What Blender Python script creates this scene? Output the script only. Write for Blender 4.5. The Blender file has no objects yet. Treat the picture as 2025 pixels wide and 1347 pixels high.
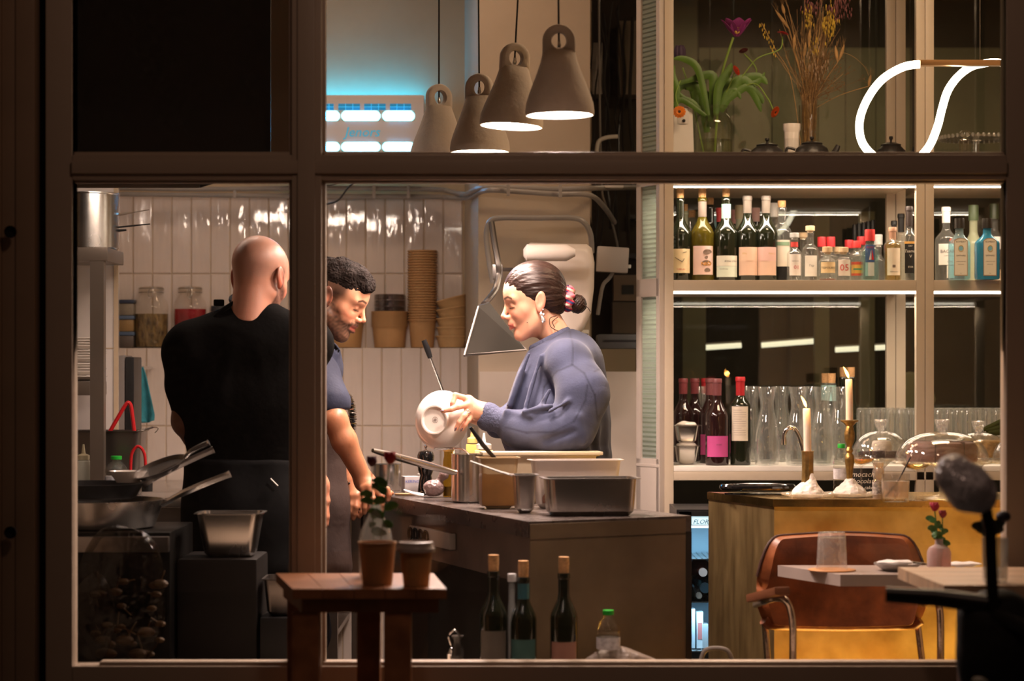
import bpy, bmesh, math, random
import numpy as np
from mathutils import Vector, Matrix, noise
PI = math.pi
FPX, EYE, HZ, CX = 4400.0, 1.28, 740.0, 1012.5      # focal length in pixels, eye height, horizon row, centre column
COL = bpy.context.scene.collection

def P(px, py, s):
    """point seen at pixel (px,py) where one metre measures s pixels"""
    return Vector(((px - CX) / s, FPX / s, EYE - (py - HZ) / s))
def PX(px, s): return (px - CX) / s
def PZ(py, s): return EYE - (py - HZ) / s
def DY(s): return FPX / s

def lin(h):
    if isinstance(h, (tuple, list)): return tuple(h[:3])
    h = h.lstrip('#'); v = [int(h[i:i+2], 16) / 255 for i in (0, 2, 4)]
    return tuple(c / 12.92 if c <= .04045 else ((c + .055) / 1.055) ** 2.4 for c in v)

# ------------------------------------------------------------------ materials
MATS = {}
def newmat(name):
    m = bpy.data.materials.new(name); m.use_nodes = True
    nt = m.node_tree
    return m, nt, nt.nodes['Principled BSDF'] if 'Principled BSDF' in nt.nodes else None
def nd(nt, t, **k):
    n = nt.nodes.new(t)
    for a, b in k.items(): setattr(n, a, b)
    return n
def pm(name, col, rough=.5, metal=0, bump=0, bs=40, var=0, vs=6, stretch=None, trans=0, ior=1.45, coat=0,
       emit=None, es=0, sss=0, alpha=1, vcol=False, col2=None, sheen=0, rvar=0, detail=4, spec=None):
    if name in MATS: return MATS[name]
    m, nt, b = newmat(name); L = nt.links.new
    c = lin(col); b.inputs['Base Color'].default_value = (*c, 1)
    b.inputs['Roughness'].default_value = rough; b.inputs['Metallic'].default_value = metal
    b.inputs['IOR'].default_value = ior; b.inputs['Transmission Weight'].default_value = trans
    b.inputs['Coat Weight'].default_value = coat; b.inputs['Alpha'].default_value = alpha
    b.inputs['Sheen Weight'].default_value = sheen
    if spec is not None: b.inputs['Specular IOR Level'].default_value = spec
    if sss:
        b.inputs['Subsurface Weight'].default_value = sss; b.inputs['Subsurface Radius'].default_value = (.012, .005, .003)
        b.inputs['Subsurface Scale'].default_value = 1
    if emit is not None:
        b.inputs['Emission Color'].default_value = (*lin(emit), 1); b.inputs['Emission Strength'].default_value = es
    tc = nd(nt, 'ShaderNodeTexCoord'); mp = nd(nt, 'ShaderNodeMapping')
    if stretch: mp.inputs['Scale'].default_value = stretch
    L(tc.outputs['Object'], mp.inputs[0])
    src = None
    if vcol:
        a = nd(nt, 'ShaderNodeVertexColor'); a.layer_name = 'Col'; src = a.outputs[0]
    v = max(var, .03)
    n = nd(nt, 'ShaderNodeTexNoise'); n.inputs['Scale'].default_value = vs; n.inputs['Detail'].default_value = 5
    L(mp.outputs[0], n.inputs[0])
    r = nd(nt, 'ShaderNodeValToRGB'); r.color_ramp.elements[0].position = .3; r.color_ramp.elements[1].position = .7
    L(n.outputs[0], r.inputs[0])
    if col2 is not None: a_, b_ = lin(col2), c
    elif src is not None: a_, b_ = (1 - v,) * 3, (1, 1, 1)
    else: a_, b_ = tuple(x * (1 - v) for x in c), tuple(min(1, x * (1 + v * .5)) for x in c)
    r.color_ramp.elements[0].color = (*a_, 1); r.color_ramp.elements[1].color = (*b_, 1)
    if src is not None:
        mx = nd(nt, 'ShaderNodeMix', data_type='RGBA', blend_type='MULTIPLY'); mx.inputs[0].default_value = 1
        L(src, mx.inputs[6]); L(r.outputs[0], mx.inputs[7]); L(mx.outputs[2], b.inputs['Base Color'])
    else: L(r.outputs[0], b.inputs['Base Color'])
    if rvar:
        mr = nd(nt, 'ShaderNodeMapRange'); L(n.outputs[0], mr.inputs[0])
        mr.inputs[3].default_value = max(0, rough - rvar); mr.inputs[4].default_value = min(1, rough + rvar); L(mr.outputs[0], b.inputs['Roughness'])
    if bump:
        n2 = nd(nt, 'ShaderNodeTexNoise'); n2.inputs['Scale'].default_value = bs; n2.inputs['Detail'].default_value = detail
        L(mp.outputs[0], n2.inputs[0]); bp = nd(nt, 'ShaderNodeBump'); bp.inputs['Strength'].default_value = bump; bp.inputs['Distance'].default_value = .01
        L(n2.outputs[0], bp.inputs['Height']); L(bp.outputs[0], b.inputs['Normal'])
    MATS[name] = m; return m
def emi(name, col, st, var=.04):
    """a lamp surface: it gives off light"""
    if name in MATS: return MATS[name]
    m, nt, b = newmat(name); L = nt.links.new
    b.inputs['Base Color'].default_value = (*lin(col), 1); b.inputs['Roughness'].default_value = .5
    b.inputs['Emission Color'].default_value = (*lin(col), 1)
    n = nd(nt, 'ShaderNodeTexNoise'); n.inputs['Scale'].default_value = 9
    mr = nd(nt, 'ShaderNodeMapRange'); mr.inputs[3].default_value = st * (1 - var); mr.inputs[4].default_value = st * (1 + var)
    L(n.outputs[0], mr.inputs[0]); L(mr.outputs[0], b.inputs['Emission Strength'])
    MATS[name] = m; return m
def thin(name, tint=(1, 1, 1), ior=1.5, rough=.0, wav=0, ws=8, add=0, dirt=0, gcol=(1, 1, 1), milk=0):
    """thin clear glass: passes light straight through, mirrors by Fresnel"""
    if name in MATS: return MATS[name]
    m, nt, b = newmat(name); L = nt.links.new; nt.nodes.remove(b)
    out = nt.nodes['Material Output']
    t = nd(nt, 'ShaderNodeBsdfTransparent'); t.inputs[0].default_value = (*lin(tint), 1)
    g = nd(nt, 'ShaderNodeBsdfGlossy'); g.inputs['Roughness'].default_value = rough; g.inputs[0].default_value = (*gcol, 1)
    f = nd(nt, 'ShaderNodeFresnel'); gm = nd(nt, 'ShaderNodeNewGeometry'); mr_ = nd(nt, 'ShaderNodeMapRange'); mr_.inputs[3].default_value = ior; mr_.inputs[4].default_value = 1 / ior; L(gm.outputs['Backfacing'], mr_.inputs[0]); L(mr_.outputs[0], f.inputs[0])
    mx = nd(nt, 'ShaderNodeMixShader')
    ad = nd(nt, 'ShaderNodeMath', operation='ADD', use_clamp=True); ad.inputs[1].default_value = add
    L(f.outputs[0], ad.inputs[0]); L(ad.outputs[0], mx.inputs[0]); L(t.outputs[0], mx.inputs[1]); L(g.outputs[0], mx.inputs[2])
    tc = nd(nt, 'ShaderNodeTexCoord')
    if wav:
        n = nd(nt, 'ShaderNodeTexNoise'); n.inputs['Scale'].default_value = ws; L(tc.outputs['Object'], n.inputs[0])
        bp = nd(nt, 'ShaderNodeBump'); bp.inputs['Strength'].default_value = wav; bp.inputs['Distance'].default_value = .01
        L(n.outputs[0], bp.inputs['Height']); L(bp.outputs[0], g.inputs['Normal']); L(bp.outputs[0], f.inputs['Normal'])
    last = mx.outputs[0]
    if milk:
        d0 = nd(nt, 'ShaderNodeBsdfDiffuse'); d0.inputs[0].default_value = (.85, .86, .84, 1); t0 = nd(nt, 'ShaderNodeBsdfTranslucent'); t0.inputs[0].default_value = (.85, .86, .84, 1)
        a0 = nd(nt, 'ShaderNodeMixShader'); L(d0.outputs[0], a0.inputs[1]); L(t0.outputs[0], a0.inputs[2]); m0 = nd(nt, 'ShaderNodeMixShader'); m0.inputs[0].default_value = milk; L(last, m0.inputs[1]); L(a0.outputs[0], m0.inputs[2]); last = m0.outputs[0]
    if dirt:
        d = nd(nt, 'ShaderNodeBsdfDiffuse'); d.inputs[0].default_value = (.8, .75, .7, 1)
        n = nd(nt, 'ShaderNodeTexNoise'); n.inputs['Scale'].default_value = 60; n.inputs['Detail'].default_value = 6
        L(tc.outputs['Object'], n.inputs[0])
        r = nd(nt, 'ShaderNodeMapRange'); r.inputs[1].default_value = .45; r.inputs[2].default_value = .8; r.inputs[4].default_value = dirt
        L(n.outputs[0], r.inputs[0]); m2 = nd(nt, 'ShaderNodeMixShader'); L(r.outputs[0], m2.inputs[0]); L(last, m2.inputs[1]); L(d.outputs[0], m2.inputs[2]); last = m2.outputs[0]
    L(last, out.inputs[0]); MATS[name] = m; return m

# ------------------------------------------------------------------ mesh building
class MB:
    def __init__(s): s.v = []; s.f = []
    def add(s, vs, fs, M=None):
        b = len(s.v); s.v += [tuple(M @ Vector(v)) if M is not None else tuple(v) for v in vs]
        s.f += [tuple(b + i for i in f) for f in fs]; return s
    def box(s, c, d, rot=0, bev=0, M=None):
        """c centre, d full size, rot about z; bev chamfers every edge"""
        x, y, z = d[0] / 2, d[1] / 2, d[2] / 2
        R = Matrix.Translation(Vector(c)) @ Matrix.Rotation(rot, 4, 'Z')
        if M is not None: R = M @ R
        bev = min(bev, x * .49, y * .49, z * .49)
        if bev <= 0:
            vs = [(i, j, k) for i in (-x, x) for j in (-y, y) for k in (-z, z)]
            return s.add(vs, [(0, 1, 3, 2), (4, 6, 7, 5), (0, 4, 5, 1), (2, 3, 7, 6), (0, 2, 6, 4), (1, 5, 7, 3)], R)
        bm = bmesh.new(); bmesh.ops.create_cube(bm, size=1, matrix=Matrix.Diagonal((d[0], d[1], d[2], 1)))
        bmesh.ops.bevel(bm, geom=bm.edges[:], offset=bev, segments=2, affect='EDGES', profile=.7)
        vs = [v.co.copy() for v in bm.verts]; fs = [[v.index for v in f.verts] for f in bm.faces]; bm.free()
        return s.add(vs, fs, R)
    def bb(s, a, b, bev=0):
        return s.box([(a[i] + b[i]) / 2 for i in range(3)], [abs(a[i] - b[i]) for i in range(3)], bev=bev)
    def prism(s, poly, z0, z1, M=None):
        n = len(poly); vs = [(x, y, z0) for x, y in poly] + [(x, y, z1) for x, y in poly]
        fs = [tuple(range(n))[::-1], tuple(range(n, 2 * n))] + [(i, (i + 1) % n, n + (i + 1) % n, n + i) for i in range(n)]
        return s.add(vs, fs, M)
    def lathe(s, prof, n=32, c=(0, 0, 0), M=None, sx=1, sy=1, rib=0, nrib=0, close=False):
        vs = []; fs = []; k = len(prof)
        for r, z in prof:
            for i in range(n):
                a = 2 * PI * i / n; q = r * (1 + (rib * math.cos(nrib * a) if rib else 0))
                vs.append((c[0] + q * math.cos(a) * sx, c[1] + q * math.sin(a) * sy, c[2] + z))
        for j in range(k - 1 + (1 if close else 0)):
            j2 = (j + 1) % k
            if prof[j][0] < 1e-6 and prof[j2][0] < 1e-6: continue
            for i in range(n):
                a, b = j * n + i, j * n + (i + 1) % n; c_, d_ = j2 * n + (i + 1) % n, j2 * n + i
                fs.append((a, b, c_, d_))
        return s.add(vs, fs, M)
    def tube(s, pts, r, n=10, closed=False, M=None, flat=1.0):
        pts = [Vector(p) for p in pts]; m = len(pts); rs = r if isinstance(r, (list, tuple)) else [r] * m
        vs = []; fs = []; up = None
        for i, p in enumerate(pts):
            if closed: t = pts[(i + 1) % m] - pts[i - 1]
            else: t = pts[min(i + 1, m - 1)] - pts[max(i - 1, 0)]
            if t.length < 1e-9: t = Vector((0, 0, 1))
            t.normalize()
            if up is None: up = t.orthogonal().normalized()
            else:
                up = up - t * up.dot(t)
                up = up.normalized() if up.length > 1e-6 else t.orthogonal().normalized()
            w = t.cross(up)
            for k in range(n):
                a = 2 * PI * k / n; vs.append(p + (up * math.cos(a) + w * math.sin(a) * flat) * rs[i])
        for i in range(m if closed else m - 1):
            for k in range(n):
                a, b = i * n + k, i * n + (k + 1) % n; j = (i + 1) % m
                fs.append((a, b, j * n + (k + 1) % n, j * n + k))
        if not closed: fs += [tuple(range(n))[::-1], tuple(range((m - 1) * n, m * n))]
        return s.add(vs, fs, M)
    def sph(s, c, r, n=16, sc=(1, 1, 1), M=None):
        k = max(6, n // 2)
        prof = [(math.sin(PI * i / k) * r, -math.cos(PI * i / k) * r) for i in range(k + 1)]
        prof[0] = (0, -r); prof[-1] = (0, r)
        R = Matrix.Translation(Vector(c)) @ Matrix.Diagonal((*sc, 1))
        return s.lathe(prof, n, M=(M @ R if M is not None else R))
    def grid(s, fn, nu, nv, M=None, thick=0):
        vs = [fn(i / nu, j / nv) for i in range(nu + 1) for j in range(nv + 1)]
        fs = [(i * (nv + 1) + j, (i + 1) * (nv + 1) + j, (i + 1) * (nv + 1) + j + 1, i * (nv + 1) + j + 1) for i in range(nu) for j in range(nv)]
        if thick:
            V = [Vector(v) for v in vs]; N = [Vector((0, 0, 0)) for _ in V]
            for f in fs:
                q = (V[f[1]] - V[f[0]]).cross(V[f[3]] - V[f[0]])
                if q.length: q.normalize()
                for i in f: N[i] += q
            o = len(V); vs = V + [V[i] - (N[i].normalized() if N[i].length else Vector((0, 0, 1))) * thick for i in range(o)]
            back = [tuple(o + i for i in reversed(f)) for f in fs]; ed = {}
            for f in fs:
                for a, b in zip(f, f[1:] + f[:1]): ed[(a, b)] = 1
            side = [(b, a, o + a, o + b) for a, b in ed if (b, a) not in ed]
            fs = fs + back + side
        return s.add(vs, fs, M)
    def build(s, name, m, parent=None, loc=None, smooth=35, world=False, merge=0, sub=0):
        me = bpy.data.meshes.new(name); off = Vector((0, 0, 0))
        if world:
            q = parent
            while q is not None: off += q.location; q = q.parent
            if loc is not None: off += Vector(loc)
        me.from_pydata([tuple(Vector(v) - off) for v in s.v], [], [tuple(f) for f in s.f]); 
        bm = bmesh.new(); bm.from_mesh(me)
        bmesh.ops.remove_doubles(bm, verts=bm.verts, dist=merge or 1e-6)
        bmesh.ops.recalc_face_normals(bm, faces=bm.faces)
        bm.to_mesh(me); bm.free(); me.validate(); me.update()
        if smooth:
            me.shade_smooth() if hasattr(me, 'shade_smooth') else me.polygons.foreach_set('use_smooth', [True] * len(me.polygons))
            me.set_sharp_from_angle(angle=math.radians(smooth))
        me.materials.append(m)
        o = bpy.data.objects.new(name, me); COL.objects.link(o); o.parent = parent
        if loc is not None: o.location = loc
        return o

def thing(name, label, cat, loc=(0, 0, 0), rz=0, group=None):
    o = bpy.data.objects.new(name, None); COL.objects.link(o); o.empty_display_size = .05
    o.location = loc; o.rotation_euler = (0, 0, rz); o['label'] = label; o['category'] = cat
    if group: o['group'] = group
    return o
def tag(o, label, cat, group=None, kind=None):
    o['label'] = label; o['category'] = cat
    if group: o['group'] = group
    if kind: o['kind'] = kind
    return o
def struct(o, label=None):
    o['kind'] = 'structure'
    if label: o['label'] = label
    return o
def kids(o): return [c for c in COL.objects if c.parent == o]
def dup(root, loc, rz=None, label=None, group=None):
    r = root.copy(); COL.objects.link(r); r.location = loc
    if rz is not None: r.rotation_euler = (0, 0, rz)
    if label: r['label'] = label
    if group: r['group'] = group
    for ch in kids(root):
        c = ch.copy(); COL.objects.link(c); c.parent = r
        for g in kids(ch):
            d = g.copy(); COL.objects.link(d); d.parent = c
    return r
def spline(pts, n=8, closed=False):
    """Catmull-Rom through the points"""
    p = [Vector(q) for q in pts]; out = []; m = len(p)
    for i in range(m if closed else m - 1):
        if closed: a, b, c, d = p[i - 1], p[i], p[(i + 1) % m], p[(i + 2) % m]
        else: a, b, c, d = p[max(i - 1, 0)], p[i], p[i + 1], p[min(i + 2, m - 1)]
        for k in range(n):
            t = k / n
            out.append(.5 * ((2 * b) + (c - a) * t + (2 * a - 5 * b + 4 * c - d) * t * t + (3 * b - a - 3 * c + d) * t ** 3))
    if not closed: out.append(p[-1])
    return out
def text_mb(txt, size, depth=.0006, shear=0):
    """flat lettering in the xz plane, facing -y, centred on x; returns an MB"""
    cu = bpy.data.curves.new('t', 'FONT'); cu.body = txt; cu.size = size; cu.align_x = 'CENTER'; cu.extrude = 0; cu.resolution_u = 2; cu.shear = shear
    ob = bpy.data.objects.new('t', cu); COL.objects.link(ob)
    dg = bpy.context.evaluated_depsgraph_get(); me = bpy.data.meshes.new_from_object(ob.evaluated_get(dg))
    mb = MB(); mb.add([(v.co.x, -depth, v.co.y) for v in me.vertices], [tuple(p.vertices) for p in me.polygons])
    bpy.data.objects.remove(ob); bpy.data.curves.remove(cu); bpy.data.meshes.remove(me)
    return mb
def wrap(mb, R):
    """bend xz-plane shapes around a vertical cylinder of radius R, front at -y"""
    mb.v = [((R - y) * math.sin(x / R), -(R - y) * math.cos(x / R), z) for x, y, z in mb.v]; return mb
def patch(w, z0, z1, R, e=.0008, n=12, c=0):
    """label: a curved sheet on a cylinder, w wide along the surface, centred on angle c/R"""
    mb = MB()
    mb.grid(lambda u, v: ((R + e) * math.sin((c + (u - .5) * w) / R), -(R + e) * math.cos((c + (u - .5) * w) / R), z0 + (z1 - z0) * v), n, 2)
    return mb
def area(name, loc, size, power, col, rot=(0, 0, 0), shape='RECTANGLE', parent=None, spread=PI):
    l = bpy.data.lights.new(name, 'AREA'); l.shape = shape; l.size = size[0]; l.size_y = size[1]; l.energy = power; l.color = lin(col); l.spread = spread
    o = bpy.data.objects.new(name, l); COL.objects.link(o); o.location = loc; o.rotation_euler = rot; o.parent = parent; return o
# ------------------------------------------------------------------ scene basics
sc = bpy.context.scene
sc.view_settings.view_transform = 'Standard'; sc.view_settings.look = 'None'
sc.cycles.transparent_max_bounces = 40
sc.view_settings.gamma = 1; sc.view_settings.use_curve_mapping = False; sc.view_settings.exposure = 0
cam = bpy.data.cameras.new('camera'); co = bpy.data.objects.new('camera', cam); COL.objects.link(co); sc.camera = co
co.location = (0, 0, EYE); co.rotation_euler = (PI / 2, 0, 0)
cam.sensor_width = 36; cam.sensor_fit = 'HORIZONTAL'; cam.lens = FPX / 2025 * 36; cam.shift_y = (HZ - 673.5) / 2025
cam.dof.use_dof = True; cam.dof.focus_distance = 6.95; cam.dof.aperture_fstop = 2.9
cam.clip_end = 100
w = bpy.data.worlds.new('night'); sc.world = w; w.use_nodes = True
w.node_tree.nodes['Background'].inputs[0].default_value = (.5, .27, .18, 1); w.node_tree.nodes['Background'].inputs[1].default_value = .045

M = dict(
 frame=pm('painted_frame', (.42, .335, .26), .45, bump=.05, bs=60, var=.06, vs=3),
 cab=pm('painted_cabinet', (.52, .43, .33), .4, bump=.03, bs=40, var=.05, vs=3),
 plaster=pm('cream_plaster', (.40, .31, .21), .85, bump=.25, bs=7, var=.12, vs=2.2),
 plaster2=pm('pier_plaster', (.38, .305, .23), .85, bump=.2, bs=9, var=.08, vs=3),
 grout=pm('grout', (.22, .17, .13), .9, bump=.2, bs=80),
 dark=pm('dark_paint', (.006, .005, .004), .75),
 black=pm('black_plastic', (.012, .012, .013), .35, bump=.05),
 steel=pm('brushed_steel', (.58, .55, .52), .26, 1, bump=.012, bs=20, var=.08, vs=6, rvar=.05),
 steeld=pm('dark_steel', (.26, .235, .22), .33, 1, bump=.012, bs=20, var=.15, vs=6, rvar=.06),
 chrome=pm('chrome', (.8, .78, .76), .08, 1),
 grey=pm('grey_paint', (.25, .22, .2), .5, var=.06),
 conduit=pm('grey_conduit', (.22, .20, .185), .38, var=.1),
 white=pm('white_plastic', (.72, .68, .63), .35),
 ceramic=pm('white_ceramic', (.82, .76, .7), .12, coat=.4),
 kraft=pm('kraft_card', (.42, .235, .10), .8, bump=.1, bs=90, var=.12, vs=20),
 cork=pm('cork', (.55, .30, .13), .85, bump=.4, bs=220, var=.3, vs=180),
 floor=pm('floor_concrete', (.09, .075, .065), .45, bump=.1, bs=12, var=.3, vs=3),
 wood=pm('stool_wood', (.34, .14, .06), .35, bump=.25, bs=14, stretch=(2, 14, 2), var=.4, vs=8),
 glass=thin('clear_glass', (.97, .97, .96), 1.45),
 pane=thin('window_glass', (.985, .98, .97), 1.35, dirt=.012),
)
# ------------------------------------------------------------------ the room
def face_panel(name, pts, m): 
    mb = MB(); mb.add([tuple(p) for p in pts], [tuple(range(len(pts)))]); return mb.build(name, m, smooth=0)
mb = MB(); mb.bb((-2.6, 5.5, -.06), (3.2, 10.6, 0)); o = struct(mb.build('floor', M['floor']))
mb = MB(); mb.bb((-2.6, 5.5, 3.1), (3.2, 10.6, 3.2)); struct(mb.build('ceiling', M['plaster']))
mb = MB(); mb.bb((-6, -2, -.1), (6, 5.5, -.002)); struct(mb.build('ground', pm('pavement', (.05, .045, .04), .8, bump=.3, bs=20, var=.3), smooth=0))

# tiled back wall: rows of slim glazed tiles over a plaster wall
random.seed(3)
tile = pm('glazed_tile', (.55, .475, .43), .06, bump=.5, bs=9, stretch=(2.6, 1, .6), var=.05, vs=8, coat=.5, detail=2.5)
def tiles(mb, x0, x1, Y, zs, pitch=.0752, nrm=1):
    x = x0
    while x < x1 - .01:
        for za, zb in zs:
            a, b = x + .0014, min(x + pitch, x1) - .0014; t1 = random.uniform(-.0016, .0016); t2 = random.uniform(-.001, .001)
            h = .004
            vs = [(a, Y, za + .0014), (b, Y, za + .0014), (b, Y, zb - .0014), (a, Y, zb - .0014)]
            fr = [(a + .003, Y - h + t1 + t2, za + .0045), (b - .003, Y - h - t1 + t2, za + .0045), (b - .003, Y - h - t1 - t2, zb - .0045), (a + .003, Y - h + t1 - t2, zb - .0045)]
            mb.add(vs + fr, [(4, 5, 6, 7), (0, 1, 5, 4), (1, 2, 6, 5), (2, 3, 7, 6), (3, 0, 4, 7)])
        x += pitch
YB = DY(510)                                     # 8.63
LZ = PZ(688, 513)                                # ledge top
Y2 = DY(516)
mb = MB(); tiles(mb, PX(235, 510) - .02, PX(919, 510), YB, [(LZ - .01, LZ + .288), (LZ + .288, LZ + .59)])
tiles(mb, PX(235, 513) - .036, PX(945, 513), Y2, [(LZ - .3, LZ), (LZ - .6, LZ - .3), (LZ - .9, LZ - .6), (LZ - 1.2, LZ - .9)])
wt = mb.build('wall_back', tile, smooth=20); struct(wt)
mb = MB(); mb.bb((-2.6, YB, 0), (PX(1170, 510), YB + .12, 3.1)); mb.bb((-1.9, Y2, 0), (PX(1250, 500), YB, LZ - .003)); struct(mb.build('wall_back_plaster', M['plaster'], smooth=0))
# pier that stands forward of the kitchen wall
YP = DY(545); s = 545
mb = MB(); mb.prism([(PX(919, 510), YB), (PX(946, s), YP), (PX(1167, s), YP), (PX(1167, s) + .01, YB)], LZ - .6, 3.1)
struct(mb.build('wall_pier', M['plaster2'], smooth=0))
mb = MB(); mb.bb((PX(946, s) + .005, YP - .012, .2), (PX(1266, s), YP + .05, PZ(735, s))); struct(mb.build('wall_dado', pm('light_panel', (.46, .39, .335), .35, var=.04), smooth=0))
# recess for the wiring, and walls beyond
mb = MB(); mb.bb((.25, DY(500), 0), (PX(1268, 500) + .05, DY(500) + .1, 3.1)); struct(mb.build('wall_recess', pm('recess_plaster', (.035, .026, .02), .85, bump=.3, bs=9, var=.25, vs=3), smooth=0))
mb = MB(); mb.bb((-2.6, 5.7, 0), (-2.5, YB, 3.1)); struct(mb.build('wall_left', M['plaster'], smooth=0))
mb = MB(); mb.bb((3.1, 5.7, 0), (3.2, 10.6, 3.1)); struct(mb.build('wall_right', M['plaster'], smooth=0))
# tiled return wall at the left, big white tiles
XR = PX(232, 575); 
XB_ = PX(236, 510)
mb = MB(); mb.prism([(XR - .8, DY(575)), (XR, DY(575)), (XB_, YB), (XR - .8, YB)], 0, 3.1); struct(mb.build('wall_return', pm('white_big_tile', (.66, .60, .57), .2, var=.05, bump=.1, bs=5), smooth=0))
mb = MB(); 
for py in (520, 690): mb.bb((XR - .4, DY(575) - .0015, PZ(py, 575)), (XR, DY(575), PZ(py, 575) + .004))
mb.bb((XR - .012, DY(575) - .003, .4), (XR + .003, DY(575) + .003, 2.6)); struct(mb.build('trim_1', pm('beige_edge', (.5, .38, .26), .7), smooth=0))

# ------------------------------------------------------------------ street window
WS = 800.0; YW = DY(WS)
def wb(mb, x0, x1, y0, y1, d=.05, yo=0, bev=.004):
    mb.bb((PX(x0, WS), YW + yo, PZ(y1, WS)), (PX(x1, WS), YW + yo + d, PZ(y0, WS)), bev=bev)
win = bpy.data.objects.new('window_1', None); COL.objects.link(win); win.location = (0, YW, 0.5); struct(win)
mb = MB()
wb(mb, 90, 143, -90, 1480, .07); wb(mb, 1990, 2100, -90, 1480, .07); wb(mb, 143, 1990, 1318, 1400, .07); wb(mb, 143, 1990, -90, -60, .07)
wb(mb, 195, 1990, 1310, 1322, .05, .01)
mb.build('window_frame', M['frame'], win, world=True)
mb = MB(); wb(mb, 577, 636, -80, 1350, .06, -.004); wb(mb, 570, 643, -80, 1350, .028, .016); wb(mb, 589, 624, -80, 1350, .02, -.014); mb.build('mullion', M['frame'], win, world=True)
mb = MB(); wb(mb, 143, 1990, 306, 356, .06, -.002); wb(mb, 143, 1990, 299, 361, .028, .016); wb(mb, 143, 1990, 318, 344, .02, -.012); mb.build('transom', M['frame'], win, world=True)
for k, (a, b, c, d) in enumerate([(143, 577, -60, 306), (143, 577, 356, 1312), (636, 1990, -60, 306), (636, 1990, 356, 1312)]):
    mb = MB(); wb(mb, a, b, c, d, .004, .032, 0); mb.build('glass_pane', M['pane'], win, world=True, smooth=0)
# dark gap and the outer jamb with its bolts
mb = MB(); wb(mb, 72, 90, -120, 1500, .03, .04, 0); struct(mb.build('trim_2', M['dark']))
mb = MB(); wb(mb, -60, 6, -120, 1500, .06, -.03); wb(mb, 6, 34, -120, 1500, .05, -.015); wb(mb, 34, 72, -120, 1500, .07, -.02)
jamb = struct(mb.build('trim_3', pm('jamb_paint', (.30, .21, .14), .5, var=.1)))
mb = MB()
for py in (459, 1053):
    mb.lathe([(0, 0), (.013, 0), (.015, .004), (.015, .012)], 20, M=Matrix.Translation(P(22, py, WS + 6)) @ Matrix.Rotation(PI / 2, 4, 'X'))
mb.build('bolt_head', M['dark'], jamb)
# wall around the window (outside the frame of view) closes the room
mb = MB(); mb.bb((-4, YW + .03, -.05), (PX(-60, WS), YW + .2, 3.195)); mb.bb((PX(2100, WS), YW + .03, -.05), (4, YW + .2, 3.195))
mb.bb((PX(-60, WS), YW + .03, -.05), (PX(2100, WS), YW + .2, PZ(1400, WS))); mb.bb((PX(-60, WS), YW + .03, PZ(-120, WS)), (PX(2100, WS), YW + .2, 3.195)); mb.bb((PX(-60, WS), YW + .08, .5), (PX(88, WS), YW + .2, 2.4))
struct(mb.build('wall_front', M['frame'], smooth=0))
SZ = PZ(1316, 779)                                 # inner window board
mb = MB(); mb.bb((PX(120, WS), YW + .072, SZ - .03), (PX(2000, WS), YW + .215, SZ)); struct(mb.build('window_sill', M['frame'], smooth=0))
# ------------------------------------------------------------------ glazed shelf unit
SF = 575.0; YF = DY(SF); YBK = DY(532)
def fb(mb, x0, x1, y0, y1, d=.04, yo=0, bev=.002, s=SF):
    mb.bb((PX(x0, s), DY(s) + yo, PZ(y1, s)), (PX(x1, s), DY(s) + yo + d, PZ(y0, s)), bev=bev)
unit = thing('shelf_unit', 'tall beige metal shelf unit with ribbed glass end holding the bottles', 'shelf unit', (PX(1650, SF), (YF + YBK) / 2, 0))
mb = MB(); fb(mb, 1314, 1332, -120, 1500, .035); mb.build('post', M['cab'], unit, world=True)
mb = MB(); fb(mb, 1812, 1829, -120, 1500, .035); mb.build('post', M['cab'], unit, world=True)
mb = MB(); fb(mb, 1830, 1847, -120, 1500, .035); mb.build('post', M['cab'], unit, world=True)
mb = MB(); fb(mb, 2075, 2095, -120, 1500, .035); mb.build('post', M['cab'], unit, world=True)
for a, b in ((1753, 1771), (1772, 1791)):
    mb = MB(); fb(mb, a, b, -120, 965, .03, 0, .002, 545); mb.build('rear_post', M['cab'], unit, world=True)
XL, XR2 = PX(1332, SF), PX(2080, SF)
def deck(py0, py1, name='shelf', m=None, split=True):
    for a, b in ((1332, 1812), (1847, 2075)):
        mb = MB(); mb.bb((PX(a, SF), YF + .002, PZ(py1, SF)), (PX(b, SF), YBK, PZ(py0, SF)), bev=.002); mb.build(name, m or M['cab'], unit, world=True)
TOPZ = PZ(337, SF)
deck(337, 364); deck(554, 575)
LOWZ = PZ(922, SF)
deck(922, 932, m=pm('white_board', (.78, .74, .68), .35)); 
mb = MB(); fb(mb, 1332, 2075, 932.5, 950, .03); mb.build('rail', M['cab'], unit, world=True)
# splayed glazed end
A = Vector((PX(1313, SF), YF + .01, 0)); B = Vector((PX(1268, 564), DY(564), 0)); d = (B - A); Lg = d.length; ang = math.atan2(d.y, d.x)
def endbox(mb, u0, u1, z0, z1, t=.02, o=0):
    M4 = Matrix.Translation(A) @ Matrix.Rotation(ang, 4, 'Z')
    mb.box(((u0 + u1) / 2 * Lg, t / 2 + o - .0, (z0 + z1) / 2), ((u1 - u0) * Lg, t, z1 - z0), M=M4, bev=.0015)
zt = [PZ(-120, SF), PZ(312, SF), PZ(365, SF), PZ(550, SF), PZ(586, SF), PZ(908, SF), 0.0]
mb = MB(); endbox(mb, -.03, .12, 0, zt[0]); endbox(mb, .80, 1, 0, zt[0])
for a, b in ((zt[2], zt[1]), (zt[4], zt[3]), (0, zt[5])): endbox(mb, 0, 1, a, b)
endbox(mb, 0, 1, PZ(925, SF), PZ(919, SF), .026, -.004)
mb.build('end_frame', pm('end_paint', (.5, .43, .38), .4, var=.05), unit, world=True)
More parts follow.
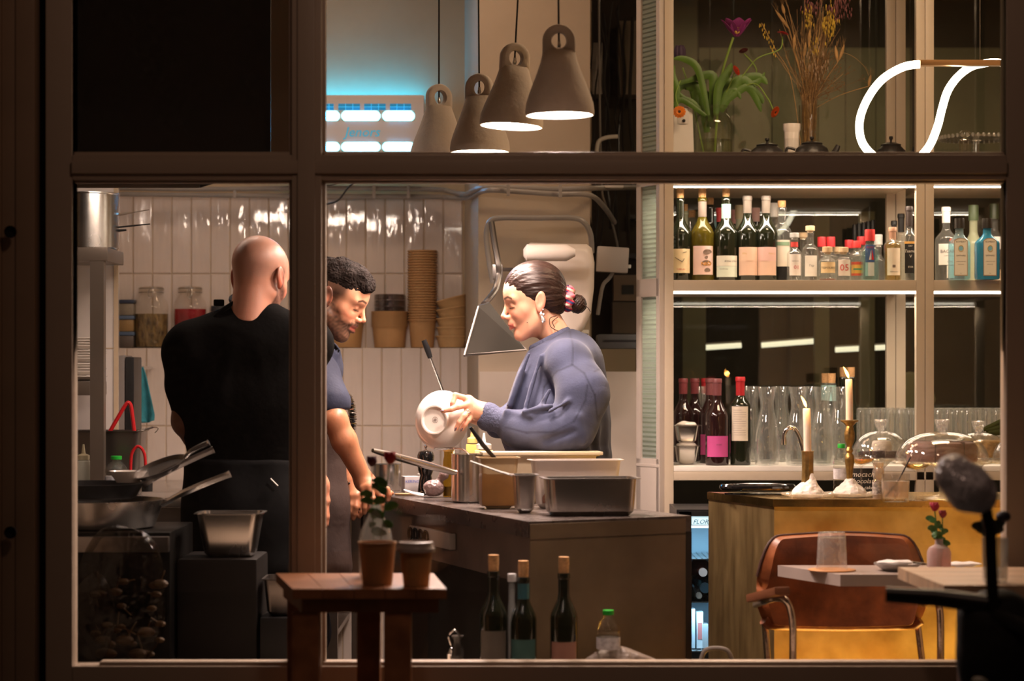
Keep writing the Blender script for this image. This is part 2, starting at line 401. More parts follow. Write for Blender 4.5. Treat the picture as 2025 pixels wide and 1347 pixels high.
# ribbed glass
m, nt, b = newmat('ribbed_glass'); L = nt.links.new
b.inputs['Base Color'].default_value = (.6, .68, .62, 1); b.inputs['Roughness'].default_value = .28; b.inputs['IOR'].default_value = 2.2
tr = nd(nt, 'ShaderNodeBsdfTranslucent'); tr.inputs[0].default_value = (.8, .88, .8, 1)
tp = nd(nt, 'ShaderNodeBsdfTransparent'); tp.inputs[0].default_value = (.8, .86, .82, 1)
m1 = nd(nt, 'ShaderNodeMixShader'); m1.inputs[0].default_value = .62; m2 = nd(nt, 'ShaderNodeMixShader'); m2.inputs[0].default_value = .12
L(b.outputs[0], m1.inputs[1]); L(tr.outputs[0], m1.inputs[2]); L(m1.outputs[0], m2.inputs[1]); L(tp.outputs[0], m2.inputs[2]); L(m2.outputs[0], nt.nodes['Material Output'].inputs[0])
wv = nd(nt, 'ShaderNodeTexWave', wave_type='BANDS', bands_direction='Z'); wv.inputs['Scale'].default_value = 19; wv.inputs['Distortion'].default_value = .08; wv.inputs['Detail Scale'].default_value = .5
tc = nd(nt, 'ShaderNodeTexCoord'); L(tc.outputs['Object'], wv.inputs[0]); bp = nd(nt, 'ShaderNodeBump'); bp.inputs['Distance'].default_value = .02; bp.inputs['Strength'].default_value = .9
L(wv.outputs['Fac'], bp.inputs['Height']); L(bp.outputs[0], b.inputs['Normal']); L(bp.outputs[0], tr.inputs['Normal'])
for z0, z1 in ((zt[1], zt[0]), (zt[3], zt[2]), (zt[5], zt[4])):
    mb = MB(); endbox(mb, .12, .80, z0, z1, .005, .008); mb.build('glass_panel', m, unit, world=True)
mb = MB()
for py in (150, 303, 378, 480, 540, 600, 700, 800, 895):
    mb = MB(); mb.sph((B.x + .004, B.y - .015, PZ(py, 547)), .003, 8); mb.build('screw', M['black'], unit, world=True)
# glass back: a dark mirror of the room, with the next room behind it
gb = thin('back_glass', (.8, .82, .76), 1.5, add=.015)
mb = MB(); mb.bb((XL - .02, YBK + .001, .95), (PX(2090, SF), YBK + .006, 3.0)); mb.build('back_pane', gb, unit, world=True, smooth=0)
# LED strips under the shelves
led = emi('led_strip', '#fff3e2', 5)
for nm, py, a, b_ in (('x', 366, 1332, 1812), ('x', 366, 1847, 2072), ('x', 576, 1332, 1812), ('x', 576, 1847, 2072)):
    mb = MB(); mb.bb((PX(a, SF), YF + .006, PZ(py + 5, SF)), (PX(b_, SF), YF + .014, PZ(py + (1.5 if py < 400 else 0), SF))); mb.build('light_strip', led, unit, world=True, smooth=0)
for py in (372, 582):
    for a, b_ in ((1340, 1805), (1852, 2070)):
        area('shelf_light', ((PX(a, SF) + PX(b_, SF)) / 2, YF + .05, PZ(py + 4, SF)), (PX(b_, SF) - PX(a, SF), .03), 4.8 * (b_ - a) / 465, '#ffe9cf')
# next room behind the glass: posts, a wall panel, tube lamps
YR = 10.4
mb = MB(); mb.bb((.2, YR, 0), (3.2, YR + .1, 3.1)); struct(mb.build('wall_far', pm('far_wall', (.035, .033, .027), .8, var=.3), smooth=0))
mb = MB(); mb.bb((PX(1395, 440), YR - .05, PZ(345, 440)), (PX(1830, 440), YR - .005, PZ(72, 440))); mb.bb((PX(1850, 440), YR - .05, PZ(345, 440)), (PX(2100, 440), YR - .005, PZ(72, 440)))
mb.bb((PX(1300, 440), YR - .06, PZ(345, 440)), (PX(1392, 440), YR - .005, PZ(-60, 440)))
struct(mb.build('trim_4', pm('olive_panel', (.30, .29, .20), .7, var=.15), smooth=0))
mb = MB()
for a, b_ in ((1350, 1396), (1612, 1640), (1702, 1730)): mb.bb((PX(a, 480), DY(480), .9), (PX(b_, 480), DY(480) + .05, 1.95))
struct(mb.build('trim_5', pm('olive_post', (.34, .32, .23), .6, var=.1), smooth=0))
tubem = emi('tube_glow', '#fff4dc', 1.6)
for i, (x0, y0, x1, y1) in enumerate(((1388, 688, 1466, 683), (1506, 683, 1610, 675), (1652, 692, 1752, 687))):
    t = thing('tube_lamp', ['slim glowing tube lamp seen through the shelf glass, nearest the ribbed end', 'slim glowing tube lamp seen through the shelf glass, middle one of three', 'slim glowing tube lamp seen through the shelf glass behind the pale post'][i], 'lamp', P((x0 + x1) / 2, (y0 + y1) / 2, 470), group='tube lamps in the next room')
    mb = MB(); mb.tube([P(x0, y0, 470), P((x0 + x1) / 2, (y0 + y1) / 2, 470), P(x1, y1, 470)], .011, 10); mb.build('tube', tubem, t, world=True)
    mb = MB(); mb.tube([P(x0, y0 - 5, 469), P(x1, y1 - 5, 469)], .009, 6); mb.build('housing', M['grey'], t, world=True)
    for q in (.2, .8):
        mb = MB(); a_ = P(x0 + (x1 - x0) * q, (y0 + y1) / 2 - 5, 469); mb.tube([a_, a_ + Vector((0, 0, 3.095 - a_.z))], .0015, 6); mb.build('hanging_wire', M['black'], t, world=True)
mb = MB(); mb.lathe([(0, -.09), (.05, -.085), (.085, -.05), (.1, 0), (.085, .06), (.05, .1), (0, .11)], 28, sy=.8)
c = P(1800, 790, 500); t = mb.build('paper_lantern', pm('pale_paper', (.42, .4, .26), .6), None, loc=c); tag(t, 'pale round object seen through the glass behind the double post', 'ornament'); mb = MB(); mb.tube([(0, 0, .1), (0, 0, 3.09 - c.z)], .0015, 6); mb.build('hanging_wire', M['black'], t)

# ------------------------------------------------------------------ brass bar
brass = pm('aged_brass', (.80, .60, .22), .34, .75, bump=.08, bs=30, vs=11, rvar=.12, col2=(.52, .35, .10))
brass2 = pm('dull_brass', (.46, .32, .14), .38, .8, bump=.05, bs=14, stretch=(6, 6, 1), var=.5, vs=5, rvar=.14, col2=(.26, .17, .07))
BC = P(1531, 988, 690); BB = P(1401, 974, 651); BR = P(2110, 990, 695); BRB = Vector((BR.x + .05, BB.y, 0)); BZ = .922
bar = thing('bar_counter', 'brass clad bar counter with candles and cake domes standing on it', 'counter', (BC.x, BC.y, 0))
mb = MB(); mb.prism([(BC.x - .004, BC.y - .006), (BR.x, BR.y - .006), (BRB.x, BB.y), (BB.x - .004, BB.y)], BZ - .022, BZ); mb.build('bar_top', pm('brass_top', (.62, .40, .12), .24, 1, bump=.1, bs=20, var=.3, vs=8, rvar=.1), bar, world=True, smooth=20)
mb = MB(); mb.prism([(BC.x, BC.y), (BC.x, BC.y + .012), (BR.x, BR.y + .012), (BR.x, BR.y)], 0, BZ - .0225); mb.build('front_panel', brass, bar, world=True, smooth=20)
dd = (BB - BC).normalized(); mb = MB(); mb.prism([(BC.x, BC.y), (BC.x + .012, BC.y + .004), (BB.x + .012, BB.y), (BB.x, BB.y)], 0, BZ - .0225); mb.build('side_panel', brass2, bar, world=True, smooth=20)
mb = MB(); mb.prism([(BC.x + .02, BC.y + .02), (BR.x, BR.y + .02), (BRB.x, BB.y - .01), (BB.x + .02, BB.y - .01)], 0.02, BZ - .023); mb.build('carcass', M['dark'], bar, world=True, smooth=0)

# ------------------------------------------------------------------ kitchen worktop island
N_ = P(1045, 1032, 768); F_ = Vector((-.535, 7.33, 0)); R_ = P(1366, 1021, 737); FR_ = Vector((-.14, 7.35, 0)); KZ = .90
wk = thing('worktop_island', 'long grey kitchen worktop on stained panels under the pendant lamps', 'worktop', ((N_.x + FR_.x) / 2, 6.6, 0))
mb = MB(); mb.prism([(N_.x, N_.y), (R_.x, R_.y), (FR_.x, FR_.y), (F_.x, F_.y)], KZ - .042, KZ); mb.build('worktop_slab', pm('worn_slab', (.085, .068, .062), .28, bump=.04, bs=30, var=.3, vs=12, rvar=.12), wk, world=True, smooth=20)
inn = lambda p, dx, dy: (p.x + dx, p.y + dy)
grime = pm('grimy_panel', (.21, .155, .10), .6, bump=.15, bs=18, var=.55, vs=5, col2=(.13, .095, .06), rvar=.1)
mb = MB(); mb.prism([inn(N_, .004, -.003), inn(R_, -.014, -.009), inn(R_, -.014, -.001), inn(N_, .004, .008)], KZ - .05, KZ - .007); mb.prism([inn(N_, .004, -.003), inn(R_, -.014, -.009), inn(R_, -.03, .05), inn(N_, .004, .05)], 0, KZ - .045); mb.build('end_panel', grime, wk, world=True, smooth=0)
mb = MB(); mb.prism([inn(R_, -.0135, -.010), inn(R_, .002, -.002), inn(R_, -.01, .05), inn(R_, -.03, .05)], 0, KZ - .0425); mb.build('corner_post', M['black'], wk, world=True, smooth=0)
dv = Vector((F_.x - N_.x, F_.y - N_.y, 0)).normalized(); nv = Vector((-dv.y, dv.x, 0)); 
a = Vector((N_.x, N_.y, 0)) + nv * -.03 + dv * .06; b_ = Vector((F_.x, F_.y, 0)) - nv * .03 - dv * .02
mb = MB(); mb.prism([(a.x, a.y), (b_.x, b_.y), (b_.x + .02, b_.y), (a.x + .02, a.y)], KZ - .17, KZ - .0425); mb.build('apron_panel', pm('apron_board', (.17, .13, .11), .5, bump=.1, var=.25), wk, world=True, smooth=0)
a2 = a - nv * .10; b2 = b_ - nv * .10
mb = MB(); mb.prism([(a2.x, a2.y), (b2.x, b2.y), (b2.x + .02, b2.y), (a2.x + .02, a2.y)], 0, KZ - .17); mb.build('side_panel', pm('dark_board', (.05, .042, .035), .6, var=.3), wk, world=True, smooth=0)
mb = MB(); mb.bb((F_.x + .01, F_.y - .05, 0), (F_.x + .04, F_.y + .02, KZ - .0425)); mb.build('leg', M['steeld'], wk, world=True)
# socket strip under the apron
u = -.225; st = thing('socket_strip', 'white strip of dark round wall sockets under the worktop', 'sockets', P(920, 1098, 690))
S0 = a.lerp(b_, .62) + nv * .012 + Vector((0, 0, .80)); S1 = a.lerp(b_, .38) + nv * .012 + Vector((0, 0, .80))
dvs = (S1 - S0); an = math.atan2(dvs.y, dvs.x); M4 = Matrix.Translation(S0) @ Matrix.Rotation(an, 4, 'Z')
mb = MB(); mb.box((dvs.length / 2, .0, 0), (dvs.length, .02, .047), M=M4, bev=.004); mb.build('housing', pm('grey_white', (.42, .38, .35), .4), st, world=True)
for k in range(4):
    mb = MB(); mb.lathe([(.018, 0), (.020, .003), (.021, .007), (.018, .007), (.017, -.0), (0, -.002)], 20, M=M4 @ Matrix.Translation((.025 + k * .052, -.0105, 0)) @ Matrix.Rotation(PI / 2, 4, 'X')); mb.build('socket', M['black'], st, world=True)

# ------------------------------------------------------------------ pendant lamps
shade = pm('cast_concrete', (.42, .36, .31), .85, bump=.2, bs=60, var=.1, vs=8)
bulbm = emi('lamp_glow', '#fff1e0', 30)
shin = pm('shade_inside', (.8, .76, .7), .6)
def pendant(loc, label, rz, kx=1.0, tilt=0):
    t = thing('pendant_lamp', label, 'lamp', loc, rz, 'concrete pendant lamps over the worktop')
    t.rotation_euler = (0, tilt, rz)
    R = .0905; H = .24
    mb = MB(); sec = [(0, R), (.012, R * 1.01), (.03, R * .985), (.055, R * .9), (.085, R * .77), (.115, R * .64), (.14, R * .545)]
    n = 40; rings = []
    for z, r in sec: rings.append([(r * math.cos(2 * PI * i / n), r * math.sin(2 * PI * i / n), z) for i in range(n)])
    for z, a, b in ((.158, .045, .034), (.17, .0435, .024)): rings.append([(a * math.cos(2 * PI * i / n), b * math.sin(2 * PI * i / n), z) for i in range(n)])
    vs = [p for r in rings for p in r]; fs = []
    for j in range(len(rings) - 1):
        for i in range(n): fs.append((j * n + i, j * n + (i + 1) % n, (j + 1) * n + (i + 1) % n, (j + 1) * n + i))
    mb.add(vs, fs)
    # loop handle: a slab with a round hole
    zc, rh, wid, th = .196, .0195, .0435, .0135
    out = []; m_ = 40
    for i in range(m_):
        a = 2 * PI * i / m_; cx, cz = math.cos(a), math.sin(a)
        if cz >= 0: o = (wid * cx, zc + .043 * cz)
        else: 
            k = min(wid / max(abs(cx), 1e-6), .034 / max(abs(cz), 1e-6)); o = (k * cx, zc + k * cz)
        out.append((o, (rh * cx, zc + rh * 1.08 * cz)))
    V = []; Fc = []
    for (o, i_) in out:
        ox, oz = o; ix, iz = i_
        mx, mz = (ox + ix) / 2, (oz + iz) / 2
        loop = [(ox, -th * .6, oz), (ox * .93, -th, zc + (oz - zc) * .93), (mx, -th * 1.05, mz), (ix * 1.12, -th, zc + (iz - zc) * 1.12), (ix, -th * .6, iz), (ix, th * .6, iz), (ix * 1.12, th, zc + (iz - zc) * 1.12), (mx, th * 1.05, mz), (ox * .93, th, zc + (oz - zc) * .93), (ox, th * .6, oz)]
        V += loop
    for i in range(m_):
        for k in range(10):
            a_, b_ = i * 10 + k, i * 10 + (k + 1) % 10; c_, d_ = ((i + 1) % m_) * 10 + (k + 1) % 10, ((i + 1) % m_) * 10 + k
            Fc.append((a_, b_, c_, d_))
    mb.add(V, Fc); mb.build('lamp_shade', shade, t, smooth=60)
    mb = MB(); mb.lathe([(R, 0), (R * .97, -.001), (R * .94, .004), (R * .9, .03), (.06, .10), (.03, .14), (0, .145)], 40); mb.build('shade_lining', shin, t)
    mb = MB(); mb.lathe([(0, .007), (R * .93, .007), (R * .93, .013), (0, .013)], 40); mb.build('bulb', bulbm, t)
    mb = MB(); mb.tube([(0, 0, .183), (0, 0, .25), (.0006, 0, .6), (0, 0, 1.13)], .0028, 8); mb.build('cord', M['black'], t)
    mb = MB(); mb.lathe([(0, .177), (.005, .178), (.006, .186), (.004, .19), (.004, .197), (0, .198)], 12); mb.build('cord_clip', M['steel'], t)
    return t
PEND = [((1107, 228), 750, 'grey bell pendant lamp with looped top, nearest and highest of four', .0, -.012), ((1011, 250), 692, 'grey bell pendant lamp hanging second from the beige shelf unit', .35, .055),
        ((949, 301), 650, 'grey bell pendant lamp hanging third from the beige shelf unit', -.35, -.01), ((868, 316), 625, 'grey bell pendant lamp hanging closest to the blue lit insect trap', .5, 0)]
for (px, py), s, lab, rz, tl in PEND:
    p = P(px, py, s); pendant(p, lab, rz, tilt=tl)
    area('pendant_light', (p.x, p.y, p.z - .004), (.15, .15), 15, '#ffe2d4', shape='DISK', spread=2.6)

# ------------------------------------------------------------------ insect trap with blue tubes
it = thing('insect_trap', 'pale insect trap with glowing blue slots on the cream wall', 'insect trap', P(736, 260, 522))
S_ = 522
def tb(mb, x0, x1, y0, y1, d0, d1, bev=.002): mb.bb((PX(x0, S_), DY(S_) + d0, PZ(y1, S_)), (PX(x1, S_), DY(S_) + d1, PZ(y0, S_)), bev=bev)
rows = [(219, 239), (281, 300)]; cols = [(560, 592), (594, 672), (675, 752), (756, 820)]
mb = MB(); ys = [188, 219, 239, 281, 300, 345]; xs = [545, 560, 592, 594, 672, 675, 752, 756, 820, 838]
for i in range(5):
    for j in range(9):
        hole = i in (1, 3) and j in (1, 3, 5, 7)
        if not hole: tb(mb, xs[j], xs[j + 1], ys[i], ys[i + 1], 0, .012, 0)
mb.build('cover', pm('trap_cover', (.55, .50, .48), .35), it, world=True, smooth=0)
mb = MB(); tb(mb, 545, 548, 188, 345, .012, .13); tb(mb, 835, 838, 188, 345, .012, .13); tb(mb, 545, 838, 343, 345, .012, .13); mb.build('casing', M['white'], it, world=True)
uv = emi('blue_tube', '#9cf2ff', 3.2)
for (y0, y1) in rows:
    for (x0, x1) in cols:
        mb = MB(); R = (y1 - y0) / 2
        c0, c1 = P(x0 + R, (y0 + y1) / 2, S_), P(x1 - R, (y0 + y1) / 2, S_); r = R / S_
        V = []
        for k in range(17): a = PI / 2 + PI * k / 16; V.append((c0.x + r * math.cos(a), c0.z + r * math.sin(a)))
        for k in range(17): a = -PI / 2 + PI * k / 16; V.append((c1.x + r * math.cos(a), c1.z + r * math.sin(a)))
        y = DY(S_) - .002; n = len(V); mb.add([(x, y, z) for x, z in V] + [(x, y + .012, z) for x, z in V], [tuple(range(n)), tuple(range(n, 2 * n))[::-1]] + [(i, (i + 1) % n, n + (i + 1) % n, n + i) for i in range(n)])
        mb.build('glowing_slot', uv, it, world=True)
        area('trap_tube_light', ((c0.x + c1.x) / 2, y - .002, c0.z), (c1.x - c0.x, r * 1.6), .45, '#30b8ff', rot=(PI / 2, 0, 0))
uvd = emi('blue_vent', '#0a78a8', .55)
for x0, x1 in ((562, 590), (632, 660), (669, 712), (720, 763), (771, 813)):
    mb = MB(); tb(mb, x0, x1, 205, 218, -.001, .004, .0018); mb.build('vent_window', uvd, it, world=True)
    mb = MB(); tb(mb, x0, x1, 211, 212, -.0025, -.001, 0)
    for k in (1, 2): tb(mb, x0 + (x1 - x0) * k / 3 - .5, x0 + (x1 - x0) * k / 3 + .5, 205, 218, -.0025, -.001, 0)
    mb.build('vent_grille', emi('vent_line', '#38b8e8', .8), it, world=True, smooth=0)
t = text_mb('Jenors', .052, shear=.25); t.v = [(x + PX(716, S_), DY(S_) - .001 + y, z + PZ(270, S_)) for x, y, z in t.v]; t.build('logo', emi('logo_blue', '#1a9cc0', .6), it, world=True, smooth=0)
area('trap_glow', (PX(700, S_), YB - .045, PZ(196, S_)), (.52, .03), 2.4, '#18b4f4', rot=(PI, 0, 0))

# ------------------------------------------------------------------ looped neon lamp over the bar
SN = 668
nl = thing('loop_lamp', 'glowing white looped tube lamp hanging from a gold bar above the teapots', 'lamp', P(1850, 128, SN))
pts = [(1818, 127, 0), (1785, 133, 0), (1745, 157, .0), (1716, 195, .0), (1699, 240, -.01), (1703, 283, -.02), (1730, 314, -.03), (1770, 328, -.03), (1808, 318, -.02), (1836, 290, -.01), (1855, 250, .01), (1867, 212, .03), (1882, 175, .06), (1905, 145, .09), (1935, 122, .12), (1965, 112, .15), (2000, 108, .17), (2060, 122, .15), (2085, 170, .1), (2060, 240, .05)]
neon = emi('neon_tube', '#fff2d8', 9)
q = [P(x, y, SN) + Vector((0, dy, 0)) for x, y, dy in pts]
mb = MB(); mb.tube(spline(q, 8), .0118, 14); mb.build('light_tube', neon, nl, world=True)
mb = MB(); a, b_ = P(1818, 121, SN), P(2080, 128, SN); mb.box(((a.x + b_.x) / 2, a.y, a.z - .006), (b_.x - a.x, .03, .017), bev=.003); mb.build('gold_bar', pm('gold_metal', (.62, .40, .2), .3, 1), nl, world=True)
for px in (1938, 2070):
    mb = MB(); mb.tube([P(px, 120, SN), P(px, 60, SN), P(px, -500, SN)], .0009, 6); mb.build('hanging_wire', M['steel'], nl, world=True)
# ------------------------------------------------------------------ lamps of the rooms, and added fill lights
area('kitchen_light', (-.75, 7.7, 3.0), (.9, .12), 6.5, '#ffdcc0')
area('kitchen_light', (-.1, 7.5, 3.0), (.4, .1), 3, '#ffd2ac')
area('bar_light', (1.2, 6.6, 3.0), (.8, .3), 26, '#ffd8ae')
area('far_panel_fill_light', (1.3, 9.4, 3.0), (1.2, .4), 9, '#ffdfb8')  # added fill with no lamp of its own, brightens the panels behind the shelf glass
area('bar_foot_light', (BC.x + .45, BC.y - .16, .05), (.9, .04), 20, '#ffc868', rot=(math.radians(150), 0, 0))
pl = bpy.data.lights.new('outside_fill_light', 'POINT'); pl.energy = 17; pl.color = lin('#ffcfb2'); pl.shadow_soft_size = .15  # added unseen light, stands in for street light on the window frame
po = bpy.data.objects.new('outside_fill_light', pl); COL.objects.link(po); po.location = (.1, 3.6, 3.2)
# ------------------------------------------------------------------ implicit surfaces for bodies
class SDF:
    """signed distance pieces blended smoothly, evaluated on numpy arrays"""
def A3(p): return np.array(p, dtype=np.float32)
def sph_(X, c, r):
    c = A3(c); return np.sqrt(((X - c) ** 2).sum(-1)) - r
def ell(X, c, r, rot=None):
    c, r = A3(c), A3(r); q = X - c
    if rot is not None: q = q @ np.array(rot, dtype=np.float32)
    k0 = np.sqrt(((q / r) ** 2).sum(-1)); k1 = np.sqrt(((q / (r * r)) ** 2).sum(-1)) + 1e-9
    return k0 * (k0 - 1) / k1
def cap(X, a, b, ra, rb=None):
    rb = ra if rb is None else rb
    a, b = A3(a), A3(b); ba = b - a; pa = X - a
    h = np.clip((pa @ ba) / max(float(ba @ ba), 1e-9), 0, 1)
    return np.sqrt(((pa - h[..., None] * ba) ** 2).sum(-1)) - (ra + (rb - ra) * h)
def chain(X, pts, rs, k=.01):
    d = None
    for i in range(len(pts) - 1):
        e = cap(X, pts[i], pts[i + 1], rs[i], rs[i + 1]); d = e if d is None else smin(d, e, k)
    return d
def smin(a, b, k):
    h = np.clip(.5 + .5 * (b - a) / k, 0, 1); return b + (a - b) * h - k * h * (1 - h)
def smax(a, b, k): return -smin(-a, -b, k)
def half(X, p, n):
    n = A3(n); n = n / np.linalg.norm(n); return (X - A3(p)) @ n
def surfnet(f, lo, hi, h):
    lo = np.array(lo, float); hi = np.array(hi, float); n = np.ceil((hi - lo) / h).astype(int) + 1
    ax = [lo[i] + h * np.arange(n[i]) for i in range(3)]
    G = np.empty(n, np.float32)
    for i0 in range(0, n[0], 24):
        X = np.stack(np.meshgrid(ax[0][i0:i0 + 24], ax[1], ax[2], indexing='ij'), -1).astype(np.float32); G[i0:i0 + 24] = f(X)
    ins = G < 0
    c = [ins[i:n[0]-1+i, j:n[1]-1+j, k:n[2]-1+k] for i in (0, 1) for j in (0, 1) for k in (0, 1)]
    s_ = sum(x.astype(np.int8) for x in c); mask = (s_ > 0) & (s_ < 8)
    idx = -np.ones(mask.shape, np.int64); ii = np.argwhere(mask); idx[mask] = np.arange(len(ii))
    acc = np.zeros((len(ii), 3)); cnt = np.zeros(len(ii))
    I, J, K = ii.T
    for a in range(3):
        for u in (0, 1):
            for v in (0, 1):
                o0 = [0, 0, 0]; o = [b for b in range(3) if b != a]; o0[o[0]] = u; o0[o[1]] = v; o1 = list(o0); o1[a] = 1
                g0 = G[I + o0[0], J + o0[1], K + o0[2]]; g1 = G[I + o1[0], J + o1[1], K + o1[2]]
                m_ = (g0 < 0) != (g1 < 0); t = np.where(m_, g0 / np.where(m_, g0 - g1, 1), 0)
                p = np.tile(np.array(o0, float), (len(ii), 1)); p[:, a] += t
                acc += p * m_[:, None]; cnt += m_
    V = lo + h * (ii + acc / cnt[:, None])
    F = []
    for a in range(3):
        b_, c_ = (a + 1) % 3, (a + 2) % 3
        sl0 = [slice(None)] * 3; sl1 = [slice(None)] * 3; sl0[a] = slice(0, n[a] - 1); sl1[a] = slice(1, n[a])
        for s in (sl0, sl1): s[b_] = slice(1, n[b_] - 1); s[c_] = slice(1, n[c_] - 1)
        A_ = ins[tuple(sl0)]; B_ = ins[tuple(sl1)]
        for fl in (0, 1):
            e = np.argwhere((A_ & ~B_) if fl == 0 else (~A_ & B_))
            if not len(e): continue
            e[:, b_] += 1; e[:, c_] += 1
            def cell(db, dc):
                q = e.copy(); q[:, b_] += db; q[:, c_] += dc; return idx[q[:, 0], q[:, 1], q[:, 2]]
            q = np.stack([cell(-1, -1), cell(0, -1), cell(0, 0), cell(-1, 0)], 1)
            F.append(q if fl == 0 else q[:, ::-1])
    F = np.concatenate(F); F = F[(F >= 0).all(1)]
    return V, F
def relax(V, F, it=1, lam=.5):
    for _ in range(it):
        acc = np.zeros_like(V); cnt = np.zeros(len(V))
        for k in range(4):
            a, b = F[:, k], F[:, (k + 1) % 4]
            np.add.at(acc, a, V[b]); np.add.at(cnt, a, 1); np.add.at(acc, b, V[a]); np.add.at(cnt, b, 1)
        V = V + lam * (acc / np.maximum(cnt, 1)[:, None] - V)
    return V
def sdf_obj(name, f, lo, hi, h, m, parent=None, xf=None, color=None, it=1):
    """xf: 4x4 matrix from the sdf's own space into the parent's space"""
    V, F = surfnet(f, lo, hi, h); V = relax(V, F, it)
    me = bpy.data.meshes.new(name)
    col = color(V.astype(np.float32)) if color is not None else None
    if xf is not None:
        Mx = np.array(xf); V = V @ Mx[:3, :3].T + Mx[:3, 3]
    me.vertices.add(len(V)); me.vertices.foreach_set('co', V.astype(np.float32).ravel())
    me.loops.add(F.size); me.loops.foreach_set('vertex_index', F.astype(np.int32).ravel())
    me.polygons.add(len(F)); me.polygons.foreach_set('loop_start', np.arange(0, F.size, 4, dtype=np.int32))
    me.update(calc_edges=True); me.validate()
    me.polygons.foreach_set('use_smooth', np.ones(len(me.polygons), bool))
    if col is not None:
        at = me.color_attributes.new('Col', 'FLOAT_COLOR', 'POINT'); at.data.foreach_set('color', np.concatenate([col, np.ones((len(col), 1))], 1).astype(np.float32).ravel())
    me.materials.append(m); o = bpy.data.objects.new(name, me); COL.objects.link(o); o.parent = parent; return o
def mixc(base, col, w):
    w = np.clip(w, 0, 1)[:, None]; return base * (1 - w) + np.array(lin(col)) * w
def sstep(x, a, b):
    t = np.clip((x - a) / (b - a), 0, 1); return t * t * (3 - 2 * t)
def vnoise(X, f, seed=0):
    """cheap smooth noise from summed sines"""
    rs = np.random.RandomState(seed); o = 0
    for i in range(6):
        d = rs.normal(size=3); d = d / np.linalg.norm(d) * f * (1 + .5 * i / 5); o = o + np.sin(X @ d.astype(np.float32) + rs.rand() * 6.28)
    return o / 6

# head: nose towards +x, left ear +y, crown +z, origin between the ear canals
def head_sdf(fem=True, ears=True):
    def f(X):
        Y = X.copy(); Y[..., 1] = np.abs(Y[..., 1])
        d = ell(X, (-.006, 0, .045), (.098, .074, .082))
        d = smin(d, ell(X, (.030, 0, .03), (.064, .060, .068)), .025)
        d = smin(d, ell(X, (.032, 0, -.035), (.057, .052, .062)), .03)
        w = .046 if fem else .051
        d = smin(d, cap(Y, (.0, w, -.045), (.062, .016, -.087), .016, .014), .028)
        d = smin(d, sph_(X, (.074, 0, -.086 if fem else -.09), .0165), .02)
        d = smin(d, cap(Y, (.046, .045, -.012), (.06, .038, -.022), .017), .022)              # cheek
        d = smin(d, cap(Y, (.082, .010, .031), (.068, .046, .028), .008 if fem else .010), .014)   # brow
        d = smax(d, -cap(Y, (.096, .026, .008), (.086, .046, .008), .009), .014)               # eye socket
        d = smin(d, sph_(Y, (.0735, .0315, .009), .0125), .004)                                  # closed lid
        d = smin(d, cap(Y, (.0835, .018, .001), (.073, .045, .001), .0022), .004)
        d = smin(d, cap(X, (.088, 0, .022), (.110, 0, -.015), .0055, .0075), .010)               # nose
        d = smin(d, sph_(X, (.112, 0, -.019), .0082), .006)
        d = smin(d, ell(Y, (.099, .011, -.024), (.011, .0065, .0075)), .006)
        d = smax(d, -sph_(Y, (.103, .0065, -.032), .0035), .003)
        d = smin(d, cap(Y, (.0925, 0, -.040), (.082, .018, -.046), .010, .008), .010)              # mouth mound
        d = smin(d, cap(Y, (.0985, .003, -.0475), (.085, .023, -.054), .0047, .003), .004)
        d = smin(d, cap(Y, (.0965, 0, -.0595), (.085, .020, -.056), .0056, .003), .004)
        d = smax(d, -cap(Y, (.107, 0, -.0535), (.092, .024, -.0545), .0019), .003)
        if ears:
            th = .35; R = [[math.cos(th), 0, -math.sin(th)], [0, 1, 0], [math.sin(th), 0, math.cos(th)]]
            e = ell(Y, (-.010, .079, .004), (.0175, .0062, .0315), R)
            e = smin(e, ell(Y, (-.002, .0765, -.021), (.009, .005, .011)), .006)
            e = smax(e, -ell(Y, (-.007, .0865, .007), (.0105, .006, .021), R), .003)
            e = smin(e, cap(Y, (-.010, .078, -.01), (-.005, .079, .018), .0028), .004)
            e = smin(e, cap(Y, (.004, .075, -.006), (.003, .077, .004), .004), .004)
            d = smin(d, e, .006)
        return d
    return f
def neck_sdf(a, b, ra, rb): return lambda X: cap(X, a, b, ra, rb)
def skin_mat(name, **k): return pm(name, (1, 1, 1), .42, bump=.08, bs=400, vcol=True, var=.06, vs=60, sss=.25, **k)
SK = skin_mat('skin')
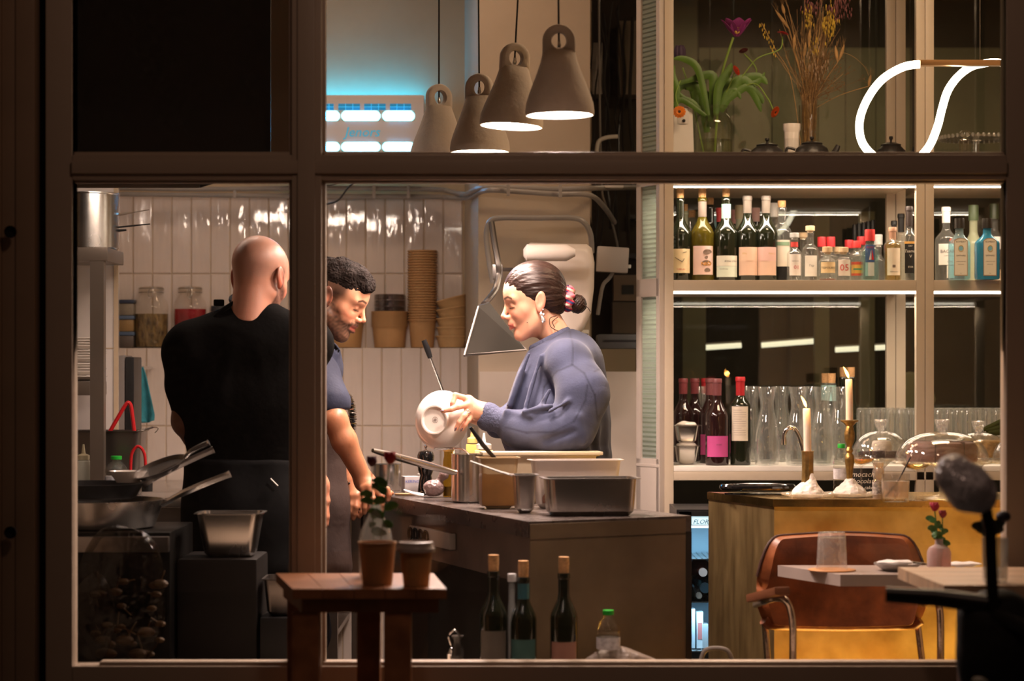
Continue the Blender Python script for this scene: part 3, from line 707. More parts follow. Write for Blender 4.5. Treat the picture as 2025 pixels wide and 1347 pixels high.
def head_color(skin, blush, lip, brow, beard=None, stub=None, scalp=None):
    def c(V):
        n = len(V); y = np.abs(V[:, 1]); x, z = V[:, 0], V[:, 2]
        C = np.tile(np.array(lin(skin)), (n, 1))
        C = mixc(C, blush, .55 * np.exp(-(((x - .06) / .03) ** 2 + ((y - .045) / .02) ** 2 + ((z + .02) / .02) ** 2)))
        C = mixc(C, blush, .5 * np.exp(-(((x - .112) / .012) ** 2 + (z + .02) ** 2 / .01 ** 2)))
        C = mixc(C, blush, .6 * sstep(y, .074, .08) * (x < .02) * (z > -.04) * (z < .045))
        if scalp: C = mixc(C, scalp, .85 * sstep(z + x * -.3, -.008, .022) * sstep(-x, -.05, -.025))
        if beard is not None:
            lx = sstep(x, -.012, .004); up = -.012 - .028 * sstep(x, .03, .07)
            bw = lx * sstep(-z, -up - .008, -up + .012) + .8 * (x > .085) * (z < -.030) * (z > -.046)
            side = sstep(x, -.006, .002) * sstep(-x, -.028, -.014) * sstep(-z, -.05, -.02) * (y > .05)
            bw = np.clip(bw + .8 * side, 0, 1) * (.82 + .18 * vnoise(V, 500, 2))
            C = mixc(C, beard, bw * .93)
        lp = (x > .084) * np.exp(-((z + .0535 + .02 * np.maximum(0, y - .01) * 0) / .0085) ** 4) * (y < .024)
        C = mixc(C, lip, lp * .85)
        bl = np.exp(-((z - (.0345 + .15 * np.clip(y - .014, 0, .02) - .5 * np.clip(y - .036, 0, 1))) / .0038) ** 4) * (y > .010) * (y < .052) * (x > .055)
        C = mixc(C, brow, bl * .9)
        la = np.exp(-((z - .0015) / .0022) ** 2) * (y > .017) * (y < .046) * (x > .068)
        C = mixc(C, '#1c0f0a', la * .95)
        C = mixc(C, '#8a5040', .45 * np.exp(-((z - .016) / .005) ** 2) * (y > .017) * (y < .046) * (x > .072))
        if stub: C = mixc(C, stub, .65)
        return C
    return c
def head_xf(origin, yaw, pitch, roll=0, sc_=1.0):
    """yaw: direction of the nose in the ground plane; pitch > 0 looks down"""
    return Matrix.Translation(Vector(origin)) @ Matrix.Rotation(yaw, 4, 'Z') @ Matrix.Rotation(pitch, 4, 'Y') @ Matrix.Rotation(roll, 4, 'X') @ Matrix.Scale(sc_, 4)

def hand_sdf(wrist, palm, fingers, fr=.0085, k=.005):
    """wrist, list of knuckle points, fingers = list of joint chains starting at the knuckle"""
    def f(X):
        d = None
        for q in palm:
            e = cap(X, wrist[0], q, wrist[1], fr * 1.35); d = e if d is None else smin(d, e, .012)
        for a, b in zip(palm, palm[1:]): d = smin(d, cap(X, a, b, fr * 1.3), .008)
        for ch in fingers:
            m = len(ch) - 1; d = smin(d, chain(X, ch, [fr * (1.12 - .34 * i / m) for i in range(m + 1)], .003), k)
        return d
    return f
def bounds(pts, pad): 
    a = np.array([tuple(p) for p in pts]); return a.min(0) - pad, a.max(0) + pad
# ================================================================== PEOPLE
def body(name, f, pts, pad, h, m, parent, it=2, color=None):
    lo, hi = bounds(pts, pad); c = parent.location
    return sdf_obj(name, f, lo, hi, h, m, parent, Matrix.Translation(-c), color, it)
def nailset(parent, tips, col, r=.0052):
    for p, d in tips:
        mb = MB(); z = Vector(d).normalized(); R = z.to_track_quat('X', 'Z').to_matrix().to_4x4()
        mb.sph((0, 0, 0), r, 12, (1.25, .85, .4), M=Matrix.Translation(Vector(p)) @ R); mb.build('fingernail', col, parent, world=True)
jean = pm('dark_trousers', (.006, .006, .009), .85, bump=.2, bs=60, spec=.15)
shoem = pm('black_shoe', (.01, .01, .01), .5, bump=.1)
def shoes(parent, feet, yaw):
    for x, y in feet:
        M4 = Matrix.Translation((x, y, 0)) @ Matrix.Rotation(yaw, 4, 'Z')
        mb = MB(); mb.sph((.05, 0, .045), .05, 18, (2.3, .85, .9), M=M4); mb.box((.05, 0, .012), (.27, .085, .024), M=M4, bev=.01); mb.build('shoe', shoem, parent, world=True)

# ---------------------------------------------------------- the woman in the blue sweatshirt
SWm = 645
def Wp(px, py, dy=0): return P(px, py, SWm) + Vector((0, dy, 0))
wo = thing('person', 'person with a low dark bun and faded blue sweatshirt, holding up a bowl', 'person', (PX(1125, SWm), DY(SWm) + .12, 0))
xfw = head_xf(Wp(1058, 601), PI + .10, math.radians(12), 0, .985) @ Matrix.Diagonal((.935, 1, 1, 1))
hf = head_sdf(True); hc = head_color('#d9a488', '#d27a66', '#b4504c', '#2a1712')
def whead(X):
    d = hf(X); d = smin(d, cap(X, (-.018, 0, -.035), (-.062, 0, -.165), .049, .053), .03); 
    return smax(d, half(X, (-.06, 0, -.15), (-.1, 0, -1)), .01)
hd = sdf_obj('head', whead, (-.14, -.105, -.2), (.135, .105, .14), .0022, SK, wo, Matrix.Translation(-wo.location) @ xfw, hc, 1)
hairm = pm('dark_hair', (.022, .010, .007), .40, bump=.3, bs=22, stretch=(1, 7, 7), var=.5, vs=20, detail=3, spec=.35)
def cut(X):   # hairline: + on the face side
    Yb = np.abs(X[..., 1])
    a = half(X, (.078, 0, .078), (1.0, 0, -.35)); b = half(X, (.012, 0, .022), (.74, 0, -.95))
    return smin(a, b, .02) if False else smax(b, -.2 - 0 * a, .01)
def whair(X):
    d = ell(X, (-.010, 0, .047), (.104, .0795, .088)); d = smin(d, ell(X, (-.045, 0, .0), (.062, .064, .06)), .03)
    Z = X[..., 2] - .0; 
    d = smax(d, half(X, (.050, 0, .043), (.66, 0, -.75)), .006)
    d = smax(d, half(X, (-.03, 0, -.040), (.2, 0, -1)), .01)
    ear = ell(np.abs(X) * [1, 1, 0] + X * [0, 0, 1] if False else np.stack([X[..., 0], np.abs(X[..., 1]), X[..., 2]], -1), (-.006, .085, -.006), (.022, .022, .034))
    d = smax(d, -ear, .004)
    ang = np.arctan2(X[..., 1], X[..., 2] - .0); d = d + .0005 * np.sin(ang * 40 + X[..., 0] * 30) + .0007 * np.sin(ang * 19 + 1)
    d = smax(d, -cap(X, (.09, .02, .12), (-.03, .012, .145), .006), .006)
    return d
sdf_obj('hair', whair, (-.13, -.1, -.09), (.11, .1, .15), .0022, hairm, hd, Matrix.Translation(-wo.location) @ xfw, None, 1)
def bun(X): return smin(ell(X, (-.139, .0, -.028), (.031, .034, .030)), ell(X, (-.108, 0, -.012), (.02, .024, .02)), .012) + .0016 * vnoise(X, 330, 4) + .0009 * np.sin(X[..., 2] * 700 + X[..., 0] * 500)
sdf_obj('hair_bun', bun, (-.19, -.05, -.08), (-.07, .05, .03), .002, hairm, hd, Matrix.Translation(-wo.location) @ xfw)
mb = MB()
for pts in ([(-.055, .052, -.05), (-.03, .062, -.055), (-.028, .064, -.08), (-.05, .06, -.098)], [(-.06, .05, -.055), (-.038, .06, -.065), (-.04, .062, -.085)], [(-.15, .03, -.03), (-.165, .035, -.045), (-.172, .03, -.06)]):
    mb = MB(); mb.tube(spline(pts, 6), .0012, 5); o = mb.build('loose_strand', hairm, hd); o.data.transform(Matrix.Translation(-wo.location) @ xfw)
# scrunchie, gathered cloth in pink, red, cream and navy
scr = {}
def scrun(X):
    q = X - A3((-.112, 0, -.006)); R = np.array(Matrix.Rotation(-.35, 3, 'Y')); q = q @ R.astype(np.float32)
    a = np.arctan2(q[..., 2], q[..., 1]); rr = np.sqrt(q[..., 1] ** 2 + q[..., 2] ** 2) - .027
    return np.sqrt(rr ** 2 + (q[..., 0] / 1.25) ** 2) - .0135 - .003 * np.sin(a * 9 + q[..., 0] * 90)
def scol(V):
    t = np.sin(V[:, 1] * 120 + V[:, 2] * 160) ; u = np.sin(V[:, 2] * 210 - V[:, 0] * 150 + 1)
    C = np.tile(np.array(lin('#d06a78')), (len(V), 1)); C = mixc(C, '#b01030', sstep(t, .2, .3)); C = mixc(C, '#1c2558', sstep(u, .45, .55) * (t > -.2)); C = mixc(C, '#e8c8b4', sstep(-u, .6, .7)); return C
sdf_obj('scrunchie', scrun, (-.15, -.06, -.06), (-.07, .06, .05), .002, pm('scrunchie_cloth', (1, 1, 1), .6, vcol=True), hd, Matrix.Translation(-wo.location) @ xfw, scol)
er = MB(); random.seed(5)
for i in range(9): er.sph((-.004 + random.uniform(-.006, .006), .086 + random.uniform(-.002, .004), -.034 - i * .003 + random.uniform(-.002, .002)), .0042, 8, (1, .7, 1.1))
er.sph((-.012, .084, -.022), .003, 8); o = er.build('earring', pm('silver', (.75, .75, .78), .15, 1, bump=.6, bs=300), hd); o.data.transform(Matrix.Translation(-wo.location) @ xfw)
mb = MB(); mb.sph((.045, .0555, -.052), .0018, 8); o = mb.build('mole', pm('mole_brown', (.08, .03, .02), .6), hd); o.data.transform(Matrix.Translation(-wo.location) @ xfw)
# sweatshirt
def fold(X, a, b, r=.006, w=.5): return cap(X, a, b, r)
sh_n = Wp(1122, 718, -.13); sh_f = Wp(1098, 724, .16); el = Wp(1128, 842, -.20); cf = Wp(985, 833, -.13); wr = Wp(962, 818, -.12)
def sweat(X):
    d = cap(X, Wp(1096, 692, 0), Wp(1126, 712, .0), .070, .092)
    sc1 = A3((1, .62, 1)); 
    tor = [Wp(1115, 735, .01), Wp(1108, 820, .02), Wp(1102, 910, .03), Wp(1098, 985, .03)]
    Q = X.copy(); Q[..., 1] = (X[..., 1] - tor[0].y) * .88 + tor[0].y
    t = chain(Q, tor, [.115, .138, .148, .150], .04); d = smin(d, t, .05)
    d = smin(d, cap(X, Wp(1060, 745, -.03), Wp(1035, 850, 0), .055, .07), .05)            # front hang
    d = smin(d, cap(X, Wp(1172, 760, .0), Wp(1186, 900, .02), .035, .025), .05)            # back hang
    sh = cap(X, sh_n, sh_f, .072, .072); d = smin(d, sh, .05)
    fa = chain(X, [sh_f, Wp(1040, 830, .16), Wp(985, 840, .06)], [.072, .07, .045], .03)
    d = smin(d, fa, .02)
    ar = chain(X, [sh_n, Wp(1150, 775, -.19), el], [.07, .074, .072], .03)
    fo = chain(X, [el, Wp(1090, 852, -.19), Wp(1035, 848, -.16), Wp(1003, 838, -.14)], [.068, .067, .056, .044], .03)
    ar = smin(ar, fo, .02)
    ar = smin(ar, cap(X, Wp(1010, 862, -.14), Wp(1080, 885, -.17), .022, .03), .03)
    # wrinkles on the sleeve
    fs = [(Wp(1088, 800, -.24), Wp(1035, 812, -.215)), (Wp(1120, 790, -.262), Wp(1085, 812, -.26)), (Wp(1050, 822, -.225), Wp(1010, 815, -.175)), (Wp(1012, 870, -.18), Wp(1060, 862, -.23)), (Wp(1075, 880, -.23), Wp(1120, 868, -.255)),
          (Wp(1085, 770, -.21), Wp(1062, 815, -.215)), (Wp(1140, 820, -.27), Wp(1148, 868, -.255)), (Wp(1002, 812, -.18), Wp(1000, 862, -.17))]
    for a, b in fs: ar = smin(ar, cap(X, a, b, .006, .008), .016)
    for a, b in [(Wp(1100, 815, -.265), Wp(1042, 830, -.235)), (Wp(1075, 760, -.215), Wp(1048, 800, -.19)), (Wp(1128, 850, -.275), Wp(1078, 866, -.255))]: ar = smax(ar, -cap(X, a, b, .006), .016)
    d = smin(d, ar, .014)
    for a, b in [(Wp(1046, 700, -.10), Wp(1008, 800, -.09)), (Wp(1068, 705, -.13), Wp(1040, 800, -.14)), (Wp(1030, 740, -.07), Wp(1000, 830, -.06)), (Wp(1168, 790, -.1), Wp(1180, 890, -.09)), (Wp(1186, 800, -.04), Wp(1194, 890, -.03)), (Wp(1152, 860, -.12), Wp(1160, 900, -.12))]:
        d = smin(d, cap(X, a, b, .006, .010), .022)
    d = d + .0024 * vnoise(X, 42, 7) + .0012 * vnoise(X, 95, 8) - .007 * np.abs(vnoise(X * [1, 1, .8], 34, 21)) + .002
    # raglan seam: a fine groove
    d = smax(d, -cap(X, Wp(1128, 655, -.085), Wp(1130, 722, -.20), .0012), .0025)
    d = smax(d, half(X, Wp(1100, 974), (0, 0, -1)), .01)
    nk = cap(X, Wp(1078, 640, 0), Wp(1094, 690, 0), .050, .050); d = smax(d, -nk, .006)
    d = smax(d, half(X, Wp(1087, 671), (-.52, 0, 1)), .008)
    return d
def swcol(V):
    n = len(V); C = np.tile(np.array(lin('#3b4059')), (n, 1)); r = vnoise(V, 22, 3) + .6 * vnoise(V, 60, 5)
    C = mixc(C, '#2a2e40', sstep(r, 0.0, .7) * .5); C = mixc(C, '#5f6580', sstep(-r, .1, .8) * .45)
    near = V[:, 1] < Wp(0, 0, -.02).y
    for ln in ([(1126, 655), (1130, 690), (1128, 722)], [(1128, 722), (1098, 735), (1075, 765), (1070, 800)], [(1128, 722), (1150, 738), (1170, 780), (1176, 830)], [(1000, 842), (1040, 852), (1090, 850), (1130, 830), (1152, 790), (1156, 760)], [(1170, 735), (1186, 728)]):
        q = [Wp(*p) for p in ln]
        for a, b in zip(q, q[1:]):
            ab = np.array([b.x - a.x, b.z - a.z]); pa = np.stack([V[:, 0] - a.x, V[:, 2] - a.z], 1); h = np.clip(pa @ ab / (ab @ ab), 0, 1)[:, None]
            C = mixc(C, '#1c2034', .75 * np.exp(-((pa - h * ab) ** 2).sum(1) / .0028 ** 2) * near)
    return C
swm = pm('washed_sweatshirt', (1, 1, 1), .92, bump=.10, bs=160, vcol=True, var=.12, vs=30, sheen=.1)
body('sweatshirt', sweat, [Wp(1225, 995, .27), Wp(975, 640, -.3)], .03, .004, swm, wo, 2, swcol)
rib = pm('ribbed_cuff', (.062, .07, .125), .9, bump=.5, bs=120, var=.2)
def cuff(X): return smin(cap(X, Wp(996, 833, -.14), Wp(965, 822, -.125), .040, .0345), cap(X, Wp(968, 816, -.125), Wp(965, 830, -.125), .033), .01)
def cuff2(X): return smax(cuff(X), -smin(cap(X, Wp(960, 818, -.125), Wp(930, 810, -.12), .029, .029), cuff(X) + .5, .001), .003)
body('cuff', cuff2, [Wp(1000, 833, -.14), Wp(955, 820, -.125)], .055, .003, rib, wo, 1)
# collar ring and seams
mb = MB(); pts = [Wp(1087 + 36 * math.cos(a), 672 - 19 * math.cos(a), .060 * math.sin(a)) for a in [2 * PI * i / 40 for i in range(40)]]
mb.tube(pts, .0085, 10, closed=True, flat=1.5); mb.build('collar', rib, wo, world=True)
# legs
def wleg(X):
    y0 = DY(SWm) + .05; x0 = PX(1120, SWm) + .08
    d = cap(X, (x0 - .06, y0, 1.0), (x0 - .02, y0, .86), .095, .10)
    for s in (-1, 1): d = smin(d, chain(X, [(x0, y0 + s * .075, .86), (x0 - .01, y0 + s * .085, .48), (x0 + .02, y0 + s * .09, .1)], [.085, .062, .05], .03), .04)
    return d
x0, y0 = PX(1120, SWm) + .08, DY(SWm) + .05
body('trousers', wleg, [(x0 - .1, y0 - .12, .08), (x0 + .1, y0 + .12, 1.05)], .06, .014, jean, wo); shoes(wo, [(x0 + .02, y0 - .09), (x0 + .02, y0 + .09)], PI)
# her near hand, pinching the bowl rim
hz = lambda px, py, dy: Wp(px, py, dy - .12)
kn = [hz(929, 789, -.012), hz(928, 799, -.02), hz(929, 809, -.018), hz(932, 819, -.010)]
fi = [[kn[0], hz(903, 781, -.03), hz(898, 796, -.04), hz(897, 803, -.038)],
      [kn[1], hz(909, 803, -.045), hz(895, 808, -.05), hz(880, 811, -.048)],
      [kn[2], hz(920, 821, -.045), hz(911, 833, -.05), hz(905, 845, -.046)],
      [kn[3], hz(928, 829, -.03), hz(921, 838, -.035), hz(916, 846, -.033)],
      [hz(945, 806, .0), hz(932, 800, .03), hz(918, 806, .035), hz(905, 812, .03)]]
hh = hand_sdf((hz(958, 815, 0), .024), kn, fi, .0088)
def hand1(X): return smin(hh(X), cap(X, hz(955, 813, 0), hz(985, 826, -.005), .0255, .03), .015)
def hcol(V):
    C = np.tile(np.array(lin('#dca58a')), (len(V), 1))
    for ch in fi:
        for q in ch[1:3]: C = mixc(C, '#c97862', .4 * np.exp(-((V - np.array(q)) ** 2).sum(1) / .009 ** 2))
        C = mixc(C, '#cc7d68', .35 * np.exp(-((V - np.array(ch[-1])) ** 2).sum(1) / .012 ** 2))
    return C
hnd = body('hand', hand1, [hz(985, 826, 0), hz(876, 775, -.05), hz(905, 850, .03)], .028, .0016, SK, wo, 1, hcol)
nm = pm('mauve_nail', (.12, .075, .10), .2, coat=.5)
nailset(hnd, [(fi[0][-1] + Vector((-.002, -.006, -.001)), fi[0][-1] - fi[0][-2]), (fi[1][-1] + Vector((-.003, -.0065, .001)), fi[1][-1] - fi[1][-2]), (fi[2][-1] + Vector((-.002, -.0065, -.002)), fi[2][-1] - fi[2][-2]), (fi[3][-1] + Vector((-.001, -.0065, -.002)), fi[3][-1] - fi[3][-2])], nm, .0058)
mb = MB(); c = (Vector(kn[2]) * .55 + Vector(fi[2][1]) * .45); 
for i in range(7): mb.sph(c + Vector((.006 * math.cos(i), -.009 + .001 * i % 2, .007 * math.sin(i * 1.3))), .0032, 8)
mb.tube([c + Vector((.0105 * math.cos(a), .0105 * math.sin(a), 0)) for a in [2 * PI * i / 16 for i in range(16)]], .0015, 6, closed=True); mb.build('ring', MATS['silver'], hnd, world=True)
# far hand, behind the bowl
k2 = [hz(925, 808 + 7 * i, .085 - .005 * i) for i in range(4)]
f2 = [[k2[i], hz(905, 812 + 8 * i, .085), hz(893, 818 + 8 * i, .075), hz(888, 822 + 8 * i, .062)] for i in range(4)] + [[hz(930, 803, .06), hz(918, 800, .03), hz(908, 803, .02)]]
h2 = hand_sdf((hz(945, 822, .11), .022), k2, f2, .0085)
body('hand', lambda X: smin(h2(X), cap(X, hz(945, 822, .11), hz(985, 838, .17), .024, .03), .015), [hz(990, 838, .17), hz(885, 798, .02), hz(905, 852, .1)], .03, .0025, SK, wo, 1, lambda V: np.tile(np.array(lin('#d9a488')), (len(V), 1)))

# ---------------------------------------------------------- the bowl in her hands (seen from below)
bw = MB(); Rb = .0905
bw.lathe([(0, .003), (.037, .003), (.040, -.0045), (.044, -.0045), (.046, .003), (.062, .010), (.080, .027), (.089, .042), (Rb + .001, .046), (Rb, .048), (.086, .046), (.076, .030), (.06, .015), (0, .010)], 56)
cb = Wp(862, 829, -.105)
bo = bw.build('serving_bowl', M['ceramic']); bo.location = cb; bo.scale = (1, 1, 1)
nrm = Vector((-.42, -.90, .06)).normalized()      # foot of the bowl faces the street
bo.rotation_mode = 'QUATERNION'; bo.rotation_quaternion = (-nrm).to_track_quat('Z', 'Y')
tag(bo, 'white ceramic bowl tipped on its side in the hands above the worktop', 'bowl')
mb = MB(); mb.lathe([(.0085, .0022), (.0095, .0022)], 24); mb.lathe([(.005, .0022), (.0058, .0022)], 24); mb.v += []; 
for k in (-1, 0, 1): mb.add([(k * .0025 - .0008, -.003, .0022), (k * .0025 + .0008, -.003, .0022), (k * .0025 + .0008, .003, .0022), (k * .0025 - .0008, .003, .0022)], [(0, 1, 2, 3)])
mb.build('maker_stamp', pm('stamp_ink', (.12, .09, .08), .6), bo, smooth=0)

# ---------------------------------------------------------- young bearded man leaning on the worktop
SM = 640
def Mp(px, py, dy=0): return P(px, py, SM) + Vector((0, dy, 0))
ym = thing('person', 'bearded person in a navy short sleeved shirt leaning on the worktop, looking down', 'person', (PX(610, SM), DY(SM) + .02, 0))
xfm = head_xf(Mp(661, 592), -.10, math.radians(27), 0, .99)
hm = head_sdf(False); hcm = head_color('#d39a7a', '#cf7258', '#b0594c', '#1c110c', beard='#1a100c', scalp='#3a2820')
def mhead(X):
    d = hm(X); lower = sstep(-X[..., 2], .03, .05) * (X[..., 0] > 0)
    d = d - .0045 * sstep(-X[..., 2], .025, .05) * sstep(X[..., 0], -.005, .02) * (1 - np.exp(-((X[..., 2] + .053) / .007) ** 2) * (X[..., 0] > .08))
    d = smin(d, cap(X, (-.02, 0, -.04), (-.075, 0, -.15), .056, .062), .03); return smax(d, half(X, (-.07, 0, -.14), (-.4, 0, -1)), .01)
hd = sdf_obj('head', mhead, (-.17, -.105, -.2), (.135, .105, .14), .0022, SK, ym, Matrix.Translation(-ym.location) @ xfm, hcm, 1)
hair2 = pm('curly_hair', (.011, .0065, .005), .85, bump=.5, bs=160, var=.5, vs=50, detail=8, spec=.15)
def mhair(X):
    d = ell(X, (-.004, 0, .052), (.100, .077, .082)) 
    d = smin(d, ell(X, (.035, 0, .085), (.065, .06, .042)), .02)
    n = vnoise(X, 90, 11) * .006 + vnoise(X + .02 * np.sin(X * 90), 300, 12) * .0035 + vnoise(X + .01 * np.sin(X[..., ::-1] * 140), 520, 13) * .0025
    top = sstep(X[..., 2], .03, .075)
    d = d - n * top + .004 * (1 - top)
    d = smax(d, half(X, (.078, 0, .052), (.8, 0, -.75)), .006); d = smax(d, half(X, (.0, 0, .006), (.35, 0, -1)), .008)
    Y = np.stack([X[..., 0], np.abs(X[..., 1]), X[..., 2]], -1)
    d = smin(d, smax(ell(X, (-.04, 0, .02), (.066, .0735, .07)), half(X, (0, 0, -.03), (.5, 0, -1)), .01), .008)
    d = smax(d, -ell(Y, (-.008, .082, .0), (.023, .02, .036)), .004)
    return d
sdf_obj('hair', mhair, (-.13, -.1, -.07), (.13, .1, .17), .0022, hair2, hd, Matrix.Translation(-ym.location) @ xfm)
navy = pm('navy_cloth', (.014, .018, .042), .85, bump=.15, bs=90, var=.25, vs=16)
sN = Mp(628, 742, -.10); elN = Mp(672, 828, -.20); wrN = Mp(728, 948, -.16)
def shirt(X):
    Q = X.copy(); yc = Mp(590, 740, .06).y; Q[..., 1] = (X[..., 1] - yc) * .82 + yc
    d = chain(Q, [Mp(602, 725, .06), Mp(578, 820, .06), Mp(566, 930, .06)], [.11, .135, .13], .04)
    d = smin(d, cap(X, sN, Mp(612, 742, .20), .068, .068), .04)
    d = smin(d, cap(X, Mp(632, 690, .0), Mp(622, 720, .03), .064, .075), .03)
    d = smin(d, cap(X, sN, Mp(660, 796, -.165), .07, .066), .03)
    d = smin(d, cap(X, Mp(615, 742, .20), Mp(640, 800, .24), .066, .062), .03)
    for a, b in [(Mp(640, 700, -.1), Mp(625, 780, -.12)), (Mp(655, 740, -.14), Mp(640, 800, -.16)), (Mp(640, 760, -.165), Mp(668, 780, -.21))]: d = smin(d, cap(X, a, b, .005, .007), .015)
    ax = (Mp(660, 812, -.18) - sN); d = smax(d, half(X, Mp(660, 803, -.18), tuple(ax)) * 1, .004) if False else d
    d = d + .002 * vnoise(X, 60, 2)
    nk = cap(X, Mp(650, 640, 0), Mp(632, 690, 0), .058, .058); d = smax(d, -nk, .006)
    arm = chain(X, [sN, elN, wrN], [.05, .046, .02], .01)
    return smax(d, half(X, Mp(664, 806, -.19), (.22, 0, -1)), .004) if False else d
def shirt2(X):
    d = shirt(X)
    hem = smax(half(X, Mp(662, 812, -.19), (.10, 0, -1)), -half(X, Mp(634, 850, 0), (1, 0, 0)), .01)
    return smax(d, smin(hem, half(X, Mp(640, 700), (-1, 0, 0)) * -1 * -1 + 9, .001), .004)
body('shirt', shirt2, [Mp(480, 960, -.26), Mp(700, 650, .3)], .03, .006, navy, ym)
def armcol(base, b2, seed):
    def c(V):
        C = np.tile(np.array(lin(base)), (len(V), 1)); C = mixc(C, b2, .35 * sstep(vnoise(V, 60, seed), 0, .8)); return mixc(C, '#4a2a1c', .22 * sstep(vnoise(V * [1, 1, .35], 420, seed + 1), .2, .7))
    return c
# near arm and hand over the corner of the worktop
hx = lambda px, py, dy=0: Mp(px, py, -.16 + dy)
kN = [hx(756, 952, -.02), hx(748, 955, -.03), hx(738, 957, -.035), hx(728, 960, -.03)]
fN = [[kN[0], hx(772, 962, -.03), hx(776, 972, -.03), hx(774, 982, -.028)],
      [kN[1], hx(762, 975, -.048), hx(764, 990, -.05), hx(762, 1003, -.046)],
      [kN[2], hx(746, 980, -.055), hx(747, 996, -.055), hx(745, 1009, -.05)],
      [kN[3], hx(730, 982, -.05), hx(730, 996, -.05), hx(729, 1006, -.045)],
      [hx(735, 945, .02), hx(752, 958, .045), hx(768, 968, .05), hx(778, 972, .048)]]
hh3 = hand_sdf((wrN, .027), kN, fN, .0098)
def armN(X):
    d = chain(X, [sN, elN, Mp(690, 868, -.195), wrN], [.042, .037, .036, .0255], .02); return smin(d, hh3(X), .014)
body('arm', armN, [sN, elN, wrN, hx(782, 1012, 0), hx(720, 1012, -.06)], .055, .0028, SK, ym, 1, armcol('#b27a5a', '#a05a40', 5))
sF, elF, wrF = Mp(615, 742, .20), Mp(648, 850, .22), Mp(698, 962, .10)
hy = lambda px, py, dy=0: Mp(px, py, .10 + dy)
kF = [hy(720, 975, -.02), hy(712, 978, -.04), hy(703, 982, -.05), hy(696, 984, -.05)]
fF = [[kF[0], hy(728, 990, -.03), hy(728, 1004, -.03), hy(722, 1012, -.03)], [kF[1], hy(716, 1000, -.055), hy(714, 1015, -.055), hy(709, 1024, -.05)], [kF[2], hy(703, 1004, -.065), hy(700, 1018, -.06), hy(697, 1028, -.055)], [kF[3], hy(693, 1000, -.06), hy(690, 1012, -.06), hy(688, 1022, -.055)], [hy(704, 968, -.03), hy(722, 975, -.06), hy(736, 984, -.06)]]
hh4 = hand_sdf((wrF, .027), kF, fF, .0095)
body('arm', lambda X: smin(chain(X, [sF, elF, Mp(665, 890, .2), wrF], [.046, .041, .042, .027], .02), hh4(X), .014), [sF, elF, wrF, hy(740, 1035, -.06)], .055, .0032, SK, ym, 1, armcol('#a87254', '#96553c', 9))
mb = MB()
for k in range(16): a = 2 * PI * k / 16; mb.sph(Vector(wrF) + Vector((-.004, -.0, .0)) + Vector((.030 * math.cos(a), .030 * math.sin(a), -.014 * math.cos(a))), .0052, 8)
mb.build('bead_bracelet', pm('dark_beads', (.03, .02, .015), .3), ym, world=True)
mb = MB(); mb.grid(lambda u, v: tuple(Mp(612 + 62 * v - 6 * u, 740 + 130 * u + 12 * math.sin(v * 3), -.13 + .06 * v)), 8, 8, thick=.004)
apr = pm('brown_apron', (.035, .018, .014), .8, bump=.2, var=.2)
def apron(X):
    a = chain(X, [Mp(640, 770, .06), Mp(632, 860, .05), Mp(628, 1000, .05), Mp(632, 1120, .04)], [.06, .075, .09, .10], .04)
    a = smin(a, cap(X, Mp(652, 752, .06), Mp(662, 745, .06), .012, .01), .02); return a + .003 * vnoise(X, 40, 3)
body('apron', apron, [Mp(640, 745, .06), Mp(630, 1130, .04)], .13, .008, apr, ym)
def mleg(X):
    x0, y0 = Mp(590, 900).x, Mp(590, 900).y + .03
    d = cap(X, (x0 - .03, y0, 1.0), (x0 - .02, y0, .86), .12, .13)
    for s in (-1, 1): d = smin(d, chain(X, [(x0 - .02, y0 + s * .09, .86), (x0 + .02, y0 + s * .1, .47), (x0 - .02, y0 + s * .11, .1)], [.09, .066, .052], .03), .04)
    return d
x0, y0 = Mp(590, 900).x, Mp(590, 900).y + .03
body('trousers', mleg, [(x0 - .15, y0 - .12, .08), (x0 + .1, y0 + .12, 1.05)], .07, .014, jean, ym); shoes(ym, [(x0 - .02, y0 - .07), (x0 - .02, y0 + .11)], 0)

# ---------------------------------------------------------- bald man seen from behind
SBm = 680
def Bp(px, py, dy=0): return P(px, py, SBm) + Vector((0, dy, 0))
bm_ = thing('person', 'bald person in a black shirt and apron seen from behind', 'person', (PX(470, SBm), DY(SBm), 0))
xfb = head_xf(Bp(512, 553, .0), math.radians(64), math.radians(14), math.radians(0), 1.0)
hb = head_sdf(False); hcb = head_color('#c98f78', '#c4543c', '#a85a4c', '#2a1a14', beard='#3a2620', scalp='#b98a78')
def bhead(X):
    d = hb(X); d = smin(d, cap(X, (-.025, 0, -.03), (-.022, 0, -.16), .055, .058), .03); 
    return smax(d, half(X, (-.07, 0, -.15), (-.2, 0, -1)), .01)
hd = sdf_obj('head', bhead, (-.16, -.105, -.22), (.135, .105, .14), .0024, SK, bm_, Matrix.Translation(-bm_.location) @ xfb, hcb, 1)
blk = pm('black_cotton', (.0032, .003, .003), .9, bump=.12, bs=80, var=.3, vs=14, spec=.05)
bsL, bsR = Bp(385, 694, -.05), Bp(602, 684, .0)
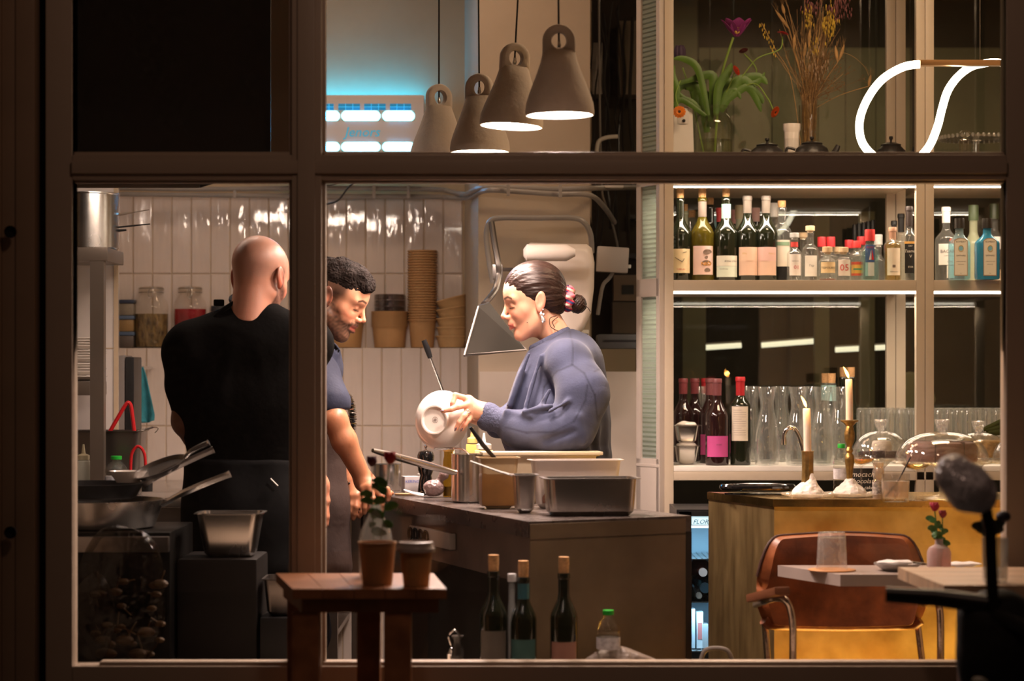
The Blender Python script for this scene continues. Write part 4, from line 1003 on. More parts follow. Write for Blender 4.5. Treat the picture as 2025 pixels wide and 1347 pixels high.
def bshirt(X):
    Q = X.copy(); yc = Bp(480, 740, -.02).y; Q[..., 1] = (X[..., 1] - yc) * 1.25 + yc; Q[..., 0] = X[..., 0]
    d = None
    for (a, ra, b, rb) in [((450, 700), .12, (455, 800), .135), ((540, 700), .12, (530, 800), .13), ((455, 800), .135, (462, 900), .13), ((530, 800), .13, (525, 900), .13)]:
        e = cap(Q, Bp(*a, -.02), Bp(*b, -.02), ra, rb); d = e if d is None else smin(d, e, .06)
    d = smin(d, cap(X, Bp(503, 636, -.01), Bp(492, 672, -.02), .076, .105), .05)
    d = smin(d, cap(X, Bp(490, 642, -.02), bsL, .06, .07), .03); d = smin(d, cap(X, Bp(510, 640, -.02), bsR, .06, .07), .03)
    d = smin(d, cap(X, bsL, bsR, .075, .07), .06)
    d = smin(d, chain(X, [bsL, Bp(372, 760, -.02), Bp(378, 800, -.02)], [.072, .06, .055], .03), .03)
    d = smin(d, chain(X, [bsR, Bp(590, 740, .03), Bp(588, 762, .02)], [.07, .055, .052], .03), .03)
    for a, b in [(Bp(420, 640, -.06), Bp(440, 760, -.11)), (Bp(470, 680, -.12), Bp(450, 780, -.13)), (Bp(520, 700, -.11), Bp(540, 800, -.11)), (Bp(400, 720, -.08), Bp(380, 800, -.06))]: d = smin(d, cap(X, a, b, .004, .008), .03)
    d = d + .0025 * vnoise(X, 45, 4)
    
    d = smax(d, half(X, Bp(500, 925), (0, 0, -1)), .01); return d
body('shirt', bshirt, [Bp(335, 930, -.18), Bp(660, 590, .28)], .03, .007, blk, bm_)
mb = MB(); pts = [Bp(502 + 42 * math.cos(a), 597 + 6 * math.cos(a) - 12 * math.sin(a), -.005 + .066 * math.sin(a)) for a in [2 * PI * i / 36 for i in range(36)]]
mb.tube(pts, .011, 10, closed=True); mb.build('collar', pm('navy_collar', (.008, .009, .018), .8), bm_, world=True)
mb = MB(); mb.tube([Vector(p) + Vector((0, -.011, .000)) for p in pts[18:37]] , .0022, 6); mb.build('collar_stripe', pm('white_piping', (.6, .6, .62), .7), bm_, world=True)
mb = MB(); mb.tube(spline([Bp(470, 598, -.06), Bp(440, 620, -.08), Bp(425, 640, -.08)], 6), .006, 8); mb.box(Bp(437, 600, -.045), (.03, .02, .02), bev=.006); mb.build('apron_knot', blk, bm_, world=True)
plaid = armcol('#7a5242', '#2a1c16', 3)
body('arm', lambda X: chain(X, [Bp(376, 780, -.02), Bp(374, 832, -.03), Bp(395, 905, .12)], [.05, .044, .034], .02), [Bp(376, 780, -.02), Bp(374, 832, -.03), Bp(395, 905, .12)], .06, .005, SK, bm_, 1, plaid)
wrB = Bp(632, 960, -.02)
kB = [Bp(642, 990, -.035 + .0), Bp(644, 990, -.015), Bp(642, 990, .005), Bp(638, 988, .025)]
fB = [[k, k + Vector((.004, -.004, -.045)), k + Vector((.002, .002, -.068)), k + Vector((-.006, .004, -.082))] for k in kB] + [[Bp(628, 968, -.035), Bp(632, 992, -.05), Bp(640, 1010, -.05)]]
hh5 = hand_sdf((wrB, .025), kB, fB, .0095)
body('arm', lambda X: smin(chain(X, [Bp(588, 750, .02), Bp(592, 842, .0), wrB], [.048, .044, .026], .02), hh5(X), .014), [Bp(588, 750, .02), wrB, Bp(650, 1060, 0)], .06, .0035, SK, bm_, 1, armcol('#c2866a', '#b0654c', 8))
def bleg(X):
    d = cap(X, Bp(450, 930, -.01), Bp(535, 930, -.01), .11, .11)
    for px, dy in ((445, -.03), (540, .01)):
        a = Bp(px, 960, dy); d = smin(d, chain(X, [a, (a.x, a.y - .02, .5), (a.x, a.y + .02, .1)], [.1, .075, .058], .03), .05)
    return d + .003 * vnoise(X, 30, 3)
a, b_ = Bp(445, 930, .02), Bp(545, 930, .08)
body('trousers', bleg, [(a.x - .06, a.y - .08, .08), (b_.x + .06, b_.y + .08, 1.08)], .08, .012, jean, bm_); shoes(bm_, [(a.x, a.y - .02), (b_.x, b_.y - .04)], 1.2)
# apron skirt wrapped round the hips with a pocket and clips
def skirt(X):
    d = chain(X, [Bp(450, 915, -.01), Bp(455, 1010, -.01), Bp(452, 1110, -.01)], [.125, .132, .14], .05)
    d = smin(d, chain(X, [Bp(530, 915, -.01), Bp(532, 1010, -.01), Bp(535, 1110, -.01)], [.12, .128, .135], .05), .08)
    d = d + .005 * vnoise(X * [1, 1, .3], 60, 6)
    return smax(smax(d, half(X, Bp(500, 905), (0, 0, 1)), .01), half(X, Bp(500, 1135), (0, 0, -1)), .01)
body('apron_skirt', skirt, [Bp(400, 905, -.1), Bp(600, 1140, .2)], .1, .008, pm('apron_black', (.004, .004, .0045), .8, bump=.15, bs=30, var=.3, spec=.15), bm_)
mb = MB(); mb.tube([Bp(546, 942, -.148), Bp(560, 956, -.148)], .0025, 6); mb.build('pocket_clip', M['white'], bm_, world=True)
# ================================================================== KITCHEN THINGS
def gn_pan(name, label, cat, a, b, z0, z1, mat, rim=.008, taper=.012, rz=0, group=None, wall=.0025, ears=0):
    """rectangular tub: a,b = outer size at the rim; standing at z0, rim at z1; origin at its base"""
    H = z1 - z0
    def rr(w, d, r, z, n=6):
        out = []
        for cx, cy, a0 in ((w/2-r, d/2-r, 0), (-w/2+r, d/2-r, PI/2), (-w/2+r, -d/2+r, PI), (w/2-r, -d/2+r, 1.5*PI)):
            for k in range(n): t = a0 + PI/2*k/(n-1); out.append((cx + r*math.cos(t), cy + r*math.sin(t), z))
        return out
    R = min(a, b) * .14
    rings = [rr(a-2*rim-2*taper-.02, b-2*rim-2*taper-.02, R, 0), rr(a-2*rim-2*taper, b-2*rim-2*taper, R, .012), rr(a-2*rim, b-2*rim, R, H-.004), rr(a, b, R+rim*.6, H-.002), rr(a, b, R+rim*.6, H),
             rr(a-2*rim, b-2*rim, R, H), rr(a-2*rim-2*taper-2*wall, b-2*rim-2*taper-2*wall, R, .014), rr(a-2*rim-2*taper-.026, b-2*rim-2*taper-.026, R, wall)]
    n = len(rings[0]); vs = [p for r in rings for p in r]; fs = []
    for j in range(len(rings)-1):
        for i in range(n): fs.append((j*n+i, j*n+(i+1)%n, (j+1)*n+(i+1)%n, (j+1)*n+i))
    fs.append(tuple(range(n))[::-1]); k = (len(rings)-1)*n; fs.append(tuple(range(k, k+n)))
    mb = MB(); mb.add(vs, fs)
    if ears:
        mb.bb((-a/2-.006, -.03, H-.004), (-a/2+.002, .03, H)); mb.bb((a/2-.002, -.03, H-.004), (a/2+.006, .03, H))
    return mb
def put(mb, name, m, label, cat, loc, rz=0, group=None, smooth=35):
    o = mb.build(name, m, None, loc=loc, smooth=smooth); o.rotation_euler = (0, 0, rz); tag(o, label, cat, group); return o

# back counter and shelf rack
CZ = .875
kc = thing('steel_counter', 'long stainless steel counter running along the tiled kitchen wall', 'counter', (-1.0, 7.6, 0))
mb = MB(); mb.bb((-1.9, DY(605), CZ - .03), (-.56, DY(576), CZ), bev=.003); mb.bb((XR + .01, DY(577), CZ - .03), (-.47, Y2 - .012, CZ), bev=.003); mb.build('counter_top', M['steel'], kc, world=True)
mb = MB(); mb.bb((-1.88, DY(603), CZ - .17), (-.57, DY(603) + .02, CZ - .035)); mb.build('front_panel', M['steeld'], kc, world=True)
for x in (-1.85, -1.2, -.61):
    mb = MB(); mb.bb((x, DY(603) + .03, 0), (x + .035, DY(603) + .065, CZ - .035)); mb.build('leg', M['steeld'], kc, world=True)
mb = MB(); mb.bb((XR + .03, DY(603) + .02, .35), (-.62, Y2 - .02, .37)); mb.build('under_shelf', M['steeld'], kc, world=True)
rk = thing('pot_rack', 'painted metal rack with a steel pot on top and stacked plates below', 'rack', (PX(150, 605), DY(600) + .15, 0))
rm = pm('rack_metal', (.17, .135, .11), .35, .6, var=.1)
mb = MB(); mb.bb((PX(178, 605), DY(605), CZ + .001), (PX(205, 605), DY(605) + .04, PZ(500, 605))); mb.build('post', rm, rk, world=True)
mb = MB(); mb.bb((PX(40, 605), DY(605), CZ + .001), (PX(66, 605), DY(605) + .04, PZ(500, 605))); mb.build('post', rm, rk, world=True)
for py0, py1 in ((489, 516), (755, 782)):
    mb = MB(); mb.bb((PX(30, 605), DY(605) - .002, PZ(py1, 605)), (PX(213 if py0 < 600 else 178, 605), DY(605) + .30, PZ(py0, 605)), bev=.003); mb.build('rack_shelf', rm, rk, world=True)
RT = PZ(489, 605)
o = MB(); o.lathe([(0, 0), (.088, 0), (.094, .006), (.094, .183), (.098, .186), (.098, .189), (.091, .189), (.09, .01), (0, .006)], 44)
pot = put(o, 'stock_pot', M['steel'], 'tall stainless steel pot standing on top of the metal rack', 'pot', (PX(165, 600), DY(600) + .125, RT + .001))
mb = MB(); mb.tube(spline([(-.097, 0, .15), (-.13, 0, .15), (-.13, 0, .11), (-.097, 0, .11)], 6), .004, 8); mb.build('handle', M['steel'], pot)
# black handled pans hanging beside the pot, seen edge on
for i, (y0, y1, yt, r) in enumerate(((428, 416, 440, .0035), (452, 443, 452, .003), (457, 455, 460, .005))):
    t = thing('skewer_tongs' if i else 'sieve', ['fine pointed steel sieve edge jutting out beside the tall pot', 'thin black rod jutting out beside the tall pot', 'short black handle jutting out below the thin rod'][i], 'utensil', P(222, y0, 590))
    mb = MB(); x1 = (295, 297, 250)[i]
    a, b_ = P(180, y0 + 3, 590), P(x1, y1, 590)
    if i == 0:
        mb.add([P(180, 424, 590), P(275, 419, 590), P(180, 440, 590), P(180, 430, 596)], [(0, 1, 2), (0, 2, 3), (0, 3, 1), (1, 3, 2)]); mb.build('blade', M['steel'], t, world=True, smooth=0)
        mb = MB(); mb.tube([P(265, 420, 590), P(295, 415, 590)], .0012, 6); mb.build('tip', M['steel'], t, world=True)
    else: mb.tube([a, a.lerp(b_, .7), b_], [r, r, r * .6], 8); mb.build('handle', M['black'], t, world=True)
# plates stacked on the lower rack shelf
PZ0 = PZ(755, 605); random.seed(2)
plp = MB(); plp.lathe([(0, 0), (.07, 0), (.075, .004), (.12, .012), (.128, .016), (.128, .018), (.118, .015), (.073, .007), (0, .004)], 40)
pl0 = None; zz = PZ0 + .001
for i in range(13):
    if pl0 is None: pl0 = put(plp, 'dinner_plate', M['ceramic'], 'x', 'plate', (0, 0, 0))
    o = pl0 if i == 0 else pl0.copy()
    if i: COL.objects.link(o)
    o.location = (PX(108, 605) + random.uniform(-.006, .008), DY(600) + .13 + random.uniform(-.004, .004), zz); zz += .0085 if i % 4 else .017
    o['label'] = 'white plate in the stack on the lower shelf of the metal rack'; o['group'] = 'plates stacked on the metal rack'
# tubs, bottle, tongs, towel on the counter by the return wall
sc_ = 596
tub = gn_pan('', '', '', .27, .17, 0, PZ(853, sc_) - CZ, None, ears=0)
tb_ = put(tub, 'deep_steel_tub', M['steeld'], 'deep stainless tub on the counter holding red handled tongs', 'tub', (PX(200, sc_), DY(sc_) + .10, CZ + .001))
def squeeze(loc, label, body, r=.03, h=.13, fill=None, rz=0, capm=None, square=False, fl=None):
    t = thing('squeeze_bottle', label, 'bottle', loc, rz)
    mb = MB()
    if square: mb.box((0, 0, h / 2), (r * 2, r * 1.7, h), bev=.006)
    else: mb.lathe([(0, 0), (r * .9, 0), (r, .005), (r, h - .01), (r * .9, h), (r * .7, h + .003), (0, h + .003)], 28)
    mb.build('body', body, t)
    mb = MB(); mb.lathe([(0, h + .0035), (r * .8, h + .0035), (r * .82, h + .018), (r * .6, h + .021), (.007, h + .024), (.003, h + .055), (0, h + .055)], 24); mb.build('nozzle_cap', capm or M['white'], t)
    if fill:
        mb = MB(); mb.lathe([(0, .002), (r * 1.01, .002), (r * 1.012, fl or h * .4), (0, fl or h * .4)], 28); mb.build('sauce', fill, t)
    return t
squeeze((PX(158, 605), DY(605) + .06, CZ + .001), 'pale squeeze bottle with green sauce beside the metal rack post', pm('milky_plastic', (.55, .55, .48), .3), .0245, .118, pm('green_sauce', (.20, .19, .05), .4), capm=pm('cream_cap', (.62, .54, .36), .4))
def pet(loc, label, r=.037, h=.19, cap='#1c9c2c', name='water_bottle'):
    t = thing(name, label, 'bottle', loc); mb = MB()
    pr = [(0, 0), (r * .8, 0), (r, .01)]
    for k in range(5): z = .02 + k * (h * .5 / 5); pr += [(r, z), (r * .94, z + h * .04), (r, z + h * .08)]
    pr += [(r, h * .6), (r * .95, h * .68), (r * .7, h * .8), (r * .4, h * .87), (r * .36, h * .92), (0, h * .92)]
    mb.lathe(pr, 30, rib=.02, nrib=10); mb.build('body', thin('pet_plastic', (.93, .93, .9), 1.5, wav=.6, ws=60), t)
    mb = MB(); mb.lathe([(0, h * .915), (r * .47, h * .915), (r * .48, h * .99), (r * .44, h), (0, h)], 24); mb.build('cap', pm('cap' + cap, cap, .4), t)
    mb = MB(); mb.lathe([(r * 1.01, h * .3), (r * 1.015, h * .31), (r * 1.015, h * .5), (r * 1.01, h * .51)], 28); mb.build('wrapper', pm('bottle_wrap', (.5, .5, .55), .5, var=.4, vs=60), t)
    return t
pet((PX(229, 602), DY(602) + .01, CZ + .001), 'clear water bottle with green cap in front of the deep steel tub', .038, .135)
def tongs(name, label, pts_a, pts_b, m, r=.006):
    t = thing(name, label, 'tongs', pts_a[0]); mb = MB(); mb.tube(spline(pts_a + pts_b[::-1], 8), r, 8, flat=1.0); mb.build('grip', m, t, world=True); return t
redm = pm('red_rubber', (.45, .012, .015), .35)
q = 592
tongs('kitchen_tongs', 'red handled tongs standing open in the deep steel tub', [P(216, 856, q), P(232, 828, q), P(250, 799, q)], [P(266, 858, q), P(262, 825, q), P(258, 801, q)], redm, .0068)
tongs('kitchen_tongs', 'red looped tongs hanging in front of the steel tub corner', [P(258, 938, 602), P(260, 900, 602), P(270, 884, 602)], [P(288, 926, 602), P(286, 900, 602), P(279, 886, 602)], redm, .005)
t = thing('ladle', 'steel ladle with hooked handle lying across the deep steel tub', 'ladle', P(290, 850, 570)); mb = MB(); mb.tube([P(240, 862, 592), P(285, 850, 592), P(303, 845, 592)], .0035, 8); mb.tube(spline([P(303, 845, 592), P(312, 846, 592), P(311, 851, 592), P(306, 856, 592)], 5), .0018, 6); mb.build('handle', M['steel'], t, world=True)
# dark boards leaning by the return wall, and a towel on a hook
t = thing('cutting_board', 'tall black cutting board standing upright beside the teal towel', 'board', (PX(256, 572), DY(572), CZ)); mb = MB(); mb.bb((PX(248, 572), DY(572), CZ + .001), (PX(265, 572), DY(572) + .16, PZ(706, 572)), bev=.004); mb.build('board', M['black'], t, world=True)
t = thing('cutting_board', 'grey board standing upright next to the beige wall edge', 'board', (PX(240, 555), DY(555), CZ)); mb = MB(); mb.bb((PX(235, 572), DY(572), CZ + .001), (PX(246, 572), DY(572) + .16, PZ(703, 572)), bev=.003); mb.build('board', pm('grey_board', (.16, .14, .13), .45), t, world=True)
tw = thing('towel', 'teal kitchen towel hanging from a chrome hook on the tiled wall', 'towel', P(275, 725, 540))
teal = pm('teal_towel', (.028, .20, .25), .95, bump=.5, bs=260, var=.25, vs=30)
rowsT = [(724, 266, 284, .0), (740, 264, 290, .02), (770, 264, 297, .03), (800, 262, 304, .03), (818, 268, 308, .02), (830, 278, 305, .0)]
def twf(u, v):
    k = v * (len(rowsT) - 1); i = min(int(k), len(rowsT) - 2); f = k - i; a, b_ = rowsT[i], rowsT[i + 1]
    py = a[0] * (1 - f) + b_[0] * f; x0 = a[1] * (1 - f) + b_[1] * f; x1 = a[2] * (1 - f) + b_[2] * f
    p = P(x0 + (x1 - x0) * u, py + 6 * math.sin(u * 3), 540); p.y += .012 * math.sin(u * 9 + v * 3) * (.3 + v) - .01; return tuple(p)
mb = MB(); mb.grid(twf, 22, 26, thick=.004); mb.build('front_fold', teal, tw, world=True, smooth=60)
def twf2(u, v):
    p = P(262 + u * 16 + v * 3 + (16 * v * v if u > .5 else 10 * v * v), 728 + v * 105 + 4 * math.sin(u * 4), 537); p.y += .01 * math.sin(u * 8 + v * 4) + .01; return tuple(p)
mb = MB(); mb.grid(twf2, 14, 20, thick=.004); mb.build('rear_fold', teal, tw, world=True, smooth=60)
mb = MB(); mb.box(P(270, 762, 542) + Vector((0, -.03, 0)), (.026, .003, .02)); mb.build('care_tag', M['white'], tw, world=True)
t = thing('wall_hook', 'round chrome hook holding the teal towel', 'hook', P(270, 727, 530)); mb = MB(); a = P(270, 727, 538); mb.tube([a, Vector((a.x, Y2 - .004, a.z))], .006, 10); mb.sph(a, .012, 16); mb.build('knob', M['chrome'], t, world=True)
# spring tap
fs_ = 580
ft = thing('spring_tap', 'spring hose kitchen tap standing on the steel counter', 'tap', (PX(684, fs_), DY(fs_) + .03, CZ))
mb = MB(); b0 = Vector((PX(684, fs_), DY(fs_) + .03, CZ)); mb.lathe([(0, 0), (.03, 0), (.03, .02), (.026, .1), (.02, .115), (.013, .125), (.013, .2), (0, .2)], 24, c=tuple(b0)); mb.build('riser', M['chrome'], ft, world=True)
arc = spline([b0 + Vector((0, 0, .2)), P(695, 850, fs_), P(696, 815, fs_), P(688, 788, fs_), P(672, 778, fs_), P(655, 795, fs_), P(648, 835, fs_)], 10)
mb = MB(); mb.tube(arc, .008, 8); mb.build('hose', M['black'], ft, world=True)
co_ = []; 
for i in range(len(arc) - 1):
    for k in range(7):
        t_ = (i + k / 7) ; p = arc[i].lerp(arc[i + 1], k / 7); d_ = (arc[i + 1] - arc[i]).normalized(); n1 = d_.cross(Vector((0, 1, 0))).normalized(); a = t_ * 2 * PI * .9
        co_.append(p + (n1 * math.cos(a) + Vector((0, 1, 0)) * math.sin(a)) * .0145)
mb = MB(); mb.tube(co_, .0024, 5); mb.build('spring', M['chrome'], ft, world=True)
mb = MB(); e = arc[-1]; mb.lathe([(0, .0), (.014, 0), (.016, .01), (.010, .02), (.016, .03), (.010, .045), (.015, .055), (.012, .075), (.018, .095), (.018, .105), (.008, .11), (0, .11)], 20, c=(e.x, e.y, e.z - .105)); mb.build('spray_head', M['chrome'], ft, world=True)

# ---------------------------------------------------------- ledge in the tiled wall
LS = 514
def ledge(px): return (PX(px, LS), DY(LS) + .055, LZ + .0005)
def jar(px, r, h, label, fill, frac, name='clip_jar'):
    t = thing(name, label, 'jar', ledge(px)); mb = MB()
    mb.lathe([(0, 0), (r * .92, 0), (r, .008), (r, h * .66), (r * .93, h * .76), (r * .66, h * .86), (r * .64, h * .93), (r * .6, h * .93), (r * .6, h * .86), (0, h * .86)], 36, sy=.85); mb.build('glass_body', thin('jar_glass', (.94, .93, .9), 1.5, wav=.15, ws=18), t)
    mb = MB(); mb.lathe([(0, .004), (r * .94, .004), (r * .95, h * frac), (0, h * frac)], 36, sy=.85); mb.build('contents', fill, t)
    mb = MB(); mb.lathe([(r * .68, h * .925), (r * .74, h * .93), (r * .74, h * .945), (r * .7, h * .95), (r * .68, h * .99), (r * .5, h), (0, h)], 30, sy=.85); mb.build('lid', thin('lid_glass', (.85, .82, .75), 1.55, rough=.1, add=.12), t)
    mb = MB()
    for z in (h * .90, h * .965): mb.tube([(r * .72 * math.cos(a), r * .62 * math.sin(a), z) for a in [2 * PI * i / 24 for i in range(24)]], .0016, 6, closed=True)
    mb.build('wire_band', M['steeld'], t)
    mb = MB(); y = -r * .70; mb.tube(spline([(.008, y, h * .97), (-.002, y - .006, h * .93), (-.004, y - .01, h * .86), (.004, y - .008, h * .80), (.012, y - .01, h * .84), (.014, y - .006, h * .92), (.01, y, h * .97)], 6), .0018, 6); mb.build('wire_clip', M['steel'], t)
    return t
pick = pm('pickled_roots', (.30, .20, .075), .35, bump=1, bs=35, stretch=(3, 3, 1), var=.9, vs=28, col2=(.03, .018, .008), detail=6)
jar(295, .066, .238, 'large clip top jar of brown pickled roots on the tiled ledge', pick, .55)
jar(372, .064, .238, 'large clip top jar filled with red liquid on the tiled ledge', pm('red_brine', (.28, .012, .02), .15, var=.4, vs=12), .63)
t = thing('spice_jar', 'small jar with black lid on the ledge behind the bald person', 'jar', ledge(432)); mb = MB(); mb.lathe([(0, 0), (.034, 0), (.036, .01), (.036, .13), (.032, .14), (0, .14)], 24); mb.build('jar_body', pm('brown_spice', (.20, .12, .06), .4, var=.5, vs=30), t); mb = MB(); mb.lathe([(0, .1405), (.037, .1405), (.037, .162), (0, .163)], 24); mb.build('lid', M['black'], t)
for i in range(3):
    t = thing('food_box', ['clear food box with blue lid, bottom one on the tiled ledge', 'clear food box with blue lid, middle one on the tiled ledge', 'clear food box with dark blue lid, top one on the tiled ledge'][i], 'box', (ledge(247)[0], ledge(0)[1], LZ + .001 + i * .062), group='stacked food boxes on the ledge')
    mb = MB(); mb.box((0, 0, .023), (.062, .09, .046), bev=.006); mb.build('box_body', pm('box_fill' + str(i), [(.10, .08, .07), (.26, .16, .06), (.20, .17, .13)][i], .35, var=.4, vs=25), t)
    mb = MB(); mb.box((0, 0, .054), (.068, .096, .014), bev=.004); mb.build('lid', pm('blue_lid%d' % i, (.07, .11, .19) if i < 2 else (.02, .03, .06), .4), t)
def cup_prof(rt, rb, h): return [(0, 0), (rb, 0), (rt, h - .004), (rt + .0042, h - .0045), (rt + .0042, h), (rt - .0004, h), (rb - .0004, .003), (0, .003)]
def stack(px, n, rt, rb, h, step, label, group, name, dx=0, tilt=None, py=None, s_=LS, n_skip=0):
    mb = MB(); mb.lathe(cup_prof(rt, rb, h), 40); base = ledge(px); first = None
    for i in range(n):
        if first is None: o = first = mb.build(name, M['kraft'], None)
        else: o = first.copy(); COL.objects.link(o)
        o.location = (base[0] + (dx * i), base[1], base[2] + .001 + step * i)
        if tilt: o.rotation_euler = (0, tilt(i), 0)
        tag(o, label, 'cup' if 'cup' in name else 'bowl', group)
    return first
stack(834, 27, .053, .044, .108, .0103, 'kraft paper cup in the tall nested stack on the tiled ledge', 'kraft cups in the tall stack', 'paper_cup')
stack(769, 9, .067, .058, .085, .0068, 'kraft paper bowl in the straight nested stack on the tiled ledge', 'kraft bowls in the straight stack', 'paper_bowl')
for i in range(3):
    mb = MB(); mb.lathe([(.058, 0), (.060, .004), (.060, .022), (.055, .024), (0, .024), (0, .022), (.054, .022), (.057, .003)], 36); o = mb.build('plastic_cover', thin('smoke_lid', (.55, .52, .52), 1.5, add=.06), None, loc=(ledge(769)[0], ledge(0)[1], LZ + .135 + i * .0245)); tag(o, 'dark clear plastic lid stacked on top of the kraft bowls', 'lid', 'plastic lids on the kraft bowls')
stack(680, 2, .072, .062, .1, .03, 'kraft paper bowl behind the beard of the younger cook', 'kraft bowls behind the younger cook', 'paper_bowl')
mb = MB(); mb.lathe(cup_prof(.060, .050, .045), 36); first = None
for i in range(5):
    if first is None: o = first = mb.build('paper_bowl', pm('kraft_pale', (.50, .31, .14), .8, bump=.1, bs=90, var=.1, vs=20))
    else: o = first.copy(); COL.objects.link(o)
    o.location = (ledge(893)[0] + .002 * i, ledge(0)[1], LZ + .002 + .034 * i + max(0, i - 1) * .004); o.rotation_euler = (0, -.035 * i if i else 0, 0)
    o.rotation_euler = (0, -.085 * max(0, i - 1) , 0)
    tag(o, 'kraft bowl in the leaning crooked stack at the end of the ledge', 'bowl', 'kraft bowls in the crooked stack')

# ---------------------------------------------------------- conduits, cables and boxes
def conduit(name, label, pts, r, m=None, cat='pipe', n=10):
    o = MB(); pp = spline(pts, 8); o.tube(pp, r, n); ob = o.build(name, m or M['conduit'], None, loc=tuple(Vector(pts[0])), world=False)
    ob.data.transform(Matrix.Translation(-Vector(pts[0]))); tag(ob, label, cat); return ob
s1 = 515
conduit('wall_conduit', 'upper grey conduit running above the wall tiles and across the pier', [P(235, 372, s1), P(400, 374, s1), P(640, 372, s1), P(850, 374, s1), P(890, 379, 520), P(920, 384, 528), P(950, 372, 552), P(1000, 371, 552), P(1100, 374, 552), P(1180, 372, 550), P(1262, 371, 520)], .0095)
conduit('wall_conduit', 'lower grey conduit running above the wall tiles and across the pier', [P(235, 384, s1), P(400, 386, s1), P(640, 388, s1), P(850, 389, s1), P(890, 391, 520), P(925, 391, 528), P(960, 377, 556), P(1010, 378, 558), P(1100, 384, 558), P(1165, 386, 558), P(1195, 410, 545), P(1215, 440, 530)], .0095)
conduit('wall_conduit', 'grey conduit looping across the pier above the white tank', [P(975, 560, 562), P(968, 520, 562), P(962, 470, 560), P(968, 440, 560), P(990, 431, 560), P(1060, 431, 560), P(1130, 431, 560), P(1155, 440, 560), P(1168, 465, 558), P(1170, 500, 556)], .010)
for i, (px, py) in enumerate(((808, 380), (465, 385), (1005, 374), (1108, 378), (740, 380))):
    mb = MB(); a = P(px, py, 517 if px < 900 else 560); mb.box((0, -.012, 0), (.012, .012, .05 if i != 1 else .03), bev=.003); put(mb, 'pipe_clamp', M['grey'], 'small clamp holding the conduits, %s' % ['above the tall stack of cups', 'above the bald person', 'above the steel funnel hood', 'above the white tank', 'above the straight stack of bowls'][i], 'clamp', a)
cab = pm('cable_black', (.012, .011, .01), .5)
conduit('cable', 'black cable drooping from behind the window beam onto the tiles', [P(720, 345, 535), P(690, 370, 530), P(670, 395, 528), P(650, 403, 526), P(632, 404, 524)], .0035, cab, 'cable', 8)
conduit('cable', 'thin black cable crossing above the conduits beside the window post', [P(630, 362, 524), P(655, 366, 524), P(685, 352, 524)], .003, cab, 'cable', 8)
random.seed(11)
for i in range(9):
    x = 1172 + i * 9; pts = []
    for k in range(7):
        pts.append(P(x + random.uniform(-9, 9), 20 + k * 75 + random.uniform(-20, 20) + (300 if i > 6 else 0) * (k > 9), 512 + random.uniform(-4, 6)))
    conduit('cable', 'dark cable in the tangled bundle between the pier and the ribbed glass', pts, random.choice([.0035, .005, .007]), cab, 'cable', 7)['group'] = 'cables in the wiring recess'
conduit('cable', 'pale grey cable hanging in front of the dark cable bundle', [P(1184, -60, 520), P(1186, 200, 520), P(1190, 366, 520), P(1196, 400, 522), P(1210, 440, 522), P(1220, 480, 522), P(1222, 500, 522)], .004, M['conduit'], 'cable', 8)
rb = pm('recess_box', (.16, .12, .09), .6, var=.2)
for i, (x0, x1, y0, y1, m_, lab) in enumerate(((1222, 1262, 45, 190, rb, 'flat brown box high in the wiring recess'), (1170, 1190, 88, 190, M['grey'], 'narrow pale box high beside the pier'), (1210, 1266, 598, 660, rb, 'brown cabinet door low in the wiring recess'), (1212, 1262, 545, 596, pm('fuse_box', (.26, .19, .14), .5), 'brown fuse box with dark window in the wiring recess'))):
    t = thing('wall_box', lab, 'box', P((x0 + x1) / 2, y1, 505)); mb = MB(); mb.bb((PX(x0, 505), DY(505) - .05, PZ(y1, 505)), (PX(x1, 505), DY(505) + .08, PZ(y0, 505)), bev=.003); mb.build('box_body', m_, t, world=True)
    if i == 3: mb = MB(); mb.bb((PX(1228, 505), DY(505) - .054, PZ(583, 505)), (PX(1252, 505), DY(505) - .051, PZ(565, 505))); mb.build('window', M['black'], t, world=True)
    if i == 1: mb = MB(); mb.bb((PX(1176, 505), DY(505) - .054, PZ(160, 505)), (PX(1182, 505), DY(505) - .051, PZ(115, 505))); mb.build('display', M['steeld'], t, world=True)
for i, (py, lab) in enumerate(((425, 'row of dark switches high in the wiring recess'), (502, 'row of dark switches low in the wiring recess'))):
    mb = MB()
    mb.bb((PX(1240, 503), DY(503) - .03, PZ(py + 9, 503)), (PX(1266, 503), DY(503) + .05, PZ(py, 503))); o = put(mb, 'switch_row', M['black'], lab, 'switches', (0, 0, 0)); c = P(1253, py, 503); o.data.transform(Matrix.Translation(-c)); o.location = c
t = thing('wall_bracket', 'pale bent bracket lamp above the beam line in the wiring recess', 'bracket', P(1200, 290, 520)); mb = MB(); mb.tube(spline([P(1180, 300, 520), P(1184, 280, 520), P(1200, 272, 520), P(1222, 270, 520)], 5), .008, 8); mb.build('arm', M['white'], t, world=True)
mb = MB(); a = P(1212, 370, 545); mb.box((0, 0, 0), (.075, .06, .008), bev=.002); put(mb, 'ceiling_plate', M['white'], 'small flat white plate just under the beam in the wiring recess', 'plate', a)
mb = MB(); mb.box((0, 0, 0), (.115, .045, .092), bev=.008); o = put(mb, 'wall_mounted_box', M['grey'], 'square grey junction box beside the white tank', 'box', P(1211, 514, 548) + Vector((0, 0, 0))); o.rotation_euler = (0, .06, 0); o.data.materials[0] = pm('pale_grey', (.40, .34, .30), .5)
mb = MB(); mb.tube(spline([(.005, .0, -.046), (-.01, 0, -.07), (-.03, 0, -.1), (-.04, .02, -.2)], 5), .007, 8); mb.build('bracket', M['conduit'], o)
mb = MB(); mb.box((.062, -.0, -.02), (.012, .02, .012), bev=.002); mb.build('knob', M['white'], o)
